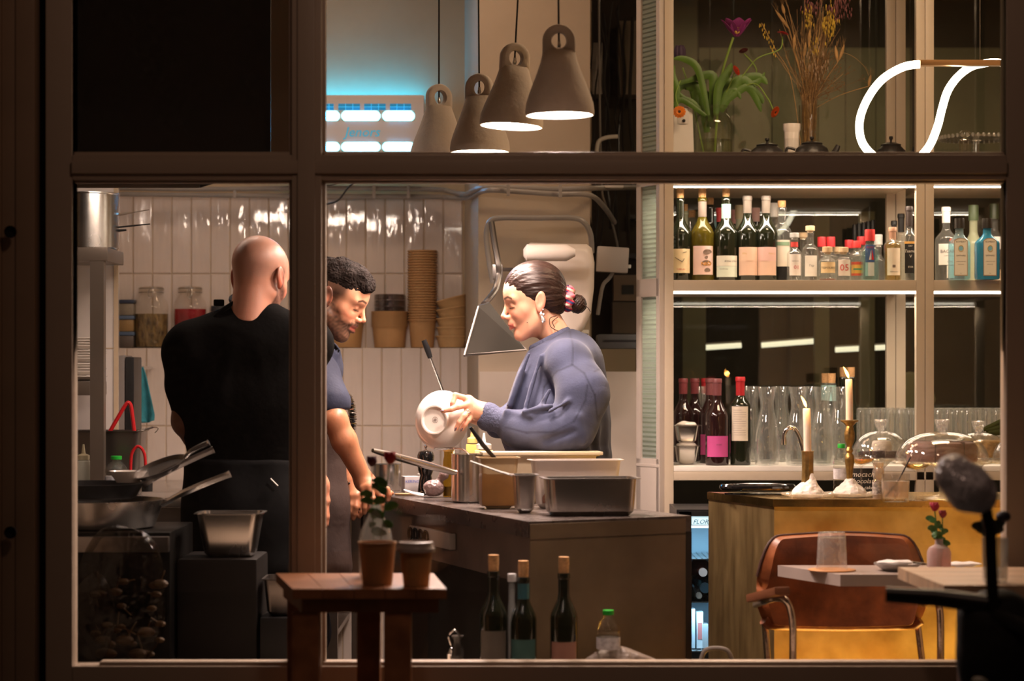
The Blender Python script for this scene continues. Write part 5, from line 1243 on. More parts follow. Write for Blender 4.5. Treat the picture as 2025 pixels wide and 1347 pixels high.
# white tank with roll front
wk2 = thing('wall_tank', 'big rounded white tank mounted on the pier behind the dark haired person', 'tank', P(1105, 660, 570))
mb = MB(); sT = 575
x0, x1 = 1035, 1175
prof = [(x0 + 60, 640), (x0 + 30, 560), (x0 + 4, 505), (x0 + 4, 488), (x0 + 14, 481), (1160, 484), (1170, 492), (1175, 520), (1174, 570), (1168, 620), (1155, 650), (1140, 668), (1080, 668)]
V = [(PX(a, sT), PZ(b_, sT)) for a, b_ in prof]
def slab(mb, V, y0, y1, inset=.02):
    n = len(V); cx = sum(v[0] for v in V) / n; cz = sum(v[1] for v in V) / n; R_ = []
    for y, k in ((y1, 0), (y0 + inset, 0), (y0 + inset * .35, inset * .3), (y0, inset)):
        for (x, z) in V:
            l = math.hypot(x - cx, z - cz); f = 1 - k / l; R_.append((cx + (x - cx) * f, y, cz + (z - cz) * f))
    fs = [(j * n + i, j * n + (i + 1) % n, (j + 1) * n + (i + 1) % n, (j + 1) * n + i) for j in range(3) for i in range(n)] + [tuple(range(n))[::-1], tuple(range(3 * n, 4 * n))]
    mb.add(R_, fs)
slab(mb, V, DY(sT) - .06, YP - .002, .03); mb.build('tank_body', pm('tank_white', (.50, .43, .38), .4), wk2, world=True, smooth=50)
mb = MB(); a, b_ = P(1042, 500, 590), P(1120, 500, 590); mb.tube([a + Vector((-.012, 0, 0)), a, b_, b_ + Vector((.03, 0, .0))], [.012, .0285, .0285, .012], 26); mb.build('roll', pm('roll_white', (.56, .50, .46), .5), wk2, world=True, smooth=50)
# the funnel shaped steel hood on its pipe
fh = thing('funnel_hood', 'grey steel funnel hood on a bent pipe beside the kitchen pier', 'hood', P(965, 600, 592))
f0 = 600
mb = MB()
apex = P(957, 600, f0); c1 = P(978, 698, f0)
quad = [P(918, 703, f0 + 12), P(1040, 692, f0 - 5), P(1030, 682, f0 - 22), P(938, 688, f0 - 22)]
top = [P(946, 606, f0 + 4), P(968, 598, f0), P(966, 596, f0 - 8), P(948, 602, f0 - 8)]
vs = top + quad; fs = [(0, 1, 5, 4), (1, 2, 6, 5), (2, 3, 7, 6), (3, 0, 4, 7), (0, 3, 2, 1)]
mb.add(vs, fs); mb.build('hood_body', pm('funnel_grey', (.03, .026, .022), .4, var=.3, spec=.35), fh, world=True, smooth=0)
mb = MB(); mb.tube([quad[0], quad[1], quad[2], quad[3]], .004, 6, closed=True); mb.tube([top[0], quad[0]], .0035, 6); mb.build('rim', M['conduit'], fh, world=True)
mb = MB(); mb.tube(spline([P(957, 602, 596), P(966, 592, 592), P(980, 572, 588), P(986, 545, 586), P(985, 520, 586), P(978, 480, 584), P(972, 440, 582)], 8), [.010] * 100 and .011, 10); mb.build('pipe', M['steeld'], fh, world=True)
mb = MB(); mb.box(P(984, 538, 585), (.035, .035, .05), bev=.004); mb.tube([P(985, 533, 585), P(1012, 533, 560)], .007, 8); mb.build('joint', M['steeld'], fh, world=True)
t = thing('wall_mounted_router', 'white box with small green light behind the dark haired person', 'router', P(1150, 700, 565)); mb = MB(); mb.bb((PX(1118, 565), YP - .1, PZ(692, 565)), (PX(1168, 565), YP - .013, PZ(650, 565)), bev=.004); mb.build('box_body', M['white'], t, world=True)
mb = MB(); mb.bb((PX(1122, 565), YP - .104, PZ(672, 565)), (PX(1167, 565), YP - .101, PZ(658, 565))); mb.build('front_strip', M['black'], t, world=True)
mb = MB(); mb.sph((PX(1152, 565), YP - .106, PZ(666, 565)), .0035, 10); mb.build('status_light', emi('green_led', '#30ff30', 6), t, world=True)
t = thing('printer', 'dark low machine on the shelf beside the ribbed glass end', 'machine', P(1222, 700, 545)); mb = MB(); mb.bb((PX(1180, 545), DY(545) - .1, PZ(690, 545)), (PX(1268, 545), DY(545) + .1, PZ(662, 545)), bev=.008); mb.build('machine_body', pm('dark_grey', (.05, .05, .052), .45), t, world=True)
mb = MB(); mb.bb((PX(1192, 545), DY(545) - .104, PZ(676, 545)), (PX(1262, 545), DY(545) - .101, PZ(673, 545))); mb.build('slot', M['black'], t, world=True)

# ---------------------------------------------------------- range hood over the near corner
hd_ = thing('range_hood', 'large dark extractor hood hanging above the stacked pans', 'hood', (PX(300, 700), DY(690), 2.0))
blackm = pm('hood_black', (.006, .005, .004), .55, var=.2)
sH = 690
mb = MB(); pr = [(-400, -400), (535, -400), (535, 320), (440, 357), (395, 371), (-400, 371)]
V = [(PX(a, sH), PZ(b_, sH)) for a, b_ in pr]; n = len(V)
y0, y1 = DY(sH), DY(sH) + .55
V = [(max(x, -2.45), min(z, 3.09)) for x, z in V]
mb.add([(x, y0, z) for x, z in V] + [(x, y0 + .012, z) for x, z in V], [tuple(range(n)), tuple(range(n, 2 * n))[::-1]] + [(i, (i + 1) % n, n + (i + 1) % n, n + i) for i in range(n)]); mb.bb((-2.4, y0 + .012, 2.25), (PX(535, sH), y1, 2.27)); mb.bb((PX(535, sH) - .012, y0 + .012, PZ(320, sH)), (PX(535, sH), y1 - .2, 2.25)); mb.build('hood_body', blackm, hd_, world=True, smooth=0)
mb = MB(); mb.bb((-2.4, y0 - .006, PZ(372, sH)), (PX(395, sH), y0 - .001, PZ(366, sH))); mb.build('edge_strip', M['steeld'], hd_, world=True, smooth=0)
mb = MB(); mb.bb((PX(536, 700), DY(700), PZ(352, 700)), (PX(600, 700), DY(700) + .02, 3.09)); put(mb, 'side_board', pm('brown_board', (.12, .08, .05), .6), 'narrow brown board hanging beside the dark hood', 'board', (0, 0, 0))

# ---------------------------------------------------------- prep table with pans by the window
pt = thing('stove', 'dark stove block at the window carrying the stacked pans', 'stove', (PX(230, 745), 6.0, 0))
TZ = PZ(1046, 738)
mb = MB(); mb.bb((PX(60, 745), 5.83, 0), (PX(345, 745), 6.25, TZ), bev=.006); mb.build('stove_body', pm('stove_dark', (.004, .0035, .003), .5, var=.3, spec=.2), pt, world=True)
mb = MB(); mb.bb((PX(60, 745), 5.80, TZ - .05), (PX(345, 745), 5.828, TZ - .01), bev=.003); mb.build('front_rail', M['steeld'], pt, world=True)
def pan(name, label, c, r, h, handle, m, hm=None, tilt=(0, 0), depth=None):
    t = thing(name, label, 'pan', c); mb = MB(); mb.lathe([(0, 0), (r * .8, 0), (r * .86, .004), (r, h), (r + .003, h + .001), (r - .002, h + .001), (r * .84, .006), (0, .003)], 48); mb.build('pan_body', m, t)
    if handle:
        a = Vector((r * .97, 0, h * .8)); mb = MB(); b_ = Vector(handle); mb.tube(spline([a, a.lerp(b_, .3) + Vector((0, 0, .006)), a.lerp(b_, .7) + Vector((0, 0, .004)), b_], 5), [.006] * 5 + [.007] * 10 + [.008], 8, flat=1.6); mb.build('handle', hm or m, t)
    t.rotation_euler = (tilt[0], tilt[1], 0); return t
c = Vector((PX(190, 735), DY(735) + .02, TZ + .001))
pan('sauté_pan'.replace('é', 'e'), 'wide shiny steel pan at the bottom of the pan stack', c, .178, .075, (.36, -.02, .145), M['steel'])
pan('frying_pan', 'black frying pan lying on top of the wide steel pan', c + Vector((-.03, .0, .079)), .155, .040, (.34, .03, .13), M['black'], M['steeld'])
pan('frying_pan', 'thin tilted steel pan leaning out of the pan stack', c + Vector((.165, .04, .150)), .075, .014, (.15, .0, .03), M['steeld'], M['steel'], tilt=(.25, -.34))
mb = MB(); mb.lathe([(0, 0), (.03, 0), (.05, .03), (.052, .03), (.031, -.001), (0, -.002)], 28); put(mb, 'sauce_bowl', M['ceramic'], 'small white bowl tucked behind the black frying pan', 'bowl', (PX(250, 700), DY(700) + .12, CZ + .06) if False else Vector((PX(247, 735), DY(735) + .05, TZ + .122)))
for i, (px, py, col_) in enumerate(((306, 925, '#a01050'), (291, 932, '#101010'))):
    t = thing('marker_pen', ['pink capped pen standing in the black pot by the tub', 'black pot by the steel tub holding the pink pen'][i], ['pen', 'pot'][i], P(px, py, 590)); mb = MB()
    if i == 0: mb.tube([P(298, 940, 601), P(310, 914, 601)], .0075, 8)
    else: mb.lathe([(0, 0), (.018, 0), (.019, .06), (.016, .06), (.015, .004), (0, .004)], 20, c=tuple(P(291, 972, 600)))
    mb.build(['pen_cap', 'pot_body'][i], pm('pen%d' % i, col_, .4), t, world=True)
    if i == 1: t.name = 'pen_pot'
ap = thing('low_appliance', 'dark low appliance block carrying the steel tub beside the plastic bags', 'appliance', (PX(430, 745), 6.0, 0))
AZ = PZ(1106, 745)
mb = MB(); mb.bb((PX(350, 745), DY(745), 0), (PX(508, 745), DY(745) + .27, AZ), bev=.01); mb.build('appliance_body', pm('warm_grey', (.010, .008, .007), .5, var=.2, spec=.25), ap, world=True)
tub = gn_pan('', '', '', .185, .16, 0, PZ(1018, 745) - AZ, None, rim=.009, taper=.016)
put(tub, 'steel_tub', M['steel'], 'empty stainless tub on the dark appliance below the black apron', 'tub', (PX(447, 745), DY(745) + .10, AZ + .001), 0)
bx = thing('storage_crate', 'dark crate low beside the stool carrying a steel tub', 'crate', (PX(530, 745), 6.0, 0)); mb = MB(); mb.bb((PX(514, 745), DY(745), 0), (PX(590, 745), DY(745) + .2, PZ(1222, 745)), bev=.005); mb.build('crate_body', M['black'], bx, world=True)
tub = gn_pan('', '', '', .10, .15, 0, .1, None, rim=.006, taper=.008); put(tub, 'steel_tub', M['steeld'], 'small steel tub on the dark crate beside the stool', 'tub', (PX(552, 745), DY(745) + .09, PZ(1222, 745) + .001))
# clear plastic bags
def bag(name, label, c, r, h, seed, m):
    def f(X):
        q = X - A3(c); z = q[..., 2] / h
        d = ell(X, (c[0], c[1], c[2]), (r, r * .45, h)); return d + .010 * vnoise(X * [1, 1, .45], 55, seed) + .006 * np.abs(vnoise(X * [1.2, 1, .3], 150, seed + 1))
    o = sdf_obj(name, f, np.array(c) - (r + .03, .12, h + .03), np.array(c) + (r + .03, .12, h + .03), .007, m, None, Matrix.Translation(-Vector(c)), None, 1); o.location = c; tag(o, label, 'bag'); return o
bagm = thin('bag_film', (.66, .62, .57), 1.28, rough=.1, wav=1.5, ws=30)
bag('plastic_bag', 'large crumpled clear plastic bag hanging in front of the dark stove', P(240, 1180, 762), .125, .19, 3, bagm)
bag('plastic_bag', 'smaller crumpled clear plastic bag low against the window frame', P(185, 1220, 768), .06, .12, 8, bagm)
mb = MB(); random.seed(4)
for i in range(26):
    a = Vector((random.uniform(-.09, .09), random.uniform(-.02, .02), random.uniform(-.13, .08))); b_ = a + Vector((random.uniform(-.04, .04), 0, random.uniform(-.06, .06))); mb.sph(a, random.uniform(.008, .018), 8, (1.4, .7, .8)); mb.tube([a, b_], .002, 5)
o = put(mb, 'vegetable_scraps', pm('scraps', (.07, .035, .008), .6, var=.5), 'brown and yellow scraps inside the large clear bag', 'scraps', P(250, 1200, 762)); o['kind'] = 'stuff'

# ---------------------------------------------------------- things on the island
def onw(px, s, dz=0): return Vector((PX(px, s), DY(s), KZ + .001 + dz))
def pan_on(px, s, w, d, h, m, label, name='steel_tub', rz=0, **k):
    return put(gn_pan('', '', '', w, d, 0, h, None, **k), name, m, label, 'tub', onw(px, s), rz)
RZ = .30
pan_on(1166, 734, .264, .15, .101, M['steel'], 'large shiny steel tub at the end of the island worktop', rz=RZ * .4, rim=.012, taper=.006)
milky = pm('milky_tub', (.62, .55, .50), .35, trans=.35, sss=0)
cream = pm('cream_tub', (.70, .58, .40), .35, trans=.15)
t = pan_on(1138, 697, .27, .10, .137, milky, 'tall frosted plastic tub standing behind the large shiny steel tub', 'plastic_tub', rz=RZ * .4, rim=.010, taper=.014)
mb = MB(); mb.box((0, 0, .038), (.20, .06, .05), bev=.01); mb.build('sauce', pm('brown_sauce', (.12, .05, .03), .4), t)
t = pan_on(1070, 672, .342, .085, .141, cream, 'long cream lidded plastic tub behind the frosted tub', 'plastic_tub', rz=RZ * .4, rim=.010, taper=.014)
mb = MB(); mb.box((0, 0, .1465), (.355, .095, .010), bev=.004); mb.build('lid', cream, t)
t = pan_on(985, 700, .12, .10, .145, pm('sauce_plastic', (.50, .36, .20), .3, trans=.2), 'plastic tub of brown sauce with a spatula resting in it', 'plastic_tub', rz=RZ * .4, rim=.006, taper=.012)
mb = MB(); mb.box((0, 0, .055), (.103, .083, .095), bev=.012); mb.build('sauce', pm('curry_sauce', (.17, .075, .018), .4, var=.3, vs=12), t)
pan_on(1037, 722, .075, .10, .105, M['steel'], 'small steel tub between the brown sauce tub and the shiny tub', rz=RZ * .4, rim=.008, taper=.006)
t = thing('spatula', 'black handled steel spatula leaning out of the brown sauce tub', 'spatula', P(985, 900, 700)); mb = MB(); mb.tube([P(930, 845, 700), P(955, 880, 698), P(985, 914, 694)], [.005, .0062, .005], 8, flat=1.3); mb.build('handle', M['black'], t, world=True); mb = MB(); mb.tube([P(985, 914, 694), P(1000, 930, 690)], .003, 6); mb.build('blade', M['steel'], t, world=True)
t = thing('spoon', 'long steel spoon lying across the sauce tub towards the frosted tub', 'spoon', P(985, 930, 700)); mb = MB(); mb.tube([P(930, 912, 712), P(985, 932, 712), P(1030, 945, 712)], [.003, .004, .005], 8, flat=.6); mb.build('handle', M['conduit'], t, world=True); mb = MB(); mb.sph(P(1036, 946, 712), .018, 16, (1.5, .9, .35)); mb.build('scoop', M['steel'], t, world=True)
# saucepan with a long handle
sp = thing('saucepan', 'small steel saucepan with long handle pointing towards the cooks', 'saucepan', onw(926, 668))
mb = MB(); r = .050; mb.lathe([(0, 0), (r - .005, 0), (r, .005), (r, .142), (r + .002, .143), (r - .002, .143), (r - .002, .006), (0, .005)], 44); mb.build('pan_body', M['steel'], sp)
mb = MB(); a, b_ = P(896, 934, 675) - sp.location, P(737, 891, 700) - sp.location; mb.tube([a + Vector((.012, 0, 0)), a, a.lerp(b_, .35), a.lerp(b_, .8), b_], [.006, .009, .0115, .0105, .006], 12); mb.build('handle', M['steel'], sp)
mb = MB(); mb.lathe([(0, .10), (r - .003, .10)], 30); mb.build('sauce', pm('pale_broth', (.35, .26, .16), .3), sp)
# oil bottle, grinder, squeeze bottles, cartons, dough bag, plate, board
ob = thing('oil_bottle', 'glass bottle of yellow oil between the dough bag and the saucepan', 'bottle', onw(887, 640)); mb = MB(); mb.lathe([(0, 0), (.016, 0), (.0175, .004), (.0175, .11), (.014, .125), (.0145, .14), (0, .14)], 24); mb.build('glass_body', thin('oil_glass', (.72, .56, .16), 1.5), ob)
mb = MB(); mb.lathe([(0, .003), (.015, .003), (.015, .032), (0, .032)], 20); mb.build('oil', pm('green_oil', (.24, .20, .02), .1), ob)
mb = MB(); mb.lathe([(0, .1405), (.017, .1405), (.017, .152), (0, .152)], 20); mb.build('cap', pm('gold_cap', (.62, .38, .1), .3, .6), ob)
gr = thing('pepper_grinder', 'glossy black pepper grinder in front of the tipped white bowl', 'grinder', onw(842, 628)); mb = MB()
mb.lathe([(0, 0), (.024, 0), (.026, .01), (.022, .04), (.018, .06), (.024, .075), (.026, .09), (.0145, .097), (.0145, .1), (.026, .107), (.0275, .122), (.022, .135), (.006, .139), (0, .139)], 30); mb.build('body', pm('gloss_black', (.006, .006, .006), .08, coat=.6), gr)
mb = MB(); mb.lathe([(0, .1395), (.004, .1395), (.003, .145), (.0055, .149), (.0055, .154), (0, .157)], 16); mb.build('knob', M['chrome'], gr)
yl = pm('yellow_sauce', (.72, .50, .14), .35, trans=.1); ym_ = pm('pale_yellow', (.74, .60, .30), .35, trans=.15)
squeeze(onw(934, 604), 'yellow squeeze bottle next to the hand, nearest the tipped bowl', yl, .021, .150, capm=pm('yellow_cap', (.75, .52, .18), .4), square=True)
squeeze(onw(957, 615), 'pale yellow squeeze bottle with white nozzle behind the sauce tub', ym_, .030, .135, square=True)
cg = [('milk_carton', 'grey carton with blue print on the island worktop', (.40, .37, .38), 812, 617, .050, .055, .052), ('milk_carton', 'white carton with round blue mark on the island worktop', (.70, .66, .64), 838, 603, .034, .05, .052)]
for nm_, lb, cl, px, s, w_, d_, h_ in cg:
    t = thing(nm_, lb, 'carton', onw(px, s), .25); mb = MB(); mb.box((0, 0, h_ / 2), (w_, d_, h_), bev=.002); mb.build('box_body', pm(lb[:12], cl, .6), t)
    blu = pm('print_blue', (.08, .12, .42), .5)
    if w_ > .04: mb = text_mb('KERING', .013); mb.v = [(x, y - d_ / 2 - .0005, z + .032) for x, y, z in mb.v]; mb.build('printing', blu, t, smooth=0)
    else:
        mb = MB(); mb.lathe([(.007, 0), (.0085, 0)], 20, M=Matrix.Translation((0, -d_ / 2 - .0008, .028)) @ Matrix.Rotation(PI / 2, 4, 'X')); mb.tube([(-.003, -d_ / 2 - .001, .028), (-.0005, -d_ / 2 - .001, .025), (.004, -d_ / 2 - .001, .031)], .0006, 5); mb.build('printing', blu, t)
t = thing('pot', 'steel pot standing on the island beside the gripping hand', 'pot', onw(765, 606)); mb = MB(); mb.lathe([(0, 0), (.045, 0), (.047, .004), (.047, .085), (.049, .086), (.045, .086), (.045, .005), (0, .005)], 36); mb.build('pot_body', M['steel'], t)
def dough(X): return ell(X, (0, 0, .027), (.034, .03, .027)) + .003 * vnoise(X, 160, 5) + .0025 * np.abs(vnoise(X, 300, 6))
def db(X): return smin(dough(X), cap(X, (.012, 0, .045), (.03, 0, .066), .006, .016), .01)
o = sdf_obj('dough_bag', db, (-.06, -.05, -.01), (.06, .05, .1), .0022, pm('cling_film', (.42, .30, .29), .22, bump=.5, bs=90, var=.3, vs=30, trans=.25), None, None, None, 1); o.location = onw(858, 642, .001); tag(o, 'pink lump wrapped in clear film beside the oil bottle', 'wrapped food')
mb = MB(); mb.lathe([(0, 0), (.034, 0), (.036, .003), (.036, .006), (0, .006)], 28, sy=.6); put(mb, 'wooden_board', pm('pale_wood', (.52, .34, .18), .6, var=.2), 'small round pale board on the island near the cartons', 'board', onw(803, 632))
t = thing('spoon', 'white spoon resting on the island in front of the cartons', 'spoon', onw(815, 636, .02)); mb = MB(); mb.tube([onw(798, 640, .022), onw(815, 640, .012), onw(838, 640, .004)], [.003, .006, .008], 8, flat=.5); mb.build('handle', M['ceramic'], t, world=True)
t = thing('tongs', 'black handled steel tongs standing up behind the tipped white bowl', 'tongs', P(862, 770, 605)); 
mb = MB(); mb.tube([P(838, 673, 590), P(845, 690, 590), P(851, 708, 590)], [.0075, .009, .007], 10, flat=1.4); mb.build('grip', M['black'], t, world=True)
mb = MB(); a, b_ = P(851, 708, 590), P(886, 800, 600); mb.tube([a, b_], .0055, 8, flat=.6); mb.tube([b_, Vector((PX(905, 615), DY(615), KZ + .004))], .0055, 8); mb.build('arm', M['steel'], t, world=True)
mb = MB(); mb.lathe([(0, .0), (.028, 0), (.034, .008), (.034, .0095), (.0, .003)], 28); put(mb, 'jar_lid', M['steel'], 'thin steel lid balanced on the grinder side of the oil bottle', 'lid', P(888, 894, 652)) if False else None
t = thing('ladle', 'thin steel ladle lying over the rim of the saucepan', 'ladle', P(900, 890, 650)); mb = MB(); mb.tube(spline([P(858, 888, 655), P(895, 887, 655), P(915, 889, 660), P(928, 900, 664), P(935, 915, 668)], 6), .0028, 7, flat=1.6); mb.build('handle', M['steel'], t, world=True)

# lamps recessed inside the hood, shining onto the tiles
for i, x in enumerate((-1.25, -.98, -.74)):
    mb = MB(); mb.tube([(x - .05, y0 + .30, 2.02), (x + .05, y0 + .30, 2.02)], .010, 12); mb.build('hood_bulb', emi('hood_lamp', '#fff0e0', 30), hd_, world=True)
area('hood_light', (-1.0, y0 + .30, 2.0), (.6, .05), 6, '#ffe4d0', rot=(math.radians(40), 0, 0))
# ================================================================== BOTTLES AND GLASSES ON THE SHELVES
MIDZ = PZ(554, SF) + .0005; LOZ = PZ(922, SF) + .0005; TPZ = TOPZ + .0005
def bprof(R, H, rn, zs, zn, base=.004, n=10):
    p = [(0, .004), (R * .8, 0), (R * .96, .001), (R, base + .002), (R, zs)]
    for k in range(1, n): t = k / n; u = .5 - .5 * math.cos(PI * t); p.append((R + (rn - R) * u, zs + (zn - zs) * t))
    return p + [(rn, zn), (rn, H - .016), (rn + .0018, H - .014), (rn + .0018, H - .004), (rn, H - .001), (0, H - .001)]
gl = {}
gl['wine'] = pm('wine_glass_dark', (.010, .012, .006), .05, coat=.3, spec=.6)
gl['olive'] = pm('wine_glass_olive', (.15, .115, .012), .06, trans=.55, ior=1.3, var=.4, vs=25)
gl['clear'] = thin('bottle_glass', (.95, .96, .94), 1.5, milk=.07)
gl['aqua'] = thin('aqua_glass', (.62, .84, .82), 1.5, milk=.08)
gl['blue'] = pm('blue_glass', (.07, .42, .66), .08, trans=.45, ior=1.3)
gl['pale'] = pm('pale_green_glass', (.46, .48, .32), .15, trans=.3)
gl['red'] = pm('red_wine_glass', (.018, .006, .006), .06, coat=.3)
ink = pm('label_ink', (.05, .04, .035), .7); redink = pm('red_ink', (.55, .03, .03), .6)
def lab(t, R, w, z0, z1, col, name='label', c=0, e=.0008, var=.06):
    m = pm('paper' + str(col), col, .7, var=var, vs=40); mb = patch(w, z0, z1, R, e, c=c); return mb.build(name, m, t)
def ltext(t, txt, size, z, R, m, c=0, e=.0016, shear=0, name='lettering'):
    mb = text_mb(txt, size, 0, shear); mb.v = [(x + c, 0, zz + z) for x, y, zz in mb.v]
    mb.v = [((R + e) * math.sin(x / R), -(R + e) * math.cos(x / R), zz) for x, y, zz in mb.v]; return mb.build(name, m, t, smooth=0)
def bottle(name, label, px, s, z, R, H, g, rn=.0145, zs=.55, zn=.78, cap=None, capcol=None, caph=.05, capm=None, rz=0, sx=1, group=None, sq=False, liq=None, lf=.5, base=.004, dy=0):
    t = thing(name, label, 'bottle', (PX(px, s), DY(s) + dy, z), rz, group)
    pr = bprof(R, H, rn, H * zs, H * zn, base)
    mb = MB()
    if sq:   # squarish flask: superellipse cross section
        n = 32; vs = []; fs = []
        for r, zz in pr:
            k = min(1, max(0, (r - rn) / max(R - rn, 1e-6))); e = 2 + 3 * k
            for i in range(n):
                a = 2 * PI * i / n; ca, sa = math.cos(a), math.sin(a); q = (abs(ca) ** e + abs(sa) ** e) ** (-1 / e)
                vs.append((r * q * ca, r * q * sa * (.75 if sq == 2 else 1), zz))
        for j in range(len(pr) - 1):
            for i in range(n): fs.append((j * n + i, j * n + (i + 1) % n, (j + 1) * n + (i + 1) % n, (j + 1) * n + i))
        mb.add(vs, fs)
    else: mb.lathe(pr, 32)
    mb.build('glass_body', g, t)
    if liq is not None:
        mb = MB(); q = [(max(0, r - .0025), zz) for r, zz in pr if zz <= H * lf]; q.append((0, q[-1][1])); q[0] = (0, .005); mb.lathe(q, 28, sy=.75 if sq == 2 else 1); mb.build('liquid', liq, t)
    if cap == 'cork':
        mb = MB(); mb.lathe([(0, H - .001), (rn * .86, H - .001), (rn * .95, H + caph * .55), (rn * .92, H + caph), (0, H + caph)], 20); mb.build('cork', capm or M['cork'], t)
    elif cap == 'capsule':
        mb = MB(); mb.lathe([(rn + .0006, H - caph), (rn + .001, H - .016), (rn + .0026, H - .014), (rn + .0026, H - .003), (rn + .001, H + .0008), (0, H + .001)], 24); mb.build('capsule', pm('cap' + str(capcol), capcol, .45), t)
    elif cap == 'screw':
        mb = MB(); mb.lathe([(rn + .0012, H - caph * .6), (rn + .003, H - caph * .6), (rn + .003, H + caph * .3), (rn + .002, H + caph * .4), (0, H + caph * .4)], 24, rib=.02, nrib=24); mb.build('cap', pm('cap' + str(capcol), capcol, .35), t)
    elif cap == 'stopper':
        mb = MB(); mb.lathe([(0, H - .006), (rn * .8, H - .006), (rn * .85, H), (rn * 1.35, H + .001), (rn * 1.35, H + caph * .7), (rn * 1.2, H + caph * .75), (0, H + caph * .75)], 24); mb.build('stopper', pm('cap' + str(capcol), capcol, .6, var=.15, vs=90), t)
    return t
FR = 566; BKr = 552
# front row of wine
t = bottle('wine_bottle', 'dark wine bottle with half pulled cork against the shelf post, cream label', 1345, FR, MIDZ, .041, .292, gl['wine'], cap='cork', caph=.030)
lab(t, .041, .07, .028, .112, (.72, .58, .36)); ltext(t, 'S MELAS', .008, .038, .041, redink)
mb = MB()
for a, b_ in (((-.02, .082), (-.004, .072)), ((-.004, .072), (.004, .066)), ((.004, .066), (.012, .078)), ((.006, .098), (.02, .102))): mb.tube([((.0425) * math.sin(q[0] / .041), -.0425 * math.cos(q[0] / .041), q[1]) for q in (a, ((a[0] + b_[0]) / 2, (a[1] + b_[1]) / 2), b_)], .0009, 5)
mb.build('drawing', ink, t)
t = bottle('wine_bottle', 'olive wine bottle with pink label of stacked brown pebbles and pulled cork', 1389, FR, MIDZ, .0415, .294, gl['olive'], cap='cork', caph=.030)
mb = MB(); mb.lathe([(.0151, .225), (.0152, .284)], 24); mb.build('capsule', pm('taupe_capsule', (.20, .155, .13), .45), t)
lab(t, .0415, .078, .022, .122, (.78, .56, .52))
peb = pm('pebble_brown', (.19, .125, .095), .7)
def blob(t, R, cx, cz, rx, rz_, m, seed=0, e=.0016):
    rs = random.Random(seed); n = 20; ph = rs.random() * 6; v = [(0, 0)]; 
    for i in range(n): a = 2 * PI * i / n; k = 1 + .12 * math.sin(2 * a + ph) + .07 * math.sin(3 * a + ph * 2); v.append((k * rx * math.cos(a), k * rz_ * math.sin(a)))
    V = [((R + e) * math.sin((cx + x) / R), -(R + e) * math.cos((cx + x) / R), cz + z) for x, z in v]
    mb = MB(); mb.add(V, [(0, i + 1, (i + 1) % n + 1) for i in range(n)]); return mb.build('pebble_print', m, t, smooth=0)
blob(t, .0415, .014, .101, .015, .010, peb, 1); blob(t, .0415, .010, .082, .0065, .0055, peb, 2); blob(t, .0415, .011, .062, .017, .011, peb, 3); blob(t, .0415, .014, .038, .010, .0085, peb, 4)
ltext(t, 'NIÓI', .017, .054, .0415, pm('orange_ink', (.85, .36, .03), .6), c=.010, e=.0024)
t = bottle('wine_bottle', 'dark wine bottle with pale teal capsule and two toned label', 1436, FR, MIDZ, .0425, .296, gl['wine'], cap='cork', caph=.028)
mb = MB(); mb.lathe([(.0165, .215), (.0166, .270)], 24); mb.build('capsule', pm('teal_capsule', (.28, .47, .44), .5), t)
lab(t, .0425, .082, .052, .088, (.72, .70, .62)); lab(t, .0425, .082, .014, .0515, (.62, .70, .62)); ltext(t, 'Ktima Chrs', .0095, .066, .0425, ink, c=.012, shear=.4); ltext(t, 'Chardonnay', .006, .040, .0425, ink, c=-.012)
mb = MB(); mb.add([], []); 
for i, (px, lb, cc) in enumerate(((1478, 'dark wine bottle with grey capsule and peach label, nearer the teal one', 'PIN'), (1515, 'dark wine bottle with grey capsule and peach label, nearer the clear bottle', 'MAIO'))):
    t = bottle('wine_bottle', lb, px, FR, MIDZ, .040, .298, gl['wine'], cap='capsule', capcol=(.15, .12, .10), caph=.060)
    lab(t, .040, .072, .020, .118, (.70, .48, .38)); mb = patch(.072, .070, .118, .040, .0012); mb.build('label_tint', pm('label_peach%d' % i, [(.74, .52, .40), (.72, .46, .42)][i], .7), t); ltext(t, cc, .010, .092, .040, pm('gold_ink', (.55, .33, .12), .6), c=-.014 + .03 * i, e=.002)
t = bottle('spirit_bottle', 'large clear bottle with wooden cork and tall cream label', 1546, FR - 2, MIDZ, .034, .262, gl['clear'], rn=.0155, zs=.66, zn=.80, cap='cork', caph=.022)
lab(t, .034, .055, .052, .145, (.74, .66, .56)); lab(t, .034, .05, .125, .138, (.22, .34, .22), e=.0014); mb = MB(); mb.lathe([(.0345, .004), (.0345, .051)], 28); mb.build('base_band', M['black'], t)
t = bottle('spirit_bottle', 'small clear bottle with red neck band and label numbered 01', 1571, FR + 3, MIDZ, .026, .150, gl['clear'], rn=.012, zs=.62, zn=.78, cap='stopper', capcol=(.55, .54, .52), caph=.022)
mb = MB(); mb.lathe([(.0128, .118), (.0128, .135)], 20); mb.build('neck_band', pm('red_band', (.62, .06, .05), .5), t); lab(t, .026, .042, .018, .092, (.78, .72, .68)); ltext(t, '01', .019, .040, .026, redink, c=.004); ltext(t, 'TSIPOURO', .005, .066, .026, ink)
t = bottle('spirit_bottle', 'clear bottle with wooden stopper and plain white label beside the one numbered 01', 1602, FR + 1, MIDZ, .029, .175, gl['clear'], rn=.012, zs=.62, zn=.76, cap='stopper', capcol=(.66, .48, .3), caph=.024)
lab(t, .029, .045, .016, .088, (.80, .77, .72)); ltext(t, 'Tsip', .011, .050, .029, ink, shear=.3)
t = bottle('spirit_bottle', 'thin clear bottle with wooden stopper between two clear spirit bottles at the back', 1588, BKr, MIDZ, .024, .165, gl['clear'], rn=.012, zs=.62, zn=.76, cap='stopper', capcol=(.66, .48, .3), caph=.024)
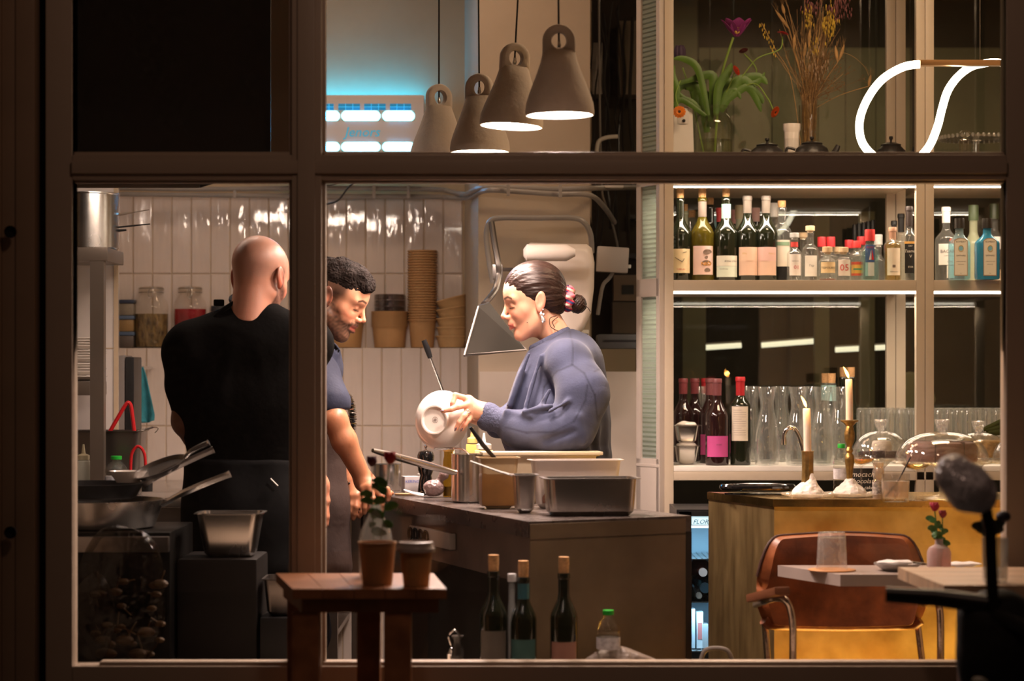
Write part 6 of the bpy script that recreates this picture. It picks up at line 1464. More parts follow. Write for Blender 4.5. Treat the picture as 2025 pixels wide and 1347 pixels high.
t = bottle('spirit_bottle', 'squat bottle of amber spirit labelled TSIPOURO with wooden stopper', 1636, FR + 4, MIDZ, .030, .098, gl['clear'], rn=.013, zs=.68, zn=.86, cap='stopper', capcol=(.62, .44, .26), caph=.026, liq=thin('amber', (.72, .30, .04), 1.3), lf=.6)
lab(t, .030, .056, .026, .064, (.74, .56, .32)); ltext(t, 'TSIPOURO', .0105, .040, .030, ink)
for i, (px, lb) in enumerate(((1625, 'red capped clear bottle behind the squat amber one, nearer the wine'), (1643, 'red capped clear bottle behind the squat amber one, nearer the double post'))):
    t = bottle('spirit_bottle', lb, px, BKr + 4, MIDZ, .022, .150, gl['clear'], rn=.0125, zs=.6, zn=.78, cap='screw', capcol=(.60, .04, .05), caph=.035)
t = bottle('spirit_bottle', 'squat bottle with bold red numerals 05 and wooden stopper', 1668, FR + 4, MIDZ, .026, .098, gl['clear'], rn=.013, zs=.68, zn=.86, cap='stopper', capcol=(.66, .48, .3), caph=.024)
lab(t, .026, .045, .016, .072, (.72, .64, .58)); ltext(t, '05', .032, .034, .026, redink)
t = bottle('spirit_bottle', 'squat clear bottle with wooden stopper half hidden behind the red numerals bottle', 1655, BKr + 2, MIDZ, .024, .112, gl['clear'], rn=.013, zs=.68, zn=.86, cap='stopper', capcol=(.66, .48, .3), caph=.024)
t = bottle('spirit_bottle', 'clear flask with red cap and yellow and red banded label', 1694, FR + 2, MIDZ, .024, .130, gl['clear'], rn=.012, zs=.66, zn=.82, cap='screw', capcol=(.62, .04, .04), caph=.024, sq=True)
lab(t, .025, .046, .018, .066, (.78, .46, .10)); lab(t, .025, .046, .056, .066, (.62, .10, .05), e=.0014); lab(t, .025, .046, .018, .026, (.62, .10, .05), e=.0014); lab(t, .025, .03, .038, .043, (.05, .28, .16), e=.0016)
t = bottle('spirit_bottle', 'aqua flask with red cap and label of a red and white sail', 1720, FR + 6, MIDZ, .029, .160, gl['aqua'], rn=.0145, zs=.60, zn=.80, cap='screw', capcol=(.66, .05, .05), caph=.040, sq=True)
lab(t, .030, .032, .062, .122, (.06, .12, .30), c=-.004); lab(t, .030, .032, .014, .061, (.60, .66, .62), c=-.004); mb = MB(); R = .032
for pts, mm in ((((-.008, .07), (.0, .104), (.0, .07)), M['white']), (((.001, .07), (.003, .106), (.010, .07)), redink)):
    mb = MB(); mb.add([(R * math.sin(x / R), -R * math.cos(x / R), z) for x, z in pts], [(0, 1, 2)]); mb.build('sail_print', mm, t, smooth=0)
ltext(t, 'OUZO', .008, .110, .031, redink, c=-.004)
for i, (px, lb) in enumerate(((1679, 'red capped spirit bottle at the back behind the yellow banded flask'), (1703, 'red capped spirit bottle at the back just behind the sail label flask'))):
    bottle('spirit_bottle', lb, px, BKr, MIDZ, .022, .145 + .012 * i, gl['clear'], rn=.0125, zs=.6, zn=.78, cap='screw', capcol=(.60, .04, .05), caph=.03)
bottle('spirit_bottle', 'pale bottle with blue patch between the sail flask and yellow bottle', 1737, BKr + 4, MIDZ, .020, .135, gl['clear'], rn=.011, cap='stopper', capcol=(.6, .6, .58))
for i in range(5):
    bottle('tall_bottle', 'slim bottle with tall black stopper in the dim back row behind red caps', 1690 + 9 * i, 540, MIDZ, .008, .20 + .004 * i, gl['clear'], rn=.0055, zs=.55, zn=.7, cap='screw', capcol=(.02, .02, .02), caph=.06, group='slim black stoppered bottles at the back')
t = bottle('spirit_bottle', 'bottle of golden liquid with peeling copper neck foil and cream label', 1765, FR + 4, MIDZ, .030, .185, gl['clear'], rn=.012, zs=.66, zn=.80, cap='capsule', capcol=(.42, .24, .16), caph=.045, liq=thin('gold_liquor', (.82, .66, .28), 1.3), lf=.74)
lab(t, .030, .048, .018, .112, (.80, .70, .56)); lab(t, .030, .010, .045, .054, (.20, .15, .12), e=.0014); ltext(t, 'TSIPOURO', .006, .028, .030, ink)
bottle('tall_bottle', 'slim black necked bottle standing behind the golden liquid bottle', 1768, BKr, MIDZ, .018, .225, gl['clear'], rn=.009, cap='capsule', capcol=(.02, .02, .02), caph=.07)
t = bottle('tall_bottle', 'clear bottle with black neck and black label under an orange band', 1798, FR + 3, MIDZ, .027, .258, gl['clear'], rn=.0115, zs=.58, zn=.72, cap='capsule', capcol=(.03, .02, .018), caph=.068)
lab(t, .027, .040, .026, .128, (.012, .011, .011)); lab(t, .027, .044, .128, .136, (.72, .40, .10)); wi = pm('white_ink', (.75, .72, .66), .6)
ltext(t, 'Tsaman', .014, .098, .027, wi, shear=.25); ltext(t, 'DRY', .007, .118, .027, wi); ltext(t, 'V', .014, .080, .027, wi); ltext(t, 'EVIA', .008, .045, .027, wi)
for i, px in enumerate((1782, 1788)): bottle('tall_bottle', ['black necked bottle just behind the black labelled one, nearer the golden bottle', 'black necked bottle half hidden directly behind the black labelled one'][i], px, BKr - 6 * i, MIDZ, .022, .250, gl['clear'], rn=.0105, zs=.58, zn=.72, cap='capsule', capcol=(.02, .018, .018), caph=.065, dy=.03 * i)
# second bay
t = bottle('rum_bottle', 'clear white capped rum bottle with white label and round red mark', 1871, FR - 3, MIDZ, .0385, .262, gl['clear'], rn=.0135, zs=.56, zn=.72, cap='capsule', capcol=(.78, .72, .68), caph=.055)
lab(t, .0385, .07, .058, .132, (.80, .77, .72)); lab(t, .0385, .03, .012, .056, (.68, .66, .60), c=.01); ltext(t, 'BACARDI', .016, .100, .0385, ink, c=.006); ltext(t, 'CARTA BLANCA', .0055, .088, .0385, ink, c=.006); ltext(t, 'Oro', .012, .066, .0385, ink, c=.006, shear=.3)
blob(t, .0385, .014, .142, .009, .009, pm('bat_disc', (.72, .10, .06), .5), 9)
for i, (px, lb, g_) in enumerate(((1897, 'pale blue square gin bottle beside the rum bottle', thin('pale_blue_glass', (.50, .80, .88), 1.5, milk=.2)), (1952, 'vivid blue square gin bottle at the window frame end', gl['blue']))):
    t = bottle('gin_bottle', lb, px, FR + 10, MIDZ, .0355 + .004 * i, .197, g_, rn=.014, zs=.62, zn=.82, cap='screw', capcol=(.03, .025, .02), caph=.034, sq=2, rz=.12 * i, liq=(None if i == 0 else thin('blue_gin', (.25, .70, .88), 1.3)), lf=.8)
    mb = MB(); w2, za, zb = .0235, .012, .142; n = 12; V = [(-w2, za), (w2, za), (w2, zb - .012)] + [(w2 * math.cos(PI * k / n), zb - .012 + .012 * math.sin(PI * k / n)) for k in range(1, n)] + [(-w2, zb - .012)]
    D = -(.0355 + .004 * i) * .75 - .001
    for nm_, k, cc, dd_ in (('label_border', 1.0, (.42, .30, .20), 0), ('label', .9, (.80, .76, .64), -.0004)):
        mb = MB(); mb.add([(x * k, D + dd_, (z - .077) * (k + .05 if k < 1 else 1) + .077) for x, z in V], [tuple(range(len(V)))]); mb.build(nm_, pm('gin' + nm_, cc, .6), t, smooth=0)
    for tx, sz, zz in (('BOMBAY', .0085, .126), ('SAPPHIRE', .0075, .079), ('LONDON DRY GIN', .0038, .060), ('IMPORTED', .0042, .050), ('70cl', .0036, .020)):
        mb = text_mb(tx, sz); mb.v = [(x, D - .0008, z + zz) for x, y, z in mb.v]; mb.build('lettering', ink, t, smooth=0)
    mb = MB(); mb.lathe([(0, 0), (.0078, 0)], 20, M=Matrix.Translation((0, D - .0009, .106)) @ Matrix.Rotation(PI / 2, 4, 'X')); mb.build('cameo', pm('cameo_blue', (.22, .50, .66), .5), t)
    mb = MB(); mb.tube([(.0088 * math.cos(a), D - .0012, .106 + .0105 * math.sin(a)) for a in [2 * PI * q / 20 for q in range(20)]], .001, 5, closed=True); mb.build('cameo_ring', pm('cameo_gold', (.62, .45, .15), .4), t)
bottle('vermouth_bottle', 'pale green bottle with green cap between the two square gin bottles', 1925, BKr + 4, MIDZ, .032, .255, gl['pale'], rn=.0145, zs=.52, zn=.72, cap='screw', capcol=(.10, .14, .07), caph=.055)
t = bottle('vodka_bottle', 'clear bottle with dark cap and white shoulder behind the vivid blue gin', 1966, BKr + 2, MIDZ, .036, .262, gl['clear'], rn=.0135, zs=.56, zn=.74, cap='screw', capcol=(.05, .06, .03), caph=.055)
lab(t, .036, .075, .12, .165, (.80, .78, .76)); lab(t, .036, .075, .05, .118, (.05, .045, .04)); lab(t, .036, .07, .01, .048, (.66, .50, .34))
# back row behind the wine
bw_ = [(1353, .262, gl['pale'], 'cork', (.7, .5, .25), 'pale bottle with yellow cork at the back beside the shelf post'), (1368, .250, gl['clear'], 'cork', None, 'clear flask with cork at the back between the first two wine bottles'),
       (1404, .285, gl['wine'], 'cork', None, 'dark corked bottle at the back between the pink and teal labelled wines'), (1416, .255, gl['clear'], 'capsule', (.36, .62, .68), 'bottle with light blue capsule at the back beside the teal capsule'),
       (1425, .272, gl['wine'], 'capsule', (.72, .08, .08), 'bottle with red wax neck at the back behind the teal capsule'), (1452, .275, gl['wine'], 'capsule', (.62, .30, .28), 'bottle with rosy neck at the back just right of the teal capsule'),
       (1463, .262, gl['pale'], 'screw', (.35, .28, .16), 'pale green bottle with brown cap at the back of the wine row'), (1494, .283, gl['wine'], 'capsule', (.78, .50, .48), 'bottle with pink capsule at the back between the two peach labels'),
       (1530, .270, gl['clear'], 'screw', (.75, .73, .7), 'clear bottle with white cap at the back behind the last peach label')]
for i, (px, H, g_, cp, cc, lb) in enumerate(bw_):
    bottle('wine_bottle' if g_ is gl['wine'] else 'spirit_bottle', lb.replace('just right of', 'next to'), px, (551, 541)[i % 2], MIDZ, .036 if g_ is gl['wine'] else .028, H, g_, rn=.0145, cap=cp, capcol=cc, caph=.024 if cp == 'cork' else .05)

# ---------------------------------------------------------- lower shelf
SL = 566
for i, (px, s, lb) in enumerate(((1351, 552, 'dark red capped wine bottle behind the small steel tub'), (1374, 545, 'maroon capped wine bottle at the back beside the small steel tub'), (1395, 538, 'bright red capped bottle behind the tall carafe'), (1405, 538, 'bright red capped bottle half hidden behind the pink labelled wine'))):
    bottle('wine_bottle', lb, px, s, LOZ, .038, .300, gl['red'], cap='capsule', capcol=(.20, .035, .04) if i < 2 else (.5, .02, .03), caph=.055)
t = bottle('wine_bottle', 'wine bottle with wide magenta label and maroon capsule, in front', 1418, SL + 4, LOZ, .0405, .300, gl['red'], cap='capsule', capcol=(.18, .05, .055), caph=.058)
lab(t, .0405, .085, .030, .102, (.55, .07, .26)); ltext(t, 'ROSSO', .006, .070, .0405, ink, c=.004)
t = bottle('wine_bottle', 'dark wine bottle with maroon capsule half behind the magenta labelled one', 1404, SL - 10, LOZ, .0385, .300, gl['red'], cap='capsule', capcol=(.18, .05, .055), caph=.058)
lab(t, .0385, .085, .030, .102, (.50, .06, .22))
t = bottle('wine_bottle', 'wine bottle with bright red wax neck and cream back label', 1464, SL + 3, LOZ, .036, .306, gl['wine'], rn=.0145, zs=.66, zn=.80, cap='capsule', capcol=(.42, .015, .02), caph=.064)
lab(t, .036, .062, .085, .204, (.72, .62, .50), c=-.006)
mb = MB()
for k in range(12): 
    w2 = .046 if k % 4 != 3 else .03; q = patch(w2, .105 + .0078 * k, .1062 + .0078 * k, .036, .0012, c=-.006 - (.046 - w2) / 2); mb.v, base = mb.v, len(mb.v); mb.add(q.v, q.f)
mb.build('printing', pm('grey_ink', (.35, .28, .24), .7), t, smooth=0)
for i, (z0, lb) in enumerate(((0, 'small steel tub of white cream on the lower shelf, the bottom one'), (.072, 'small steel tub of white cream on the lower shelf, the upper one'))):
    tub = gn_pan('', '', '', .105, .10, 0, .065, None, rim=.012, taper=.008); o = put(tub, 'cream_tub', M['steel'], lb, 'tub', (PX(1358, SL), DY(SL) + .02, LOZ + z0 + .001))
    def cr(X, sd=i): return ell(X, (0, 0, .066), (.036, .034, .012)) + .004 * vnoise(X, 160, sd + 2)
    q = sdf_obj('whipped_cream', cr, (-.05, -.05, .045), (.05, .05, .09), .004, M['ceramic'], o)
def carafe(px, s, label, water=None, group=None):
    t = thing('carafe', label, 'carafe', (PX(px, s), DY(s), LOZ)); k = 1.0
    pr = [(0, .003), (.030, 0), (.040, .004), (.0455, .03), (.046, .07), (.043, .11), (.034, .155), (.0255, .19), (.0235, .205), (.025, .225), (.031, .262), (.0335, .272), (.0322, .272), (.0298, .262), (.0236, .225), (.022, .205), (.024, .19), (.032, .155), (.041, .11), (.044, .07), (.0435, .03), (.038, .008), (0, .008)]
    mb = MB(); mb.lathe(pr, 36); mb.build('carafe_body', thin('carafe_glass', (.97, .975, .97), 1.5, wav=.12, ws=14, milk=.05, add=.06), t)
    if water: mb = MB(); mb.lathe([(0, .009), (.0375, .009), (.043, .03), (.0435, .07), (.0405, .11), (.040, water), (0, water)], 32); mb.build('water', thin('water', (.95, .96, .95), 1.33), t)
    return t
for px, s, lb, wtr in ((1517, SL + 6, 'empty glass carafe nearest the cream labelled wine', None), (1578, SL + 6, 'glass carafe directly behind the taller lit candle', None), (1626, SL + 6, 'glass carafe half full of water between the two candles', .11), (1660, SL, 'glass carafe partly hidden by the candle in the brass holder', None),
                       (1392, 545, 'glass carafe behind the small steel tubs and magenta label', None), (1486, 548, 'glass carafe in the rear row behind the cream labelled wine', .2), (1545, 548, 'glass carafe in the rear row between the front carafes', .2), (1600, 548, 'glass carafe in the rear row behind the chrome tap', .12)):
    carafe(px, s, lb, wtr)
for i, (px, s, lb) in enumerate(((1632, 540, 'blue necked bottle with pulled cork in the rear, nearer the carafes'), (1645, 552, 'blue necked bottle with pulled cork beside the first candle flame'), (1668, 540, 'dark necked bottle with pulled cork behind the candle flame'), (1683, 552, 'dark necked bottle with pulled cork right beside the candle flame'))):
    t = bottle('wine_bottle', lb.replace('right beside', 'close beside'), px, s, LOZ, .030, .285 + .022 * (i > 1), gl['clear'] if i < 2 else gl['wine'], rn=.0145, cap='cork', caph=.034)
    if i < 2: mb = MB(); mb.lathe([(.0152, .22), (.0153, .276)], 20); mb.build('capsule', MATS['teal_capsule'], t)
# glasses standing bottom up in a long row
def tumbler(R1, R2, H, name, mat, base=.008, up=True):
    mb = MB(); pr = [(0, 0), (R1, 0), (R2, H), (R2 - .0018, H), (R1 - .0015, base), (0, base)]
    if not up: pr = [(r, H - z) for r, z in pr]
    mb.lathe(pr, 28); return mb
cg_ = thin('row_glass', (.96, .97, .96), 1.55, add=.14, milk=.05)
n = 0; base = None
for row, s in enumerate((562, 545)):
    for k in range(17):
        px = 1703 + k * 19.2 + row * 9
        if 1812 < px < 1848 and row == 0 and False: continue
        if base is None:
            mb = MB(); mb.lathe([(.0155, 0), (.0155, .10), (.0145, .128), (.010, .142), (0, .146), (0, .150), (.012, .149), (.0165, .146), (.0168, .128), (.0165, 0)][::-1], 24); base = mb.build('water_glass', cg_)
            o = base
        else: o = base.copy(); COL.objects.link(o)
        o.location = (PX(px, s), DY(s), LOZ); o.scale = (1, 1, (PZ(806, s) - LOZ) / .15)
        tag(o, 'tall clear glass standing upside down in the long row behind the cake domes', 'glass', 'upturned glasses on the lower shelf')

# ---------------------------------------------------------- top shelf
ST = 566
t = thing('dispenser', 'white dispenser box with looping script beside the shelf post', 'dispenser', (PX(1352, ST), DY(ST) + .02, TPZ)); hh_ = PZ(203, ST) - TPZ
mb = MB(); mb.add([(-.037, -.03, 0), (.037, -.03, 0), (.037, .03, 0), (-.037, .03, 0), (-.034, -.02, hh_), (.030, -.02, hh_), (.030, .03, hh_), (-.034, .03, hh_)], [(0, 1, 5, 4), (1, 2, 6, 5), (2, 3, 7, 6), (3, 0, 4, 7), (4, 5, 6, 7), (3, 2, 1, 0)]); mb.build('box_body', M['white'], t, smooth=0)
mb = MB(); mb.grid(lambda u, v: (-.024 + .042 * u, -.0225 - .006 * math.sin(PI * u), hh_ * (.70 + .22 * v)), 8, 4); mb.build('front_shield', pm('shield', (.66, .62, .58), .25), t); mb = MB(); mb.sph((.0, -.03, hh_ * .74), .006, 12); mb.build('lock', M['black'], t)
mb = MB(); mb.bb((-.012, -.024, hh_ * .88), (.016, -.0222, hh_ * .93)); mb.build('slot', M['steeld'], t)
tx = text_mb('ffeli', .040, shear=.2); tx.v = [(x * .9, -.030 + .0, z + .035) for x, y, z in tx.v]; 
tx.v = [(x, -.0312 + z * .035, z) for x, y, z in tx.v]; tx.build('lettering', pm('pale_script', (.52, .50, .47), .5), t, smooth=0)
# glass jar vase with tulips and marigolds
JX, JY, JS = PX(1413, ST), DY(ST) + .03, ST
t = thing('jar_vase', 'wide clear glass jar holding the tulips on the top shelf', 'vase', (JX, JY, TPZ)); H = PZ(208, ST) - TPZ
mb = MB(); mb.lathe([(0, .002), (.062, 0), (.066, .01), (.067, H * .72), (.058, H * .84), (.048, H * .88), (.048, H * .95), (.052, H * .97), (.052, H), (.047, H), (.0455, H * .9), (.055, H * .83), (.064, H * .7), (.063, .012), (0, .01)], 40); mb.build('jar_glass', thin('vase_glass', (.93, .94, .9), 1.5, wav=.2, ws=14), t)
mb = MB(); mb.lathe([(0, .011), (.062, .012), (.063, H * .5), (0, H * .5)], 36); mb.build('water', thin('vase_water', (.86, .87, .74), 1.33), t)
leafm = pm('tulip_leaf', (.10, .20, .022), .45, bump=.1, bs=30, var=.4, vs=12, col2=(.055, .12, .015)); stemm = pm('green_stem', (.22, .34, .06), .5)
def leaf(mb, pts, w, cup=.25):
    p = spline(pts, 5); n = len(p)
    def fn(u, v):
        i = min(int(u * (n - 1)), n - 2); f = u * (n - 1) - i; c = p[i].lerp(p[i + 1], f); d = (p[i + 1] - p[i]).normalized(); sd = d.cross(Vector((0, 1, .15))).normalized()
        ww = w * (math.sin(PI * min(1, .12 + .88 * u)) ** .7) ; q = (v - .5) * 2; return tuple(c + sd * q * ww + Vector((0, 1, 0)) * (cup * ww * q * q))
    mb.grid(fn, 18, 4, thick=.0012)
def TP(px, py, dy=0): return P(px, py, ST) + Vector((0, dy, 0))
vn = Vector((JX, JY, TPZ + H * .5))
tulip = thing('tulip', 'open purple tulip with broad green leaves standing in the jar', 'flower', vn)
mb = MB(); mb.tube(spline([Vector((JX, JY, TPZ + .03)), TP(1422, 200, .03), TP(1430, 140, .02), TP(1450, 74, .0)], 8), .0042, 8); mb.build('stem', stemm, tulip, world=True)
tc_ = TP(1457, 68, 0); pet_m = pm('purple_petal', (.28, .035, .20), .5, bump=.2, bs=40, stretch=(1, 1, .3), var=.35, vs=14, sss=.1)
for k in range(7):
    a = 2 * PI * k / 7 + .3; out = Vector((math.cos(a), math.sin(a) * .75, 0)); mb = MB()
    def pf(u, v, out=out): 
        h = u; r = .006 + .052 * math.sin(h * 1.25) ; z = .056 * h - .004 + .008 * math.sin(h * 3); w = .027 * math.sin(PI * (.1 + .82 * h)) ; sd = Vector((-out.y, out.x, 0)).normalized(); q = (v - .5) * 2
        return tuple(tc_ + out * (r - .007 * q * q) + sd * w * q + Vector((0, 0, z - .003 * q * q)))
    mb.grid(pf, 10, 6, thick=.001); mb.build('petal', pet_m, tulip, world=True, smooth=80)
mb = MB(); mb.sph(tc_ + Vector((0, -.012, .010)), .010, 14, (1, .8, 1.1)); 
for k in range(8): a = 2 * PI * k / 8; mb.tube([tc_, tc_ + Vector((.010 * math.cos(a), -.016 + .008 * math.sin(a), .020))], .0018, 5)
mb.build('stamens', pm('yellow_stamen', (.62, .42, .08), .6), tulip, world=True)
LV = [([(1400, 260), (1385, 180), (1350, 165), (1335, 190)], .020), ([(1405, 240), (1412, 160), (1395, 148), (1345, 166)], .017), ([(1415, 230), (1420, 175), (1438, 145), (1446, 126)], .016), ([(1420, 215), (1450, 165), (1500, 150), (1520, 165)], .019),
      ([(1425, 220), (1462, 160), (1490, 180), (1506, 222)], .020), ([(1400, 230), (1380, 140), (1352, 118), (1330, 118)], .013), ([(1410, 225), (1398, 190), (1378, 184), (1380, 210)], .020), ([(1425, 215), (1440, 182), (1456, 180), (1466, 196)], .012), ([(1395, 230), (1350, 200), (1335, 206), (1325, 215)], .010),
      ([(1420, 210), (1436, 170), (1450, 165), (1452, 190)], .022), ([(1390, 225), (1370, 205), (1352, 195), (1340, 180)], .014), ([(1335, 215), (1338, 180), (1330, 150), (1333, 130)], .012), ([(1430, 200), (1470, 170), (1500, 160), (1515, 140)], .012), ([(1432, 205), (1475, 172), (1502, 190), (1510, 205)], .014)]
for i, (pts, w_) in enumerate(LV):
    mb = MB(); leaf(mb, [TP(x, y, .03 - .05 * (i % 3) * .5) for x, y in pts], w_); mb.build('leaf', leafm, tulip, world=True, smooth=80)
dt = thing('tulip', 'dark faded tulip drooping beside the shelf post', 'flower', TP(1346, 110)); mb = MB(); mb.tube(spline([Vector((JX - .03, JY, TPZ + .05)), TP(1370, 190, .05), TP(1352, 130, .05)], 6), .003, 7); mb.build('stem', stemm, dt, world=True)
for k in range(5):
    a = 2 * PI * k / 5; mb = MB(); mb.sph(TP(1346, 100, .05) + Vector((.011 * math.cos(a), .009 * math.sin(a), 0)), .014, 14, (.8, .6, 1.9)); mb.build('petal', pm('dark_petal', (.065, .035, .075), .6, var=.3), dt, world=True)
def daisy(name, label, c, r, col, stem_pts, nrm, cat='flower'):
    t = thing(name, label, cat, c); mb = MB(); mb.tube(spline(stem_pts, 6), .0022, 6); mb.build('stem', stemm, t, world=True)
    Rm = Matrix.Translation(c) @ Vector(nrm).to_track_quat('Z', 'Y').to_matrix().to_4x4(); pmt = pm('petal' + col, col, .6, var=.3, vs=60)
    mb = MB()
    for ring in range(3):
        for k in range(14):
            a = 2 * PI * k / 14 + ring * .2; rr = r * (1 - .2 * ring); d = Vector((math.cos(a), math.sin(a), 0)); sd = Vector((-d.y, d.x, 0)) * rr * .2
            b0 = len(mb.v); z0 = .002 + ring * .002; mb.add([d * rr * .25 - sd * .6 + Vector((0, 0, z0)), d * rr * .25 + sd * .6 + Vector((0, 0, z0)), d * rr + sd + Vector((0, 0, z0 + .002)), d * rr * 1.08 + Vector((0, 0, z0 + .001)), d * rr - sd + Vector((0, 0, z0 + .002))], [(0, 1, 2, 3, 4)], M=Rm)
    mb.build('petals', pmt, t, world=True, smooth=0)
    mb = MB(); mb.sph((0, 0, .004), r * .36, 12, (1, 1, .5), M=Rm); mb.build('heart', pm('flower_heart', (.05, .02, .01), .8), t, world=True)
daisy('marigold', 'bright orange marigold hanging in front of the white dispenser', TP(1341, 226, -.06), .021, '#d87408', [TP(1341, 222, -.05), TP(1335, 190, -.03), TP(1345, 160, -.01)], (-.1, -1, .25))
daisy('marigold', 'rust orange marigold half hidden among the tulip leaves', TP(1452, 144, -.05), .018, '#a82c08', [TP(1450, 148, -.04), TP(1440, 175, 0), TP(1428, 200, .02)], (.8, -.6, .4))
daisy('marigold', 'orange marigold drooping low beside the dried grasses', TP(1528, 224, -.05), .020, '#c24a08', [TP(1526, 219, -.04), TP(1515, 195, -.03), TP(1490, 165, 0), TP(1440, 190, .02)], (.7, -.6, -.5))
daisy('anemone', 'small red flower facing the purple tulip on a long curling stem', TP(1545, 71, -.04), .020, '#a00e0c', [TP(1545, 75, -.03), TP(1540, 100, -.03), TP(1500, 115, -.02), TP(1480, 135, 0), TP(1440, 190, .02)], (.2, -.3, 1))
daisy('anemone', 'dim dark red flower behind the tulip stem', TP(1475, 96, .07), .016, '#4a1410', [TP(1475, 100, .07), TP(1500, 140, .07), TP(1440, 200, .03)], (-.3, -.5, .7))
# dried grasses in a cylinder vase
cyl = thing('cylinder_vase', 'tall clear cylinder vase holding the dried grasses', 'vase', (PX(1602, ST), DY(ST) + .03, TPZ)); Hc = PZ(206, ST) - TPZ
mb = MB(); mb.lathe([(0, 0), (.034, 0), (.0355, .003), (.0355, Hc), (.034, Hc), (.0335, .008), (0, .008)], 36); mb.build('vase_glass', thin('cyl_glass', (.94, .94, .9), 1.5), cyl)
dg = thing('dried_bouquet', 'tall sheaf of dried brown grasses and wheat in the cylinder vase', 'dried flowers', (PX(1602, ST), DY(ST) + .03, TPZ + .01))
random.seed(21); straw = pm('straw', (.42, .25, .095), .7, var=.4, vs=30); straw2 = pm('brown_grass', (.22, .12, .045), .8, var=.4, vs=30); yel = pm('yellow_oats', (.62, .42, .04), .6, var=.3, vs=40); mauve = pm('mauve_seed', (.24, .09, .09), .8, var=.4, vs=60)
bx_, by_ = dg.location.x, dg.location.y
def stalk(ex, ey, dy, r=.0012): 
    a = Vector((bx_ + random.uniform(-.02, .02), by_ + random.uniform(-.02, .02), TPZ + .015)); b_ = Vector((bx_ + random.uniform(-.025, .025), by_ + random.uniform(-.02, .02), TPZ + Hc)); e = TP(ex, ey, .03 + dy)
    return spline([a, b_, b_.lerp(e, .5) + Vector((random.uniform(-.012, .012), 0, random.uniform(-.005, .01))), e], 6)
mb = MB(); mb2 = MB()
for i in range(110):
    ex = random.gauss(1612, 34); ey = random.uniform(-20, 150); mb_ = mb if i % 2 else mb2; mb_.tube(stalk(ex, ey, random.uniform(-.07, .07)), [.0011] * 40, 4) if False else mb_.tube(stalk(ex, ey, random.uniform(-.07, .07)), .0009, 4)
for i in range(60):
    ex = random.gauss(1630, 28); ey = random.uniform(90, 190); pp = stalk(ex, ey, random.uniform(-.07, .05)); mb2.tube(pp, .0006, 4)
    for k in range(3): q = pp[-1] + Vector((random.uniform(-.02, .02), random.uniform(-.02, .02), random.uniform(-.02, .02))); mb2.tube([pp[-3], q], .0005, 3); mb2.sph(q, .0022, 6)
mb.build('stalks', straw, dg, world=True); mb2.build('thin_stalks', straw2, dg, world=True)
mb = MB(); ears_ = [(1545, 10, 1550, 30), (1532, 22, 1560, 60), (1570, 70, 1568, 100), (1592, 85, 1588, 115), (1650, 92, 1655, 125), (1600, 60, 1598, 95), (1668, 90, 1658, 120), (1720, 150, 1716, 172)]
for (x0, y0_, x1, y1_) in ears_:
    a, b_ = TP(x0, y0_, -.02), TP(x1, y1_, -.02); m_ = a.lerp(b_, .5); mb.tube([a, a.lerp(b_, .25), m_, a.lerp(b_, .8), b_], [.0012, .005, .0062, .005, .0015], 7)
    mb.tube(spline([b_, b_.lerp(Vector((bx_, by_, TPZ + Hc)), .5), Vector((bx_, by_, TPZ + Hc * .9))], 5), .0012, 5)
    for k in range(8): mb.tube([m_.lerp(a, random.random()), a + Vector((random.uniform(-.02, .02), random.uniform(-.01, .01), random.uniform(.01, .035)))], .0003, 3)
mb.build('wheat_ears', straw, dg, world=True)
for nm_, cx_, cy_, wx, wy, mt, cnt, sz in (('oat_spray', 1640, 45, 16, 32, yel, 90, .0035), ('oat_spray', 1598, 30, 10, 35, yel, 34, .003), ('oat_spray', 1612, 90, 12, 25, yel, 22, .003), ('seed_heads', 1655, 15, 22, 22, mauve, 80, .0035), ('seed_heads', 1600, 15, 16, 18, mauve, 45, .003), ('fluffy_heads', 1612, 120, 26, 30, pm('fluff', (.40, .28, .18), .9, var=.3), 60, .003)):
    mb = MB()
    for k in range(cnt): q = TP(random.gauss(cx_, wx * .5), random.gauss(cy_, wy * .5), random.uniform(-.04, .03)); mb.sph(q, sz, 6, (.6, .6, 1.9)); mb.tube([q, q + Vector((random.uniform(-.006, .006), 0, -.015))], .0004, 3)
    o = mb.build(nm_, mt, dg, world=True); o['kind'] = 'stuff'
mb = MB(); mb.tube(spline([TP(1640, 100, 0), TP(1680, 108, 0), TP(1708, 130, 0), TP(1718, 150, 0)], 8), .0007, 5); mb.build('arching_stalk', straw, dg, world=True)
os_ = thing('oat_stem', 'slender stem of yellow oats leaning out beside the purple tulip', 'dried flowers', TP(1560, 240, 0)); mb = MB(); mb.tube(spline([Vector((bx_ - .02, by_ - .01, TPZ + .02)), TP(1565, 160, 0), TP(1535, 100, 0), TP(1506, 45, 0)], 8), .0012, 5); mb.build('stalk', straw, os_, world=True)
mb = MB(); 
for k in range(26): f = random.random(); q = TP(1506 + 30 * f, 48 + 65 * f, 0) + Vector((random.uniform(-.012, .012), random.uniform(-.01, .01), 0)); mb.sph(q, .003, 6, (.6, .6, 2))
mb.build('oat_grains', yel, os_, world=True)['kind'] = 'stuff'
wv_ = thing('ceramic_vase', 'small white ribbed ceramic cup between the jar and the cylinder vase', 'vase', (PX(1565, ST + 10), DY(ST + 10) - .01, TPZ)); mb = MB(); Hw = PZ(246, ST + 10) - TPZ; mb.lathe([(0, 0), (.024, 0), (.026, .01), (.0255, Hw * .8), (.030, Hw * .88), (.030, Hw), (.027, Hw), (.023, .012), (0, .012)], 32, rib=.03, nrib=9); mb.build('vase_body', M['ceramic'], wv_)
iron = pm('cast_iron', (.016, .014, .013), .4, bump=.2, bs=60)
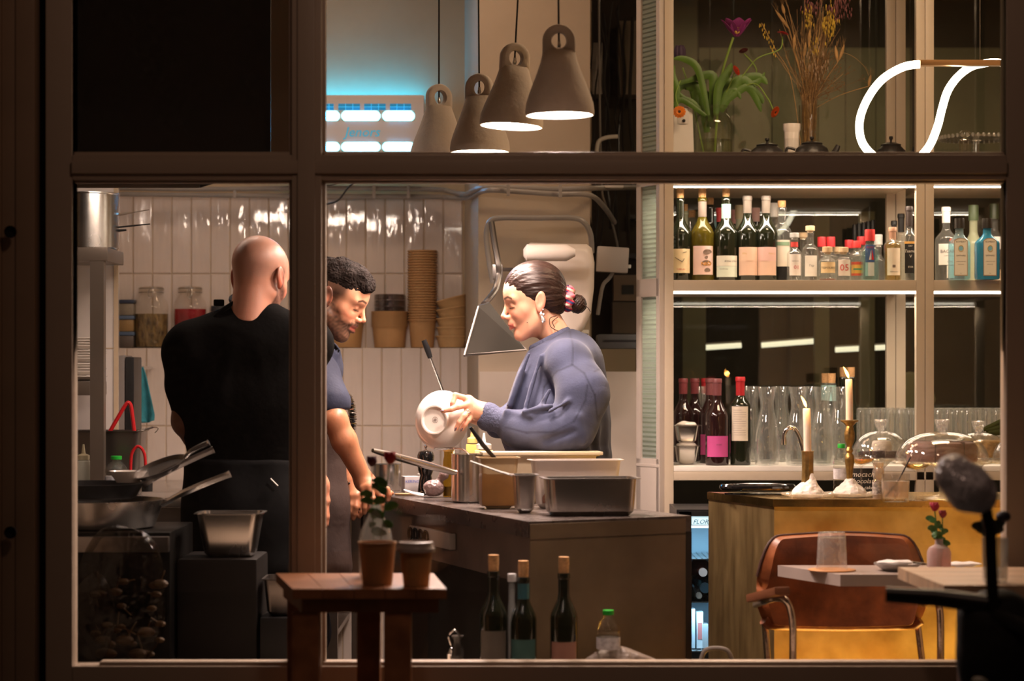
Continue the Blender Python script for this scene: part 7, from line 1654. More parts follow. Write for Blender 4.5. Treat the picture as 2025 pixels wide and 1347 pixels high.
def teapot(px, s, label, k=1, spout=1, dy=0):
    t = thing('teapot', label, 'teapot', (PX(px, s), DY(s) + dy, TPZ)); h = (PZ(290, s) - TPZ); mb = MB(); r = .062 * k
    mb.lathe([(0, 0), (r * .6, 0), (r * .95, h * .25), (r, h * .5), (r * .85, h * .85), (r * .6, h * 1.0), (r * .56, h * 1.02), (0, h * 1.02)], 36); mb.build('pot_body', iron, t)
    mb = MB(); mb.lathe([(0, h * 1.025), (r * .58, h * 1.025), (r * .60, h * 1.07), (r * .3, h * 1.14), (0, h * 1.15)], 32); o = mb.build('lid', iron, t); mb = MB(); mb.lathe([(0, h * 1.15), (r * .06, h * 1.15), (r * .06, h * 1.22), (r * .12, h * 1.28), (r * .11, h * 1.36), (0, h * 1.38)], 16); mb.build('knob', iron, o)
    mb = MB(); mb.tube(spline([(spout * r * .9, 0, h * .4), (spout * r * 1.25, 0, h * .65), (spout * r * 1.45, 0, h * .98)], 6), [.016 * k * (1 - .5 * i / 12) for i in range(13)], 10); mb.build('spout', iron, t)
    mb = MB(); mb.tube(spline([(-spout * r * .9, 0, h * .8), (-spout * r * 1.35, 0, h * .85), (-spout * r * 1.35, 0, h * .4), (-spout * r * .95, 0, h * .3)], 6), .005 * k, 8); mb.build('handle', iron, t)
teapot(1517, ST + 10, 'black iron teapot in front of the glass jar, nearest the flowers'); teapot(1601, ST + 12, 'black iron teapot directly in front of the cylinder vase', spout=1, dy=-.055); teapot(1762, ST - 4, 'black iron teapot inside the glowing loop lamp', k=.95, spout=1)
# beaded cake stand and stopper behind the loop lamp
cs = thing('cake_stand', 'clear beaded glass stand high on the top shelf behind the loop lamp', 'cake stand', (PX(1930, ST - 16), DY(ST - 16), TPZ)); zt_ = PZ(275, ST - 16) - TPZ
mb = MB(); mb.lathe([(0, 0), (.05, 0), (.045, .006), (.012, .02), (.012, zt_ - .01), (.03, zt_ - .004), (.13, zt_ - .003), (.132, zt_ + .004), (0, zt_)], 48); mb.build('stand_body', cg_, cs)
mb = MB()
for k in range(44): a = 2 * PI * k / 44; mb.sph((.133 * math.cos(a), .133 * math.sin(a), zt_ + .003), .0055, 8, (1, 1, 1.4))
mb.build('beaded_rim', thin('bead_glass', (.9, .9, .86), 1.6, add=.25, milk=.3), cs)
st_ = thing('glass_stopper_bottle', 'small clear stoppered flask in front of the beaded stand', 'bottle', (PX(1906, ST + 6), DY(ST + 6) - .02, TPZ)); mb = MB(); h = PZ(290, ST) - TPZ; mb.lathe([(0, 0), (.01, 0), (.014, .02), (.0215, h), (.017, h + .014), (.008, h + .018), (0, h + .02)], 28, rib=.05, nrib=8); mb.build('flask_body', thin('cut_glass', (.95, .95, .92), 1.6, add=.08), st_)
mb = MB(); mb.lathe([(0, h + .02), (.006, h + .021), (.019, h + .03), (.02, h + .037), (.012, h + .045), (0, h + .046)], 24); mb.build('stopper', MATS['cut_glass'], st_)
# ================================================================== ON THE BAR
BT = BZ + .0006
def onb(px, s, dz=0): return Vector((PX(px, s), DY(s), BT + dz))
# fridge under the shelves
fr = thing('drinks_fridge', 'black drinks fridge with lit glass front between the island and the brass bar', 'fridge', (PX(1383, 605), DY(605) + .1, 0))
fs = 608
def fbx(mb, x0, x1, y0, y1, d0, d1, bev=0): mb.bb((PX(x0, fs), DY(fs) + d0, PZ(y1, fs)), (PX(x1, fs), DY(fs) + d1, PZ(y0, fs)), bev=bev)
mb = MB(); fbx(mb, 1338, 1343, 1012, 1505, 0, .33); fbx(mb, 1440, 1446, 1012, 1505, 0, .33); fbx(mb, 1338, 1446, 1008, 1013, 0, .33); fbx(mb, 1338, 1446, 1498, 1512, 0, .33); fbx(mb, 1338, 1446, 1012, 1505, .31, .33); mb.build('casing', M['black'], fr, world=True)
mb = MB(); fbx(mb, 1343, 1367, 1012, 1505, -.005, .012); fbx(mb, 1343, 1440, 1012, 1021, -.005, .012); mb.build('door_frame', M['black'], fr, world=True)
mb = MB(); fbx(mb, 1367, 1440, 1038, 1500, .002, .006); mb.build('door_glass', thin('fridge_glass', (.92, .96, .98), 1.5), fr, world=True)
mb = MB(); fbx(mb, 1367, 1440, 1021, 1038, -.002, .01); mb.build('sign_panel', emi('sign_pale', '#bfe2ee', .9), fr, world=True)
tx = text_mb('FLORINA', .021, shear=.3); tx.v = [(x + PX(1396, fs), DY(fs) - .004 + y, z + PZ(1036, fs)) for x, y, z in tx.v]; tx.build('lettering', pm('sign_blue', (.02, .10, .22), .5), fr, world=True, smooth=0)
mb = MB(); fbx(mb, 1343, 1440, 1022, 1500, .29, .30); mb.build('back_liner', pm('cool_liner', (.45, .55, .6), .4), fr, world=True)
for py in (1107, 1192, 1290):
    mb = MB(); fbx(mb, 1344, 1439, py, py + 2, .03, .28)
    for k in range(9): fbx(mb, 1346 + k * 11, 1347 + k * 11, py - 2, py, .03, .28)
    mb.build('wire_shelf', M['steel'], fr, world=True)
mb = MB(); mb.bb((PX(1345, fs), DY(fs) + .02, PZ(1045, fs)), (PX(1438, fs), DY(fs) + .035, PZ(1041, fs))); mb.build('light_strip', emi('fridge_led', '#d8f2ff', 5), fr, world=True)
area('fridge_light', (PX(1392, fs), DY(fs) + .06, PZ(1042, fs)), (.14, .06), 1.6, '#a8dcff')
area('fridge_light', (PX(1392, fs), DY(fs) + .03, PZ(1198, fs)), (.14, .04), .9, '#a8dcff')
fb_ = pm('fridge_bottle', (.10, .07, .06), .15); 
for i, (px, py, cc, r, lb) in enumerate(((1392, 1134, (.75, .75, .76), .014, 'bottle with white cap lying in the middle of the lit fridge'), (1396, 1165, (.03, .07, .10), .017, 'dark capped bottle lying in the lit fridge below the white cap'), (1384, 1180, (.3, .32, .3), .010, 'small clear bottle lying at the fridge shelf edge'))):
    t = thing('drinks_bottle', lb, 'bottle', P(px, py, fs)); M4 = Matrix.Translation(Vector((PX(px, fs), DY(fs) + .03, PZ(py, fs)))) @ Matrix.Rotation(-PI / 2, 4, 'X')
    mb = MB(); mb.lathe([(0, .22), (.034, .22), (.036, .2), (.036, .09), (.014, .03), (.013, .012), (0, .012)], 20, M=M4); mb.build('bottle_body', [pm('rose_glass', (.28, .10, .08), .15), pm('teal_bottle', (.03, .10, .13), .15), gl['clear']][i], t, world=True); mb = MB(); mb.lathe([(0, 0), (r, 0), (r, .02), (0, .02)], 18, M=M4); mb.build('cap', pm('fcap%d' % i, cc, .4), t, world=True)
for i, (px, lb, cl, h) in enumerate(((1372, 'white juice carton standing low in the lit fridge', (.66, .66, .66), .13), (1388, 'juice carton with red panel standing low in the lit fridge', (.60, .62, .62), .12), (1398, 'grey carton with gold top on the fridge shelf', (.35, .36, .36), .08))):
    z = PZ(1290, fs) + .003; t = thing('carton', lb, 'carton', (PX(px, fs), DY(fs) + .10, z)); mb = MB(); mb.box((0, 0, h / 2), (.022, .05, h), bev=.003); mb.build('box_body', pm('carton%d' % i, cl, .5), t)
    if i == 1: mb = MB(); mb.bb((-.007, -.0262, .03), (.007, -.0255, .085)); mb.build('panel', pm('faded_red', (.55, .16, .14), .5), t)
for k in range(4):
    o = MB(); o.lathe([(0, 0), (.03, 0), (.031, .05), (.012, .09), (.011, .12), (0, .122)], 18); ob = o.build('drinks_bottle', gl['pale'] if k % 2 else gl['clear'], None, loc=(PX(1358 + k * 25, fs), DY(fs) + .2, PZ(1107, fs) + .004 if False else PZ(1192, fs) + .001)); tag(ob, 'plain bottle in the dim rear row of the lit fridge', 'bottle', 'bottles at the back of the fridge')
# black sink gap frame: tray ring
t = thing('serving_tray', 'black oval serving tray with raised rim at the bar corner', 'tray', onb(1500, 668)); mb = MB()
sp_ = [(1428, 964, 668), (1440, 957, 664), (1500, 953, 660), (1560, 955, 664), (1572, 963, 668), (1560, 971, 674), (1500, 972, 676), (1440, 972, 673)]
mb.tube([Vector((PX(1500, 668) + .105 * math.cos(a) * (1 if abs(math.cos(a)) < .9 else 1.0), DY(668) + .045 * math.sin(a) + .02, BT + .012 + .010)) for a in [2 * PI * i / 48 for i in range(48)]], .0095, 10, closed=True); mb.build('rim', pm('gloss_black2', (.008, .008, .009), .06, coat=.5), t, world=True)
mb = MB(); mb.lathe([(0, 0), (.1, 0), (.1, .004), (0, .004)], 40, sy=.45, c=tuple(onb(1500, 668) + Vector((0, .02, 0)))); mb.build('tray_bottom', MATS['gloss_black2'], t, world=True)
# candles
wax = pm('candle_wax', (.80, .72, .62), .5, sss=.3); drip = pm('dripped_wax', (.74, .70, .66), .45, bump=.5, bs=90, sss=.2); bras = pm('candle_brass', (.46, .30, .10), .35, .85, bump=.3, bs=60, var=.5, vs=40)
platem = thin('pressed_glass', (.9, .84, .74), 1.55, add=.1, wav=1, ws=160, milk=.25)
flame = emi('flame', '#ffb24a', 26); flame2 = emi('flame_core', '#fff0c0', 30)
def candle(px, s, ztop, zsock, label, r=.0112, wide=.017, style=0, lean=-.004):
    t = thing('candlestick', label, 'candlestick', onb(px, s)); h = zsock - BT
    mb = MB(); mb.lathe([(0, .001), (.05, .001), (.055, .003), (.074, .008), (.078, .012), (.076, .0135), (.054, .007), (0, .005)], 48, rib=.012, nrib=24); mb.build('glass_saucer', platem, t)
    mb = MB()
    if style == 0: mb.lathe([(0, .0055), (.026, .006), (.022, .02), (wide, .05), (wide * .95, h * .7), (wide, h - .004), (wide + .002, h), (r, h), (r, h - .01), (0, h - .01)], 30, rib=.05, nrib=9)
    else: mb.lathe([(0, .0055), (.03, .006), (.024, .012), (.012, .02), (.0075, .04), (.010, .075), (.014, .105), (.013, .12), (.007, .128), (.011, .135), (.007, .145), (.014, .165), (.0155, .185), (.010, h - .018), (.018, h - .008), (.026, h - .004), (.026, h), (0, h)], 30)
    mb.build('holder', bras, t)
    def dr(X, st=style):
        b = ell(X, (0, 0, .012), (.046, .042, .026)); b = smax(b, half(X, (0, 0, .006), (0, 0, -1)), .002)
        rs = random.Random(st + 4)
        for k in range(9):
            a = rs.random() * 2 * PI; zt_ = rs.uniform(.02, .045 if st else h * .55); q = wide - .003 if not st else .014
            b = smin(b, cap(X, ((q + .0) * math.cos(a), q * math.sin(a), zt_), ((q + .018) * math.cos(a), (q + .018) * math.sin(a), .01), .0045, .011), .012)
        b = smin(b, cap(X, (0, 0, .01), (0, 0, .042), .026, .012), .02) if st else smin(b, cap(X, (0, 0, .01), (0, 0, .03), .024, .018), .02)
        return b + .0022 * vnoise(X, 240, 3 + st) + .0015 * vnoise(X, 520, 5)
    sdf_obj('wax_drips', dr, (-.07, -.07, 0), (.07, .07, h), .0026, drip, t, None, None, 1)
    mb = MB(); hz_ = ztop - BT; mb.tube([(0, 0, h - .009), (lean * .3, 0, (h + hz_) / 2), (lean, 0, hz_ - .004), (lean, 0, hz_)], [r, r, r, r * .9], 20); mb.build('candle', wax, t)
    mb = MB(); mb.tube([(lean, 0, hz_), (lean - .002, 0, hz_ + .008)], .0011, 6); mb.build('wick', M['black'], t)
    mb = MB(); c = Vector((lean - .004, 0, hz_ + .012)); mb.tube([c + Vector((.003, 0, -.008)), c + Vector((.001, 0, -.002)), c + Vector((-.002, 0, .006)), c + Vector((-.007, 0, .016)), c + Vector((-.012, 0, .024))], [.0012, .0036, .0042, .0026, .0003], 12); mb.build('flame', flame, t)
    l = bpy.data.lights.new('candle_light', 'POINT'); l.energy = .45; l.color = lin('#ffb060'); l.shadow_soft_size = .008; lo = bpy.data.objects.new('candle_light', l); COL.objects.link(lo); lo.location = onb(px, s) + Vector((-.006, -.02, hz_ + .018 - 0)); return t
SC_ = 682
candle(1597, SC_, PZ(808, SC_), PZ(892, SC_), 'shorter lit candle in a wax covered brass tube on a glass saucer', lean=-.003)
candle(1680, SC_ - 2, PZ(750, SC_), PZ(831, SC_), 'taller lit candle in a turned brass candlestick set in melted wax', style=1, r=.0105, lean=-.002)
# chrome tap behind the bar
t = thing('bar_tap', 'curved chrome swan neck tap behind the shorter candle', 'tap', onb(1590, 658)); mb = MB(); ss = 660
mb.tube(spline([Vector((PX(1594, ss), DY(ss), BT)), P(1592, 915, ss), P(1586, 880, ss), P(1574, 852, ss), P(1562, 846, ss), P(1552, 856, ss), P(1550, 872, ss)], 8), .0065, 12); mb.tube([P(1550, 868, ss), P(1550, 880, ss)], .0085, 12); mb.lathe([(.0, 0), (.018, 0), (.018, .012), (.009, .02), (0, .02)], 20, c=(PX(1594, ss), DY(ss), BT)); mb.build('spout', M['chrome'], t, world=True)
pet(tuple(onb(1664, 664)), 'clear water bottle with green cap standing between the two candles', .024, .150, name='water_bottle')
# chalkboard
t = thing('chalkboard', 'small black chalkboard with white handwriting leaning on the bar', 'sign', onb(1704, 656)); Mb_ = Matrix.Translation(onb(1704, 656)) @ Matrix.Rotation(-.2, 4, 'X')
mb = MB(); mb.box((0, 0, .038), (.086, .006, .072), bev=.001, M=Mb_); mb.build('board', pm('slate_black', (.012, .011, .010), .6), t, world=True)
for tx, sz, x, z in (('mocach', .022, .004, .048), ('chocolate', .021, .004, .028), ('cake', .015, .02, .010)):
    q = text_mb(tx, sz, shear=.35); q.v = [tuple(Mb_ @ Vector((a + x, b_ - .0036, c + z))) for a, b_, c in q.v]; q.build('handwriting', pm('chalk_white', (.72, .68, .6), .9), t, world=True, smooth=0)
# cake domes
domeg = thin('dome_glass', (.965, .965, .955), 1.5, add=.035, milk=.03)
standg = thin('stand_glass', (.9, .88, .84), 1.55, add=.08, wav=.6, ws=60, milk=.15)
def dome(px, s, label, r, hz, ztop, fill, zst=None, k=0):
    zs = PZ(zst or 912, s); t = thing('cake_stand', label, 'cake stand', (PX(px, s), DY(s), BT)); h = zs - BT
    mb = MB(); mb.lathe([(0, 0), (.05, 0), (.052, .003), (.03, .008), (.009, .016), (.0075, h * .5), (.011, h * .75), (.03, h - .006), (r * 1.03, h - .003), (r * 1.06, h), (r * 1.03, h + .003), (0, h + .001)], 56, rib=.012, nrib=28); mb.build('stand', standg, t)
    H = ztop - zs; mb = MB(); n = 16; pr = []
    for i in range(n + 1): a = PI / 2 * i / n; pr.append((r * math.cos(a) ** .82 if i < n else 0, .004 + h + (H - .004) * math.sin(a) ** 1.0))
    pr2 = [(max(q - .003, 0), z - .002) for q, z in pr][::-1]; mb.lathe(pr + pr2, 56); o = mb.build('dome', domeg, t)
    mb = MB(); z0 = h + H; mb.lathe([(0, z0 - .001), (.008, z0), (.010, z0 + .004), (.015, z0 + .010), (.0215, z0 + .032), (.020, z0 + .034), (.012, z0 + .028), (0, z0 + .027)], 12); mb.build('knob', thin('knob_glass', (.92, .93, .93), 1.6, add=.25, wav=1.2, ws=90, milk=.2), o)
    return t, zs
def cake(name, label, px, s, zs, r, h, m, cuts=0, cat='cake', group=None):
    mb = MB(); mb.lathe([(0, 0), (r * .98, 0), (r, .006), (r, h * .72), (r * .93, h * .93), (r * .82, h), (0, h * .99)], 48); o = mb.build(name, m, None, loc=(PX(px, s), DY(s), zs + .0035)); tag(o, label, cat, group)
    if cuts:
        mb = MB()
        for a in cuts: mb.box((math.cos(a) * r * .5, math.sin(a) * r * .5, h * .5 + .0006), (r * 1.0, .0028, h + .001), rot=a)
        mb.build('cut', pm('cut_dark', (.06, .025, .018), .8), o)
    return o
sB = 686
t, zs = dome(1863, sB + 8, 'cake stand with glass dome over a whole chocolate cake, the nearest one', .132, 0, PZ(852, sB), None, 914)
cake('chocolate_cake', 'sliced milk chocolate cake under the nearest glass dome', 1863, sB + 8, zs, .100, .055, pm('milk_chocolate', (.185, .078, .052), .5, bump=.5, bs=22, stretch=(1, 1, 4), var=.25, vs=20), cuts=(-1.95, -1.10, .3, 2.4))
t, zs2 = dome(1742, sB - 24, 'cake stand with glass dome over dark biscuits, beside the taller candle', .088, 0, PZ(852, sB - 24), None, 908)
for i in range(7):
    a = i * .9; mb = MB(); mb.box((0, 0, .011), (.035, .018, .021), bev=.005); o = mb.build('dark_biscuit', pm('dark_choc', (.045, .018, .012), .55, bump=.4, bs=60, var=.4), None, loc=(PX(1742, sB - 24) + (-.055 + .018 * i), DY(sB - 24) + (.006 if i % 2 else -.034), zs2 + .0035)); o.rotation_euler = (0, 0, a); tag(o, 'dark chocolate biscuit under the dome beside the taller candle', 'biscuit', 'biscuits under the first glass dome')
cake('meringue', 'pale whipped cake behind the dark biscuits under the dome', 1748, sB - 24, zs2, .03, .05, pm('cream_cake', (.72, .66, .56), .7, bump=.6, bs=60)).location.y += .04
t, zs3 = dome(1935, sB - 30, 'cake stand with glass dome over a golden cake, partly behind the chocolate one', .092, 0, PZ(855, sB - 30), None, 906)
cake('golden_cake', 'golden crumbly cake under the dome behind the chocolate cake', 1945, sB - 30, zs3, .07, .05, pm('golden_crumb', (.42, .25, .07), .8, bump=.8, bs=60, var=.5, vs=50))
t, zs4 = dome(2030, sB + 14, 'glass dome cut off by the window frame at the end of the bar', .095, 0, PZ(856, sB), None, 914)
cake('brown_cake', 'brown cake under the dome at the window frame end', 2030, sB + 14, zs4, .07, .045, MATS['milk_chocolate'])
# glasses on the bar
t = thing('tumbler', 'tumbler of cloudy drink with a black straw on the bar', 'glass', onb(1771, 706)); mb = MB(); H = .078; R = .040
mb.lathe([(0, .001), (.036, 0), (.038, .004), (R, H), (R - .002, H), (.036, .010), (0, .010)], 40); mb.build('glass_body', thin('tumbler_glass', (.95, .94, .93), 1.5, add=.04), t)
mb = MB(); mb.lathe([(0, .0105), (.0355, .011), (.038, .058), (0, .058)], 36); mb.build('drink', thin('cloudy_drink', (.86, .68, .52), 1.33, milk=.22), t)
mb = MB(); mb.tube([(-.028, .0, .014), (.008, -.004, .06), (.042, 0, .125)], .0022, 8); mb.build('straw', M['black'], t)
mb = MB(); 
for i in range(5): 
    mb = MB(); mb.box((random.uniform(-.016, .016), random.uniform(-.014, .014), .022 + .008 * i), (.017, .017, .016), rot=i * .8, bev=.003); mb.build('ice_cube', thin('ice', (.9, .88, .86), 1.3, milk=.1), t)
def coupe(px, s, label, H, R, cup, liq=None):
    t = thing('coupe_glass', label, 'glass', onb(px, s)); mb = MB(); z = H - cup
    mb.lathe([(0, .001), (.034, 0), (.034, .0015), (.01, .005), (.0035, .012), (.003, z - .006), (.006, z), (R * .6, z + cup * .3), (R * .95, z + cup * .75), (R, H), (R - .0012, H), (R * .9, z + cup * .7), (R * .55, z + cup * .32), (0, z + .003)], 40); mb.build('glass_body', thin('coupe_glass', (.95, .94, .93), 1.5, add=.05), t)
    if liq: mb = MB(); mb.lathe([(0, z + .004), (R * .54, z + cup * .33), (R * .88, z + cup * .68), (0, z + cup * .68)], 36); mb.build('drink', liq, t)
coupe(1812, 700, 'thin stemmed coupe glass standing in front of the chocolate cake stand', .112, .045, .028, thin('red_drink', (.35, .08, .06), 1.33))
coupe(1703, 672, 'coupe glass of amber drink behind the chalkboard', .118, .044, .030, thin('amber_drink', (.85, .52, .12), 1.33, milk=.1))
coupe(1890, 704, 'coupe glass half hidden by the shiny saddle cover', .10, .045, .028)
t = thing('pepper_mill', 'slender glass mill with ribbed neck between chalkboard and tumbler', 'mill', onb(1737, 690)); mb = MB(); mb.lathe([(0, 0), (.016, 0), (.0165, .01), (.0155, .03), (.0165, .05), (.013, .055), (.017, .066), (.017, .08), (.012, .09), (.0155, .096), (.0155, .104), (0, .106)], 28); mb.build('mill_body', thin('mill_glass', (.75, .58, .40), 1.5, add=.1, milk=.2), t)
mb = MB(); mb.lathe([(.0172, .012), (.0172, .048)], 28); mb.build('label', pm('mill_label', (.5, .45, .4), .6, var=.8, vs=120, col2=(.08, .07, .06)), t)
t = thing('leaf_sprig', 'dark green pineapple leaves poking out above the golden cake dome', 'leaves', P(1975, 850, 655)); mb = MB(); 
for a, b_ in (((1945, 850), (1990, 826)), ((1950, 852), (1995, 838)), ((1955, 856), (2000, 846))): leaf(mb, [P(a[0], a[1], 640), P((a[0] + b_[0]) / 2, (a[1] + b_[1]) / 2 + 3, 640), P(b_[0], b_[1], 640)], .010)
mb.build('leaf_blades', pm('dark_leaf', (.05, .07, .015), .5, var=.4), t, world=True)
t.name = 'hanging_leaf_sprig'
# ================================================================== CHAIR AND TABLES BY THE WINDOW
leath = pm('tan_leather', (.30, .085, .022), .42, bump=.2, bs=40, vs=16, col2=(.12, .032, .010))
chair = thing('armchair', 'tan leather armchair with chrome arms in front of the brass bar', 'chair', (PX(1660, 718), DY(718), 0))
s = 718
def chb(u, v):
    x0, x1 = 1493, 1826; yt = 1056 + 3 * math.cos(u * 6) ; yb = 1234 + 8 * math.sin(PI * u)
    w = abs(2 * u - 1); px = x0 + (x1 - x0) * u; 
    top = yt + (max(0, w - .70) / .30) ** 2.6 * 78; bot = yb - (max(0, w - .82) / .18) ** 2.4 * 40
    p = P(px, top + (bot - top) * v, s); p.y += .05 * (1 - w * w) - .05 + .015 * math.sin(PI * v); return p
mb = MB(); mb.grid(lambda u, v: tuple(chb(u, v)), 48, 20, thick=.035)
cb_ = mb.build('backrest', leath, chair, world=True, smooth=60)
mb = MB(); mb.tube([chb(u / 40, 0) + Vector((0, -.002, 0)) for u in range(41)], .0042, 8); mb.tube([chb(0, v / 12) + Vector((.02, -.0, 0)) for v in range(2, 12)], .003, 8); mb.build('piping', pm('dark_piping', (.05, .016, .010), .5), cb_, world=True)
mb = MB(); mb.tube([chb(.04 + .92 * u / 30, .97) + Vector((0, -.012, 0)) for u in range(31)], .016, 12); mb.build('lower_roll', leath, cb_, world=True)
mb = MB(); mb.box((PX(1660, s), DY(s) - .19, .455), (.44, .34, .07), bev=.03); mb.build('seat', leath, chair, world=True, smooth=60)
chr_ = pm('worn_chrome', (.50, .42, .37), .22, 1, bump=.1, bs=40, rvar=.1)
mb = MB(); mb.tube(spline([P(1495, 1196, s), P(1510, 1190, 745), P(1535, 1183, 752), P(1553, 1187, 755), P(1563, 1205, 755), P(1568, 1240, 755), P(1568, 1320, 755), Vector((PX(1568, 755), DY(755), .012))], 8), .0098, 14); mb.build('arm_tube', chr_, chair, world=True)
mb = MB(); mb.tube(spline([P(1825, 1196, s), P(1838, 1190, 745), P(1850, 1187, 755), P(1858, 1205, 755), P(1860, 1240, 755), P(1860, 1320, 755), Vector((PX(1860, 755), DY(755), .012))], 8), .0098, 14); mb.build('arm_tube', chr_, chair, world=True)
def armpad(a, b_, nm):
    mb = MB(); d = (b_ - a); l = d.length; q = d.normalized().to_track_quat('X', 'Z').to_matrix().to_4x4(); mb.box((l / 2, 0, .012), (l, .045, .022), bev=.007, M=Matrix.Translation(a) @ q); mb.build(nm, pm('arm_wood', (.16, .058, .026), .4, bump=.1), chair, world=True)
armpad(P(1491, 1192, 738), P(1548, 1178, 760), 'armrest'); armpad(P(1828, 1190, 738), P(1846, 1183, 760), 'armrest')
for px0, px1 in ((1512, 1520), (1814, 1826)):
    mb = MB(); mb.tube([P(px0, 1228, s), P(px1, 1330, s + 3), Vector((PX(px1 + 3, s), DY(s) + .03, .012))], .0095, 12); mb.build('leg', chr_, chair, world=True)
mb = MB(); mb.tube([Vector((PX(1568, 755), DY(755), .30)), Vector((PX(1518, s), DY(s) + .02, .40))], .008, 8); mb.tube([Vector((PX(1860, 755), DY(755), .30)), Vector((PX(1823, s), DY(s) + .02, .40))], .008, 8); mb.build('side_rail', chr_, chair, world=True)
# indoor table
ct = thing('cafe_table', 'grey topped cafe table in front of the leather chair', 'table', (PX(1800, 760), 5.86, 0))
TZ_ = .763
A1, A2 = P(1538, 1118, 731), P(1665, 1139, 771)
A2 = Vector((A2.x, max(A2.y, 5.735), 0))
far = Vector((A2.x + .42, A2.y, 0)); far2 = Vector((A1.x + .42, A1.y, 0))
mb = MB(); mb.prism([(A2.x, A2.y), (far.x, far.y), (far2.x, far2.y), (A1.x, A1.y)], TZ_ - .030, TZ_); mb.build('table_top', pm('grey_top', (.36, .29, .26), .3, bump=.05, bs=30, var=.15, vs=5), ct, world=True, smooth=0)
mb = MB(); mb.lathe([(0, 0), (.07, 0), (.07, .012), (.03, .02), (.025, TZ_ - .031), (0, TZ_ - .031)], 24, c=(1.21, 5.82, 0)); mb.build('pedestal', M['black'], ct, world=True)
def ont(px, s, dz=0): return Vector((PX(px, s), DY(s), TZ_ + .0008 + dz))
t = thing('tumbler', 'empty tumbler turned upside down on the grey table', 'glass', ont(1645, 752, .0035)); mb = MB(); H = PZ(1053, 752) - TZ_ - .004; mb.lathe([(.0395, 0), (.041, 0), (.036, H - .003), (.034, H), (0, H), (0, H - .014), (.034, H - .014)], 40); mb.build('glass_body', thin('cut_tumbler', (.93, .91, .9), 1.6, add=.10, wav=.4, ws=50, milk=.10), t)
mb = MB(); mb.lathe([(0, 0), (.062, 0), (.063, .0015), (.062, .003), (0, .003)], 40); put(mb, 'coaster', pm('orange_coaster', (.50, .22, .07), .5), 'thin orange mat under the upside down tumbler', 'coaster', ont(1645, 752))
def plate(px, s, label, r, col, cloth=True):
    t = thing('plate', label, 'plate', ont(px, s)); mb = MB(); mb.lathe([(0, 0), (r * .6, 0), (r * .65, .003), (r, .017), (r, .020), (r * .62, .007), (0, .005)], 44, rib=.01, nrib=20); mb.build('plate_body', pm('grey_stoneware', (.27, .25, .24), .25), t)
    return t
plate(1775, 752, 'dark grey plate with crumpled napkin on the grey table', .062, 0)
def napkin(sd):
    return lambda X: ell(X, (0, 0, .006), (.05, .03, .007)) + .003 * vnoise(X, 130, sd) + .002 * np.abs(vnoise(X, 300, sd + 1))
for i, (px, s, dz, lb) in enumerate(((1772, 752, .015, 'white crumpled napkin lying on the dark grey plate'), (1905, 752, .010, 'white crumpled napkin on the table beside the pink bud vase'))):
    o = sdf_obj('napkin', napkin(3 + i), (-.07, -.05, -.012), (.07, .05, .03), .0028, pm('napkin_white', (.66, .63, .62), .8), None, None, None, 1); o.location = ont(px, s, dz); tag(o, lb, 'napkin')
t = thing('fork', 'steel fork resting with tines over the dark grey plate rim', 'fork', ont(1825, 752)); mb = MB(); mb.tube([ont(1800, 752, .022), ont(1830, 753, .018), ont(1850, 755, .004)], .002, 6, flat=2)
mb.build('handle', M['steel'], t, world=True)
for k in range(4): mb = MB(); mb.tube([ont(1800, 752, .022) + Vector((0, .004 * k - .006, 0)), ont(1782, 752, .026) + Vector((0, .005 * k - .0075, 0))], .0009, 5); mb.build('tine', M['steel'], t, world=True)
pv = thing('bud_vase', 'pink glass bud vase with red roses on the grey table', 'vase', ont(1857, 762)); mb = MB(); H = .088; mb.lathe([(0, 0), (.028, 0), (.031, .006), (.031, .055), (.026, .066), (.011, .074), (.010, .088), (.012, .089), (.009, .088), (.009, .074), (.024, .064), (.029, .054), (.029, .007), (0, .004)], 32); mb.build('vase_body', thin('pink_glass', (.78, .52, .50), 1.5, milk=.35), pv)
rosem = pm('rose_red', (.42, .012, .05), .55, var=.4, vs=60); rleaf = pm('rose_leaf', (.05, .15, .03), .5, var=.4, vs=40)
def rose(name, label, base, head, r, m, leaves=6, stem=True, seed=1):
    t = thing(name, label, 'flower', base); rs = random.Random(seed); mb = MB(); mid = Vector(base).lerp(head, .5) + Vector((rs.uniform(-.004, .004), 0, 0)); mb.tube(spline([base, mid, head], 5), .0016, 6); mb.build('stem', rleaf, t, world=True)
    mb = MB(); h = Vector(head)
    for k in range(11):
        a = k * 2.4; rr = r * (.25 + .06 * k); d = Vector((math.cos(a), math.sin(a), 0)); sd = Vector((-d.y, d.x, 0))
        mb.grid(lambda u, v, d=d, sd=sd, rr=rr: tuple(h + d * rr * math.sin(.3 + 1.5 * u) + sd * (v - .5) * rr * 1.5 * math.sin(PI * (.15 + .8 * u)) - d * abs(v - .5) * rr * .5 + Vector((0, 0, r * (1.5 * u - .4)))), 5, 4, thick=.0006)
    mb.build('blossom', m, t, world=True, smooth=80)
    for k in range(leaves):
        a = rs.uniform(0, 2 * PI); p = Vector(base).lerp(head, .35 + .5 * k / max(leaves, 1)); e = p + Vector((math.cos(a) * r * 2.0, math.sin(a) * r * 1.2, r * rs.uniform(-.1, .9))); mb = MB(); leaf(mb, [p, p.lerp(e, .5) + Vector((0, 0, .004)), e], r * .55); mb.build('leaf', rleaf, t, world=True, smooth=80)
bs_ = Vector(pv.location)
rose('rose', 'deep pink rose in the bud vase on the grey table', bs_ + Vector((-.003, 0, .01)), P(1848, 1006, 762), .015, rosem, 7, seed=2); rose('rose', 'darker red rose lower in the bud vase on the grey table', bs_ + Vector((.003, .002, .01)), P(1864, 1020, 760), .013, pm('rose_dark', (.25, .02, .03), .55, var=.4, vs=60), 8, seed=5)

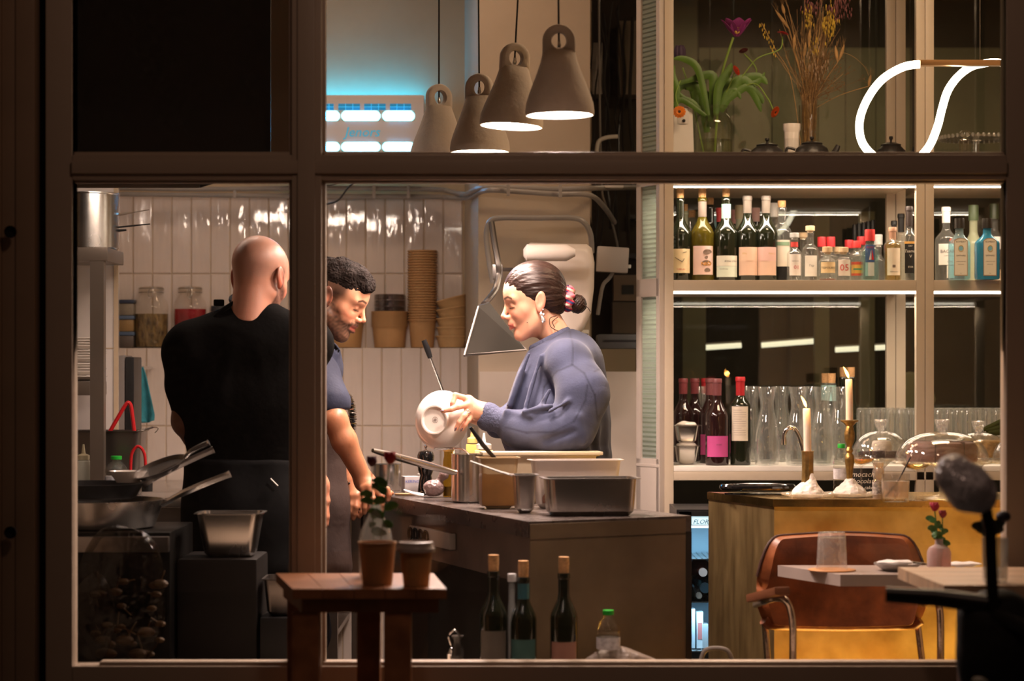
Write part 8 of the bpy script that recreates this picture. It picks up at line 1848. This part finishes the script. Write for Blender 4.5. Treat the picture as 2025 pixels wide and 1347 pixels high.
# ================================================================== WINDOW BOARD
SZ1 = SZ + .0006; sv = 779; YS = DY(sv)
def sill_bottle(px, label, H, R, capc, kind, lb=None, g='wine', r_n=.0145, s=sv):
    g_ = gl[g]; t = bottle('wine_bottle', label, px, s, SZ1, R, H, g_, rn=r_n, cap=kind, capcol=capc, caph=.055 if kind == 'capsule' else .040, zs=.50, zn=.78)
    if lb: lab(t, R, R * 2.1, .0, .0 + lb[0], lb[1], 'label')
    return t
sill_bottle(976, 'dark wine bottle with pulled cork on the window board, nearest the little saucer', .240, .036, None, 'cork', (.09, (.10, .085, .07)))
t = sill_bottle(1035, 'dark wine bottle with teal capsule and teal label on the window board', .225, .034, (.03, .10, .12), 'cork', (.068, (.035, .10, .095)))
mb = MB(); mb.lathe([(.0152, .165), (.0153, .208)], 20); mb.build('capsule', pm('dim_teal', (.03, .12, .15), .5), t)
t = bottle('clear_bottle', 'slim clear bottle with white top between the two dark corked bottles', 1012, sv + 1, SZ1, .010, .225, gl['clear'], rn=.008, cap='screw', capcol=(.6, .6, .62), caph=.02)
t = sill_bottle(1115, 'olive wine bottle with pulled cork and dusty rose label on the window board', .235, .035, None, 'cork', (.062, (.26, .13, .10)))
o = pet((PX(1203, sv), YS, SZ1), 'clear water bottle with green cap standing on the window board', .030, .140)
def paper(X): return ell(X, (0, 0, .0), (.105, .035, .050)) + .007 * vnoise(X * [1, 1, 1.5], 60, 3) + .006 * np.abs(vnoise(X, 120, 4))
o = sdf_obj('crumpled_bag', lambda X: smax(smax(paper(X), half(X, (0, 0, .045), (.42, 0, 1)), .008), half(X, (0, 0, .0), (0, 0, -1)), .002), (-.13, -.055, -.01), (.13, .055, .08), .005, pm('waxed_paper', (.20, .15, .12), .5, bump=.4, bs=60, var=.4), None, None, None, 1); o.location = (PX(1238, sv), YS + .008, SZ1); tag(o, 'crumpled brown paper bag lying on the window board', 'bag')
t = thing('small_jug', 'small dark glass jug with curved handle on the window board', 'jug', (PX(905, sv), YS, SZ1)); mb = MB(); mb.lathe([(0, 0), (.016, 0), (.018, .01), (.014, .04), (.010, .06), (.016, .075), (0, .075)], 24); mb.build('jug_body', pm('smoke_glass', (.03, .028, .026), .08), t); mb = MB(); mb.tube(spline([(.008, 0, .07), (-.006, 0, .088), (-.022, 0, .076), (-.016, 0, .05)], 6), .003, 8); mb.build('handle', M['chrome'], t)
t = thing('saucer', 'small shiny saucer at the edge of the window board', 'saucer', (PX(867, 790), DY(790), SZ1)); mb = MB(); mb.lathe([(0, 0), (.02, 0), (.022, .003), (.042, .008), (.042, .010), (.02, .004), (0, .003)], 36); mb.build('saucer_body', M['ceramic'], t)
mb = MB(); mb.lathe([(0, 0), (.011, 0), (.012, .025), (.008, .03), (.004, .04), (0, .042)], 20); put(mb, 'salt_shaker', M['chrome'], 'tiny chrome shaker beside the dark glass jug on the window board', 'shaker', (PX(893, sv - 6), YS + .03, SZ1))
t = thing('bent_handle', 'grey bent metal tube handle standing low before the fridge', 'handle', P(1420, 1300, 760)); mb = MB(); mb.tube(spline([P(1380, 1345, 755), P(1388, 1300, 755), P(1400, 1284, 755), P(1432, 1284, 755), P(1446, 1300, 755), P(1460, 1345, 755)], 6), .006, 8); mb.build('tube', M['grey'], t, world=True)
mb = MB(); mb.tube([P(1380, 1345, 755), Vector((PX(1380, 755), DY(755), 0.001))], .006, 8); mb.tube([P(1460, 1345, 755), Vector((PX(1460, 755), DY(755), 0.001))], .006, 8); mb.build('leg_tube', M['grey'], t, world=True); t.name = 'folding_stool'; t['category'] = 'stool'; t['label'] = 'bent grey tube of a folded stool standing before the lit fridge'

# ================================================================== OUTSIDE THE WINDOW
sl = thing('stool', 'dark wooden stool outside the window carrying two paper cups', 'stool', (PX(720, 850), DY(850), 0))
OZ = .797
c1, c2, c3, c4 = P(578, 1166, 880), P(884, 1162, 880), P(858, 1133, 815), P(545, 1131, 815)
yb = max(c3.y, 0); yb = min(c3.y, YW - .03)
poly = [(c1.x, c1.y), (c2.x, c2.y), (c3.x, yb), (c4.x, yb)]
def lerp2(a, b_, t): return (a[0] + (b_[0] - a[0]) * t, a[1] + (b_[1] - a[1]) * t)
for k in range(5):
    a, b_ = k / 5 + .002, (k + 1) / 5 - .002; mb = MB(); mb.prism([lerp2(poly[0], poly[1], a), lerp2(poly[0], poly[1], b_), lerp2(poly[3], poly[2], b_), lerp2(poly[3], poly[2], a)], OZ - .022, OZ); mb.build('seat_plank', M['wood'], sl, world=True, smooth=0)
mb = MB(); mb.prism([(poly[0][0] + .02, poly[0][1] + .02), (poly[1][0] - .02, poly[1][1] + .02), (poly[2][0] - .02, poly[2][1] - .02), (poly[3][0] + .02, poly[3][1] - .02)], OZ - .055, OZ - .0225); mb.build('apron', M['wood'], sl, world=True, smooth=0)
for (x, y) in ((PX(604, 875), DY(872)), (PX(786, 875), DY(872)), (PX(728, 830), DY(826)), (PX(590, 830), DY(826))):
    mb = MB(); mb.box((x, y, (OZ - .0555) / 2), (.062 if y < 5.15 else .055, .045, OZ - .0555), bev=.004); mb.build('leg', M['wood'], sl, world=True)
mb = MB(); mb.box(((PX(604, 875) + PX(786, 875)) / 2, DY(872), .22), (PX(786, 875) - PX(604, 875) - .06, .025, .05), bev=.004); mb.build('stretcher', M['wood'], sl, world=True)
OZ1 = OZ + .0006
t = thing('paper_cup', 'brown paper cup without lid on the wooden stool', 'cup', (PX(746, 862), DY(862), OZ1)); mb = MB(); mb.lathe([(0, 0), (.034, 0), (.0425, .092), (.0445, .093), (.0445, .098), (.041, .098), (.033, .004), (0, .004)], 40); mb.build('cup_body', pm('dark_kraft', (.40, .21, .09), .75, bump=.1, bs=90), t)
t = thing('paper_cup', 'paper coffee cup with white lid on the wooden stool', 'cup', (PX(823, 868), DY(868), OZ1)); mb = MB(); mb.lathe([(0, 0), (.029, 0), (.037, .085), (0, .085)], 40); mb.build('cup_body', pm('cup_kraft', (.50, .27, .11), .75, bump=.1, bs=90), t)
mb = MB(); mb.lathe([(.0375, .078), (.0425, .078), (.043, .086), (.040, .090), (.039, .100), (.034, .1015), (.033, .097), (0, .097)], 40); mb.build('cup_lid', pm('lid_cream', (.50, .42, .38), .4), t)
t = thing('posy_vase', 'small clear bottle vase with roses behind the brown cup', 'vase', (PX(743, 828), DY(828), OZ1)); mb = MB(); mb.lathe([(0, 0), (.038, 0), (.040, .01), (.040, .09), (.036, .11), (.018, .145), (.013, .165), (.015, .17), (.011, .168), (.012, .16), (.034, .108), (.038, .09), (.038, .01), (0, .006)], 36); mb.build('vase_body', thin('cloudy_vase', (.85, .84, .82), 1.5, add=.05, milk=.12), t)
b0 = Vector((PX(743, 828), DY(828), OZ1 + .01))
rose('rose', 'purple rosebud in the bottle vase on the wooden stool', b0, P(735, 917, 830), .016, pm('purple_rose', (.10, .015, .04), .6, var=.4), 7, seed=8); rose('rose', 'bright red rose in the bottle vase on the wooden stool', b0 + Vector((.004, 0, 0)), P(771, 911, 832), .019, pm('bright_rose', (.35, .008, .018), .6, var=.3), 7, seed=9)
# outside wooden table and vase
ot = thing('wooden_table', 'pale plank table outside the window at the frame end', 'table', (PX(1950, 860), DY(860), 0))
WZ = .812; d1, d2 = P(1775, 1121, 815), P(1866, 1157, 893)
xr = 1.35
for k in range(4):
    a, b_ = k / 4, (k + 1) / 4 - .006; pA = (d2.x + (d1.x - d2.x) * a, d2.y + (min(d1.y, YW - .035) - d2.y) * a); pB = (d2.x + (d1.x - d2.x) * b_, d2.y + (min(d1.y, YW - .035) - d2.y) * b_)
    mb = MB(); mb.prism([pA, (xr, pA[1]), (xr, pB[1]), pB], WZ - .028, WZ); mb.build('table_plank', pm('pale_planks', (.62, .42, .27), .4, bump=.2, bs=14, stretch=(1, 6, 1), var=.3, vs=8), ot, world=True, smooth=0)
mb = MB(); mb.box((1.13, DY(860), (WZ - .03) / 2), (.18, .18, WZ - .03), bev=.004); mb.build('leg', pm('dark_leg', (.035, .012, .006), .5, bump=.2, bs=14, stretch=(6, 6, 1), var=.3), ot, world=True)
t = thing('glass_vase', 'clear glass vase with dark leaves on the pale plank table', 'vase', (PX(1968, 880), DY(880), WZ + .0006)); mb = MB(); mb.lathe([(0, 0), (.026, 0), (.028, .008), (.030, .1), (.028, .1), (.026, .01), (0, .01)], 32); mb.build('vase_body', thin('dim_vase', (.8, .8, .78), 1.5, add=.05, milk=.06), t)
b0 = Vector((PX(1968, 880), DY(880), WZ + .012)); dk = pm('night_leaf', (.015, .022, .010), .6)
t = thing('dark_flower', 'dark wilted flower with leaves in the clear vase outside', 'flower', b0); mb = MB(); mb.tube(spline([b0, b0 + Vector((-.006, 0, .10)), P(1955, 1040, 880)], 5), .002, 6); mb.build('stem', dk, t, world=True)
for i, (x, y) in enumerate(((1930, 1050), (1938, 1030), (1945, 1062), (1965, 1025), (1985, 1050), (1990, 1030), (1920, 1040))):
    mb = MB(); p = P(1956, 1050, 880); e = P(x, y, 880); leaf(mb, [p, p.lerp(e, .5) + Vector((0, -.01, .004)), e], .013); mb.build('leaf', dk, t, world=True)
mb = MB(); mb.sph(P(1984, 1022, 880), .017, 14, (1, 1, .8)); mb.build('bloom', pm('night_bloom', (.02, .015, .03), .6), t, world=True)
# parked bicycle, black, with a glittering saddle cover
bk = thing('bicycle', 'black bicycle parked outside with a glittering silver saddle cover', 'bicycle', (PX(1960, 1000), DY(1000), 0)); bmk = pm('bike_black', (.006, .006, .006), .35); rub = pm('tyre_rubber', (.008, .008, .008), .8)
m, nt, b = newmat('glitter_cover'); L = nt.links.new
vo = nd(nt, 'ShaderNodeTexVoronoi'); vo.inputs['Scale'].default_value = 260; tc = nd(nt, 'ShaderNodeTexCoord'); L(tc.outputs['Object'], vo.inputs['Vector'])
nm = nd(nt, 'ShaderNodeVectorMath', operation='SUBTRACT'); L(vo.outputs['Color'], nm.inputs[0]); nm.inputs[1].default_value = (.5, .5, .5)
sc2 = nd(nt, 'ShaderNodeVectorMath', operation='SCALE'); sc2.inputs['Scale'].default_value = .8; L(nm.outputs[0], sc2.inputs[0]); ge = nd(nt, 'ShaderNodeNewGeometry'); ad = nd(nt, 'ShaderNodeVectorMath', operation='ADD'); L(ge.outputs['Normal'], ad.inputs[0]); L(sc2.outputs[0], ad.inputs[1]); no = nd(nt, 'ShaderNodeVectorMath', operation='NORMALIZE'); L(ad.outputs[0], no.inputs[0]); L(no.outputs[0], b.inputs['Normal'])
b.inputs['Base Color'].default_value = (.85, .85, .92, 1); b.inputs['Metallic'].default_value = .15; b.inputs['Roughness'].default_value = .25; glit = m
sB_ = 1000
def sad(X):
    a, b_ = P(1878, 925, sB_), P(1940, 990, sB_)
    return smin(cap(X, P(1888, 938, sB_), P(1918, 968, sB_), .040, .046), cap(X, P(1918, 966, sB_), P(1945, 985, sB_), .04, .026), .02) + .002 * vnoise(X, 150, 2)
c = Vector(bk.location); lo, hi = bounds([P(1850, 880, sB_), P(1980, 1020, sB_)], .06)
sdf_obj('saddle', sad, lo, hi, .0035, glit, bk, Matrix.Translation(-c), None, 1)
mb = MB(); mb.tube([P(1945, 985, sB_), P(1958, 1050, sB_), P(1962, 1160, sB_), P(1964, 1260, sB_)], .012, 12); mb.build('seat_post', bmk, bk, world=True)
mb = MB(); mb.tube([P(1752, 1176, 985), P(1850, 1182, 990), P(1955, 1196, 998)], [.016, .018, .02], 12); mb.build('rear_rack', bmk, bk, world=True)
mb = MB(); mb.tube([P(1964, 1240, sB_), P(1975, 1347, sB_), Vector((PX(1985, sB_), DY(sB_), .30))], .018, 12); mb.tube([P(1965, 1215, sB_), P(2060, 1260, sB_ + 10), P(2200, 1300, sB_ + 20)], .016, 10); mb.build('frame_tube', bmk, bk, world=True)
def pann(X):
    d = ell(X, P(1985, 1300, 990), (.095, .07, .13)); return smin(d, ell(X, P(1950, 1215, 990), (.05, .045, .035)), .05) + .004 * vnoise(X, 40, 5)
lo, hi = bounds([P(1860, 1170, 990), P(2110, 1450, 990)], .08); sdf_obj('saddlebag', pann, lo, hi, .007, pm('bag_black', (.006, .006, .007), .7, bump=.3, bs=40), bk, Matrix.Translation(-c), None, 1)
for x, nm_ in ((PX(1760, 1000), 'wheel'), (PX(2180, 1000) + .75, 'wheel')):
    mb = MB(); y = DY(1000) + .02; ce = Vector((x + .14, y, .33)); mb.tube([ce + Vector((.31 * math.cos(a), 0, .31 * math.sin(a))) for a in [2 * PI * i / 48 for i in range(48)]], .02, 10, closed=True); o = mb.build(nm_, rub, bk, world=True)
    mb = MB(); mb.tube([ce + Vector((0, -.03, 0)), ce + Vector((0, .03, 0))], .018, 10)
    for k in range(18): a = 2 * PI * k / 18; mb.tube([ce, ce + Vector((.30 * math.cos(a), 0, .30 * math.sin(a)))], .001, 4)
    mb.build('spokes', M['steel'], o, world=True)
mb = MB(); mb.sph(P(1953, 1345, 1000), .02, 12, (1.6, .6, .6)); mb.build('reflector', pm('pale_reflector', (.5, .5, .42), .3), bk, world=True)
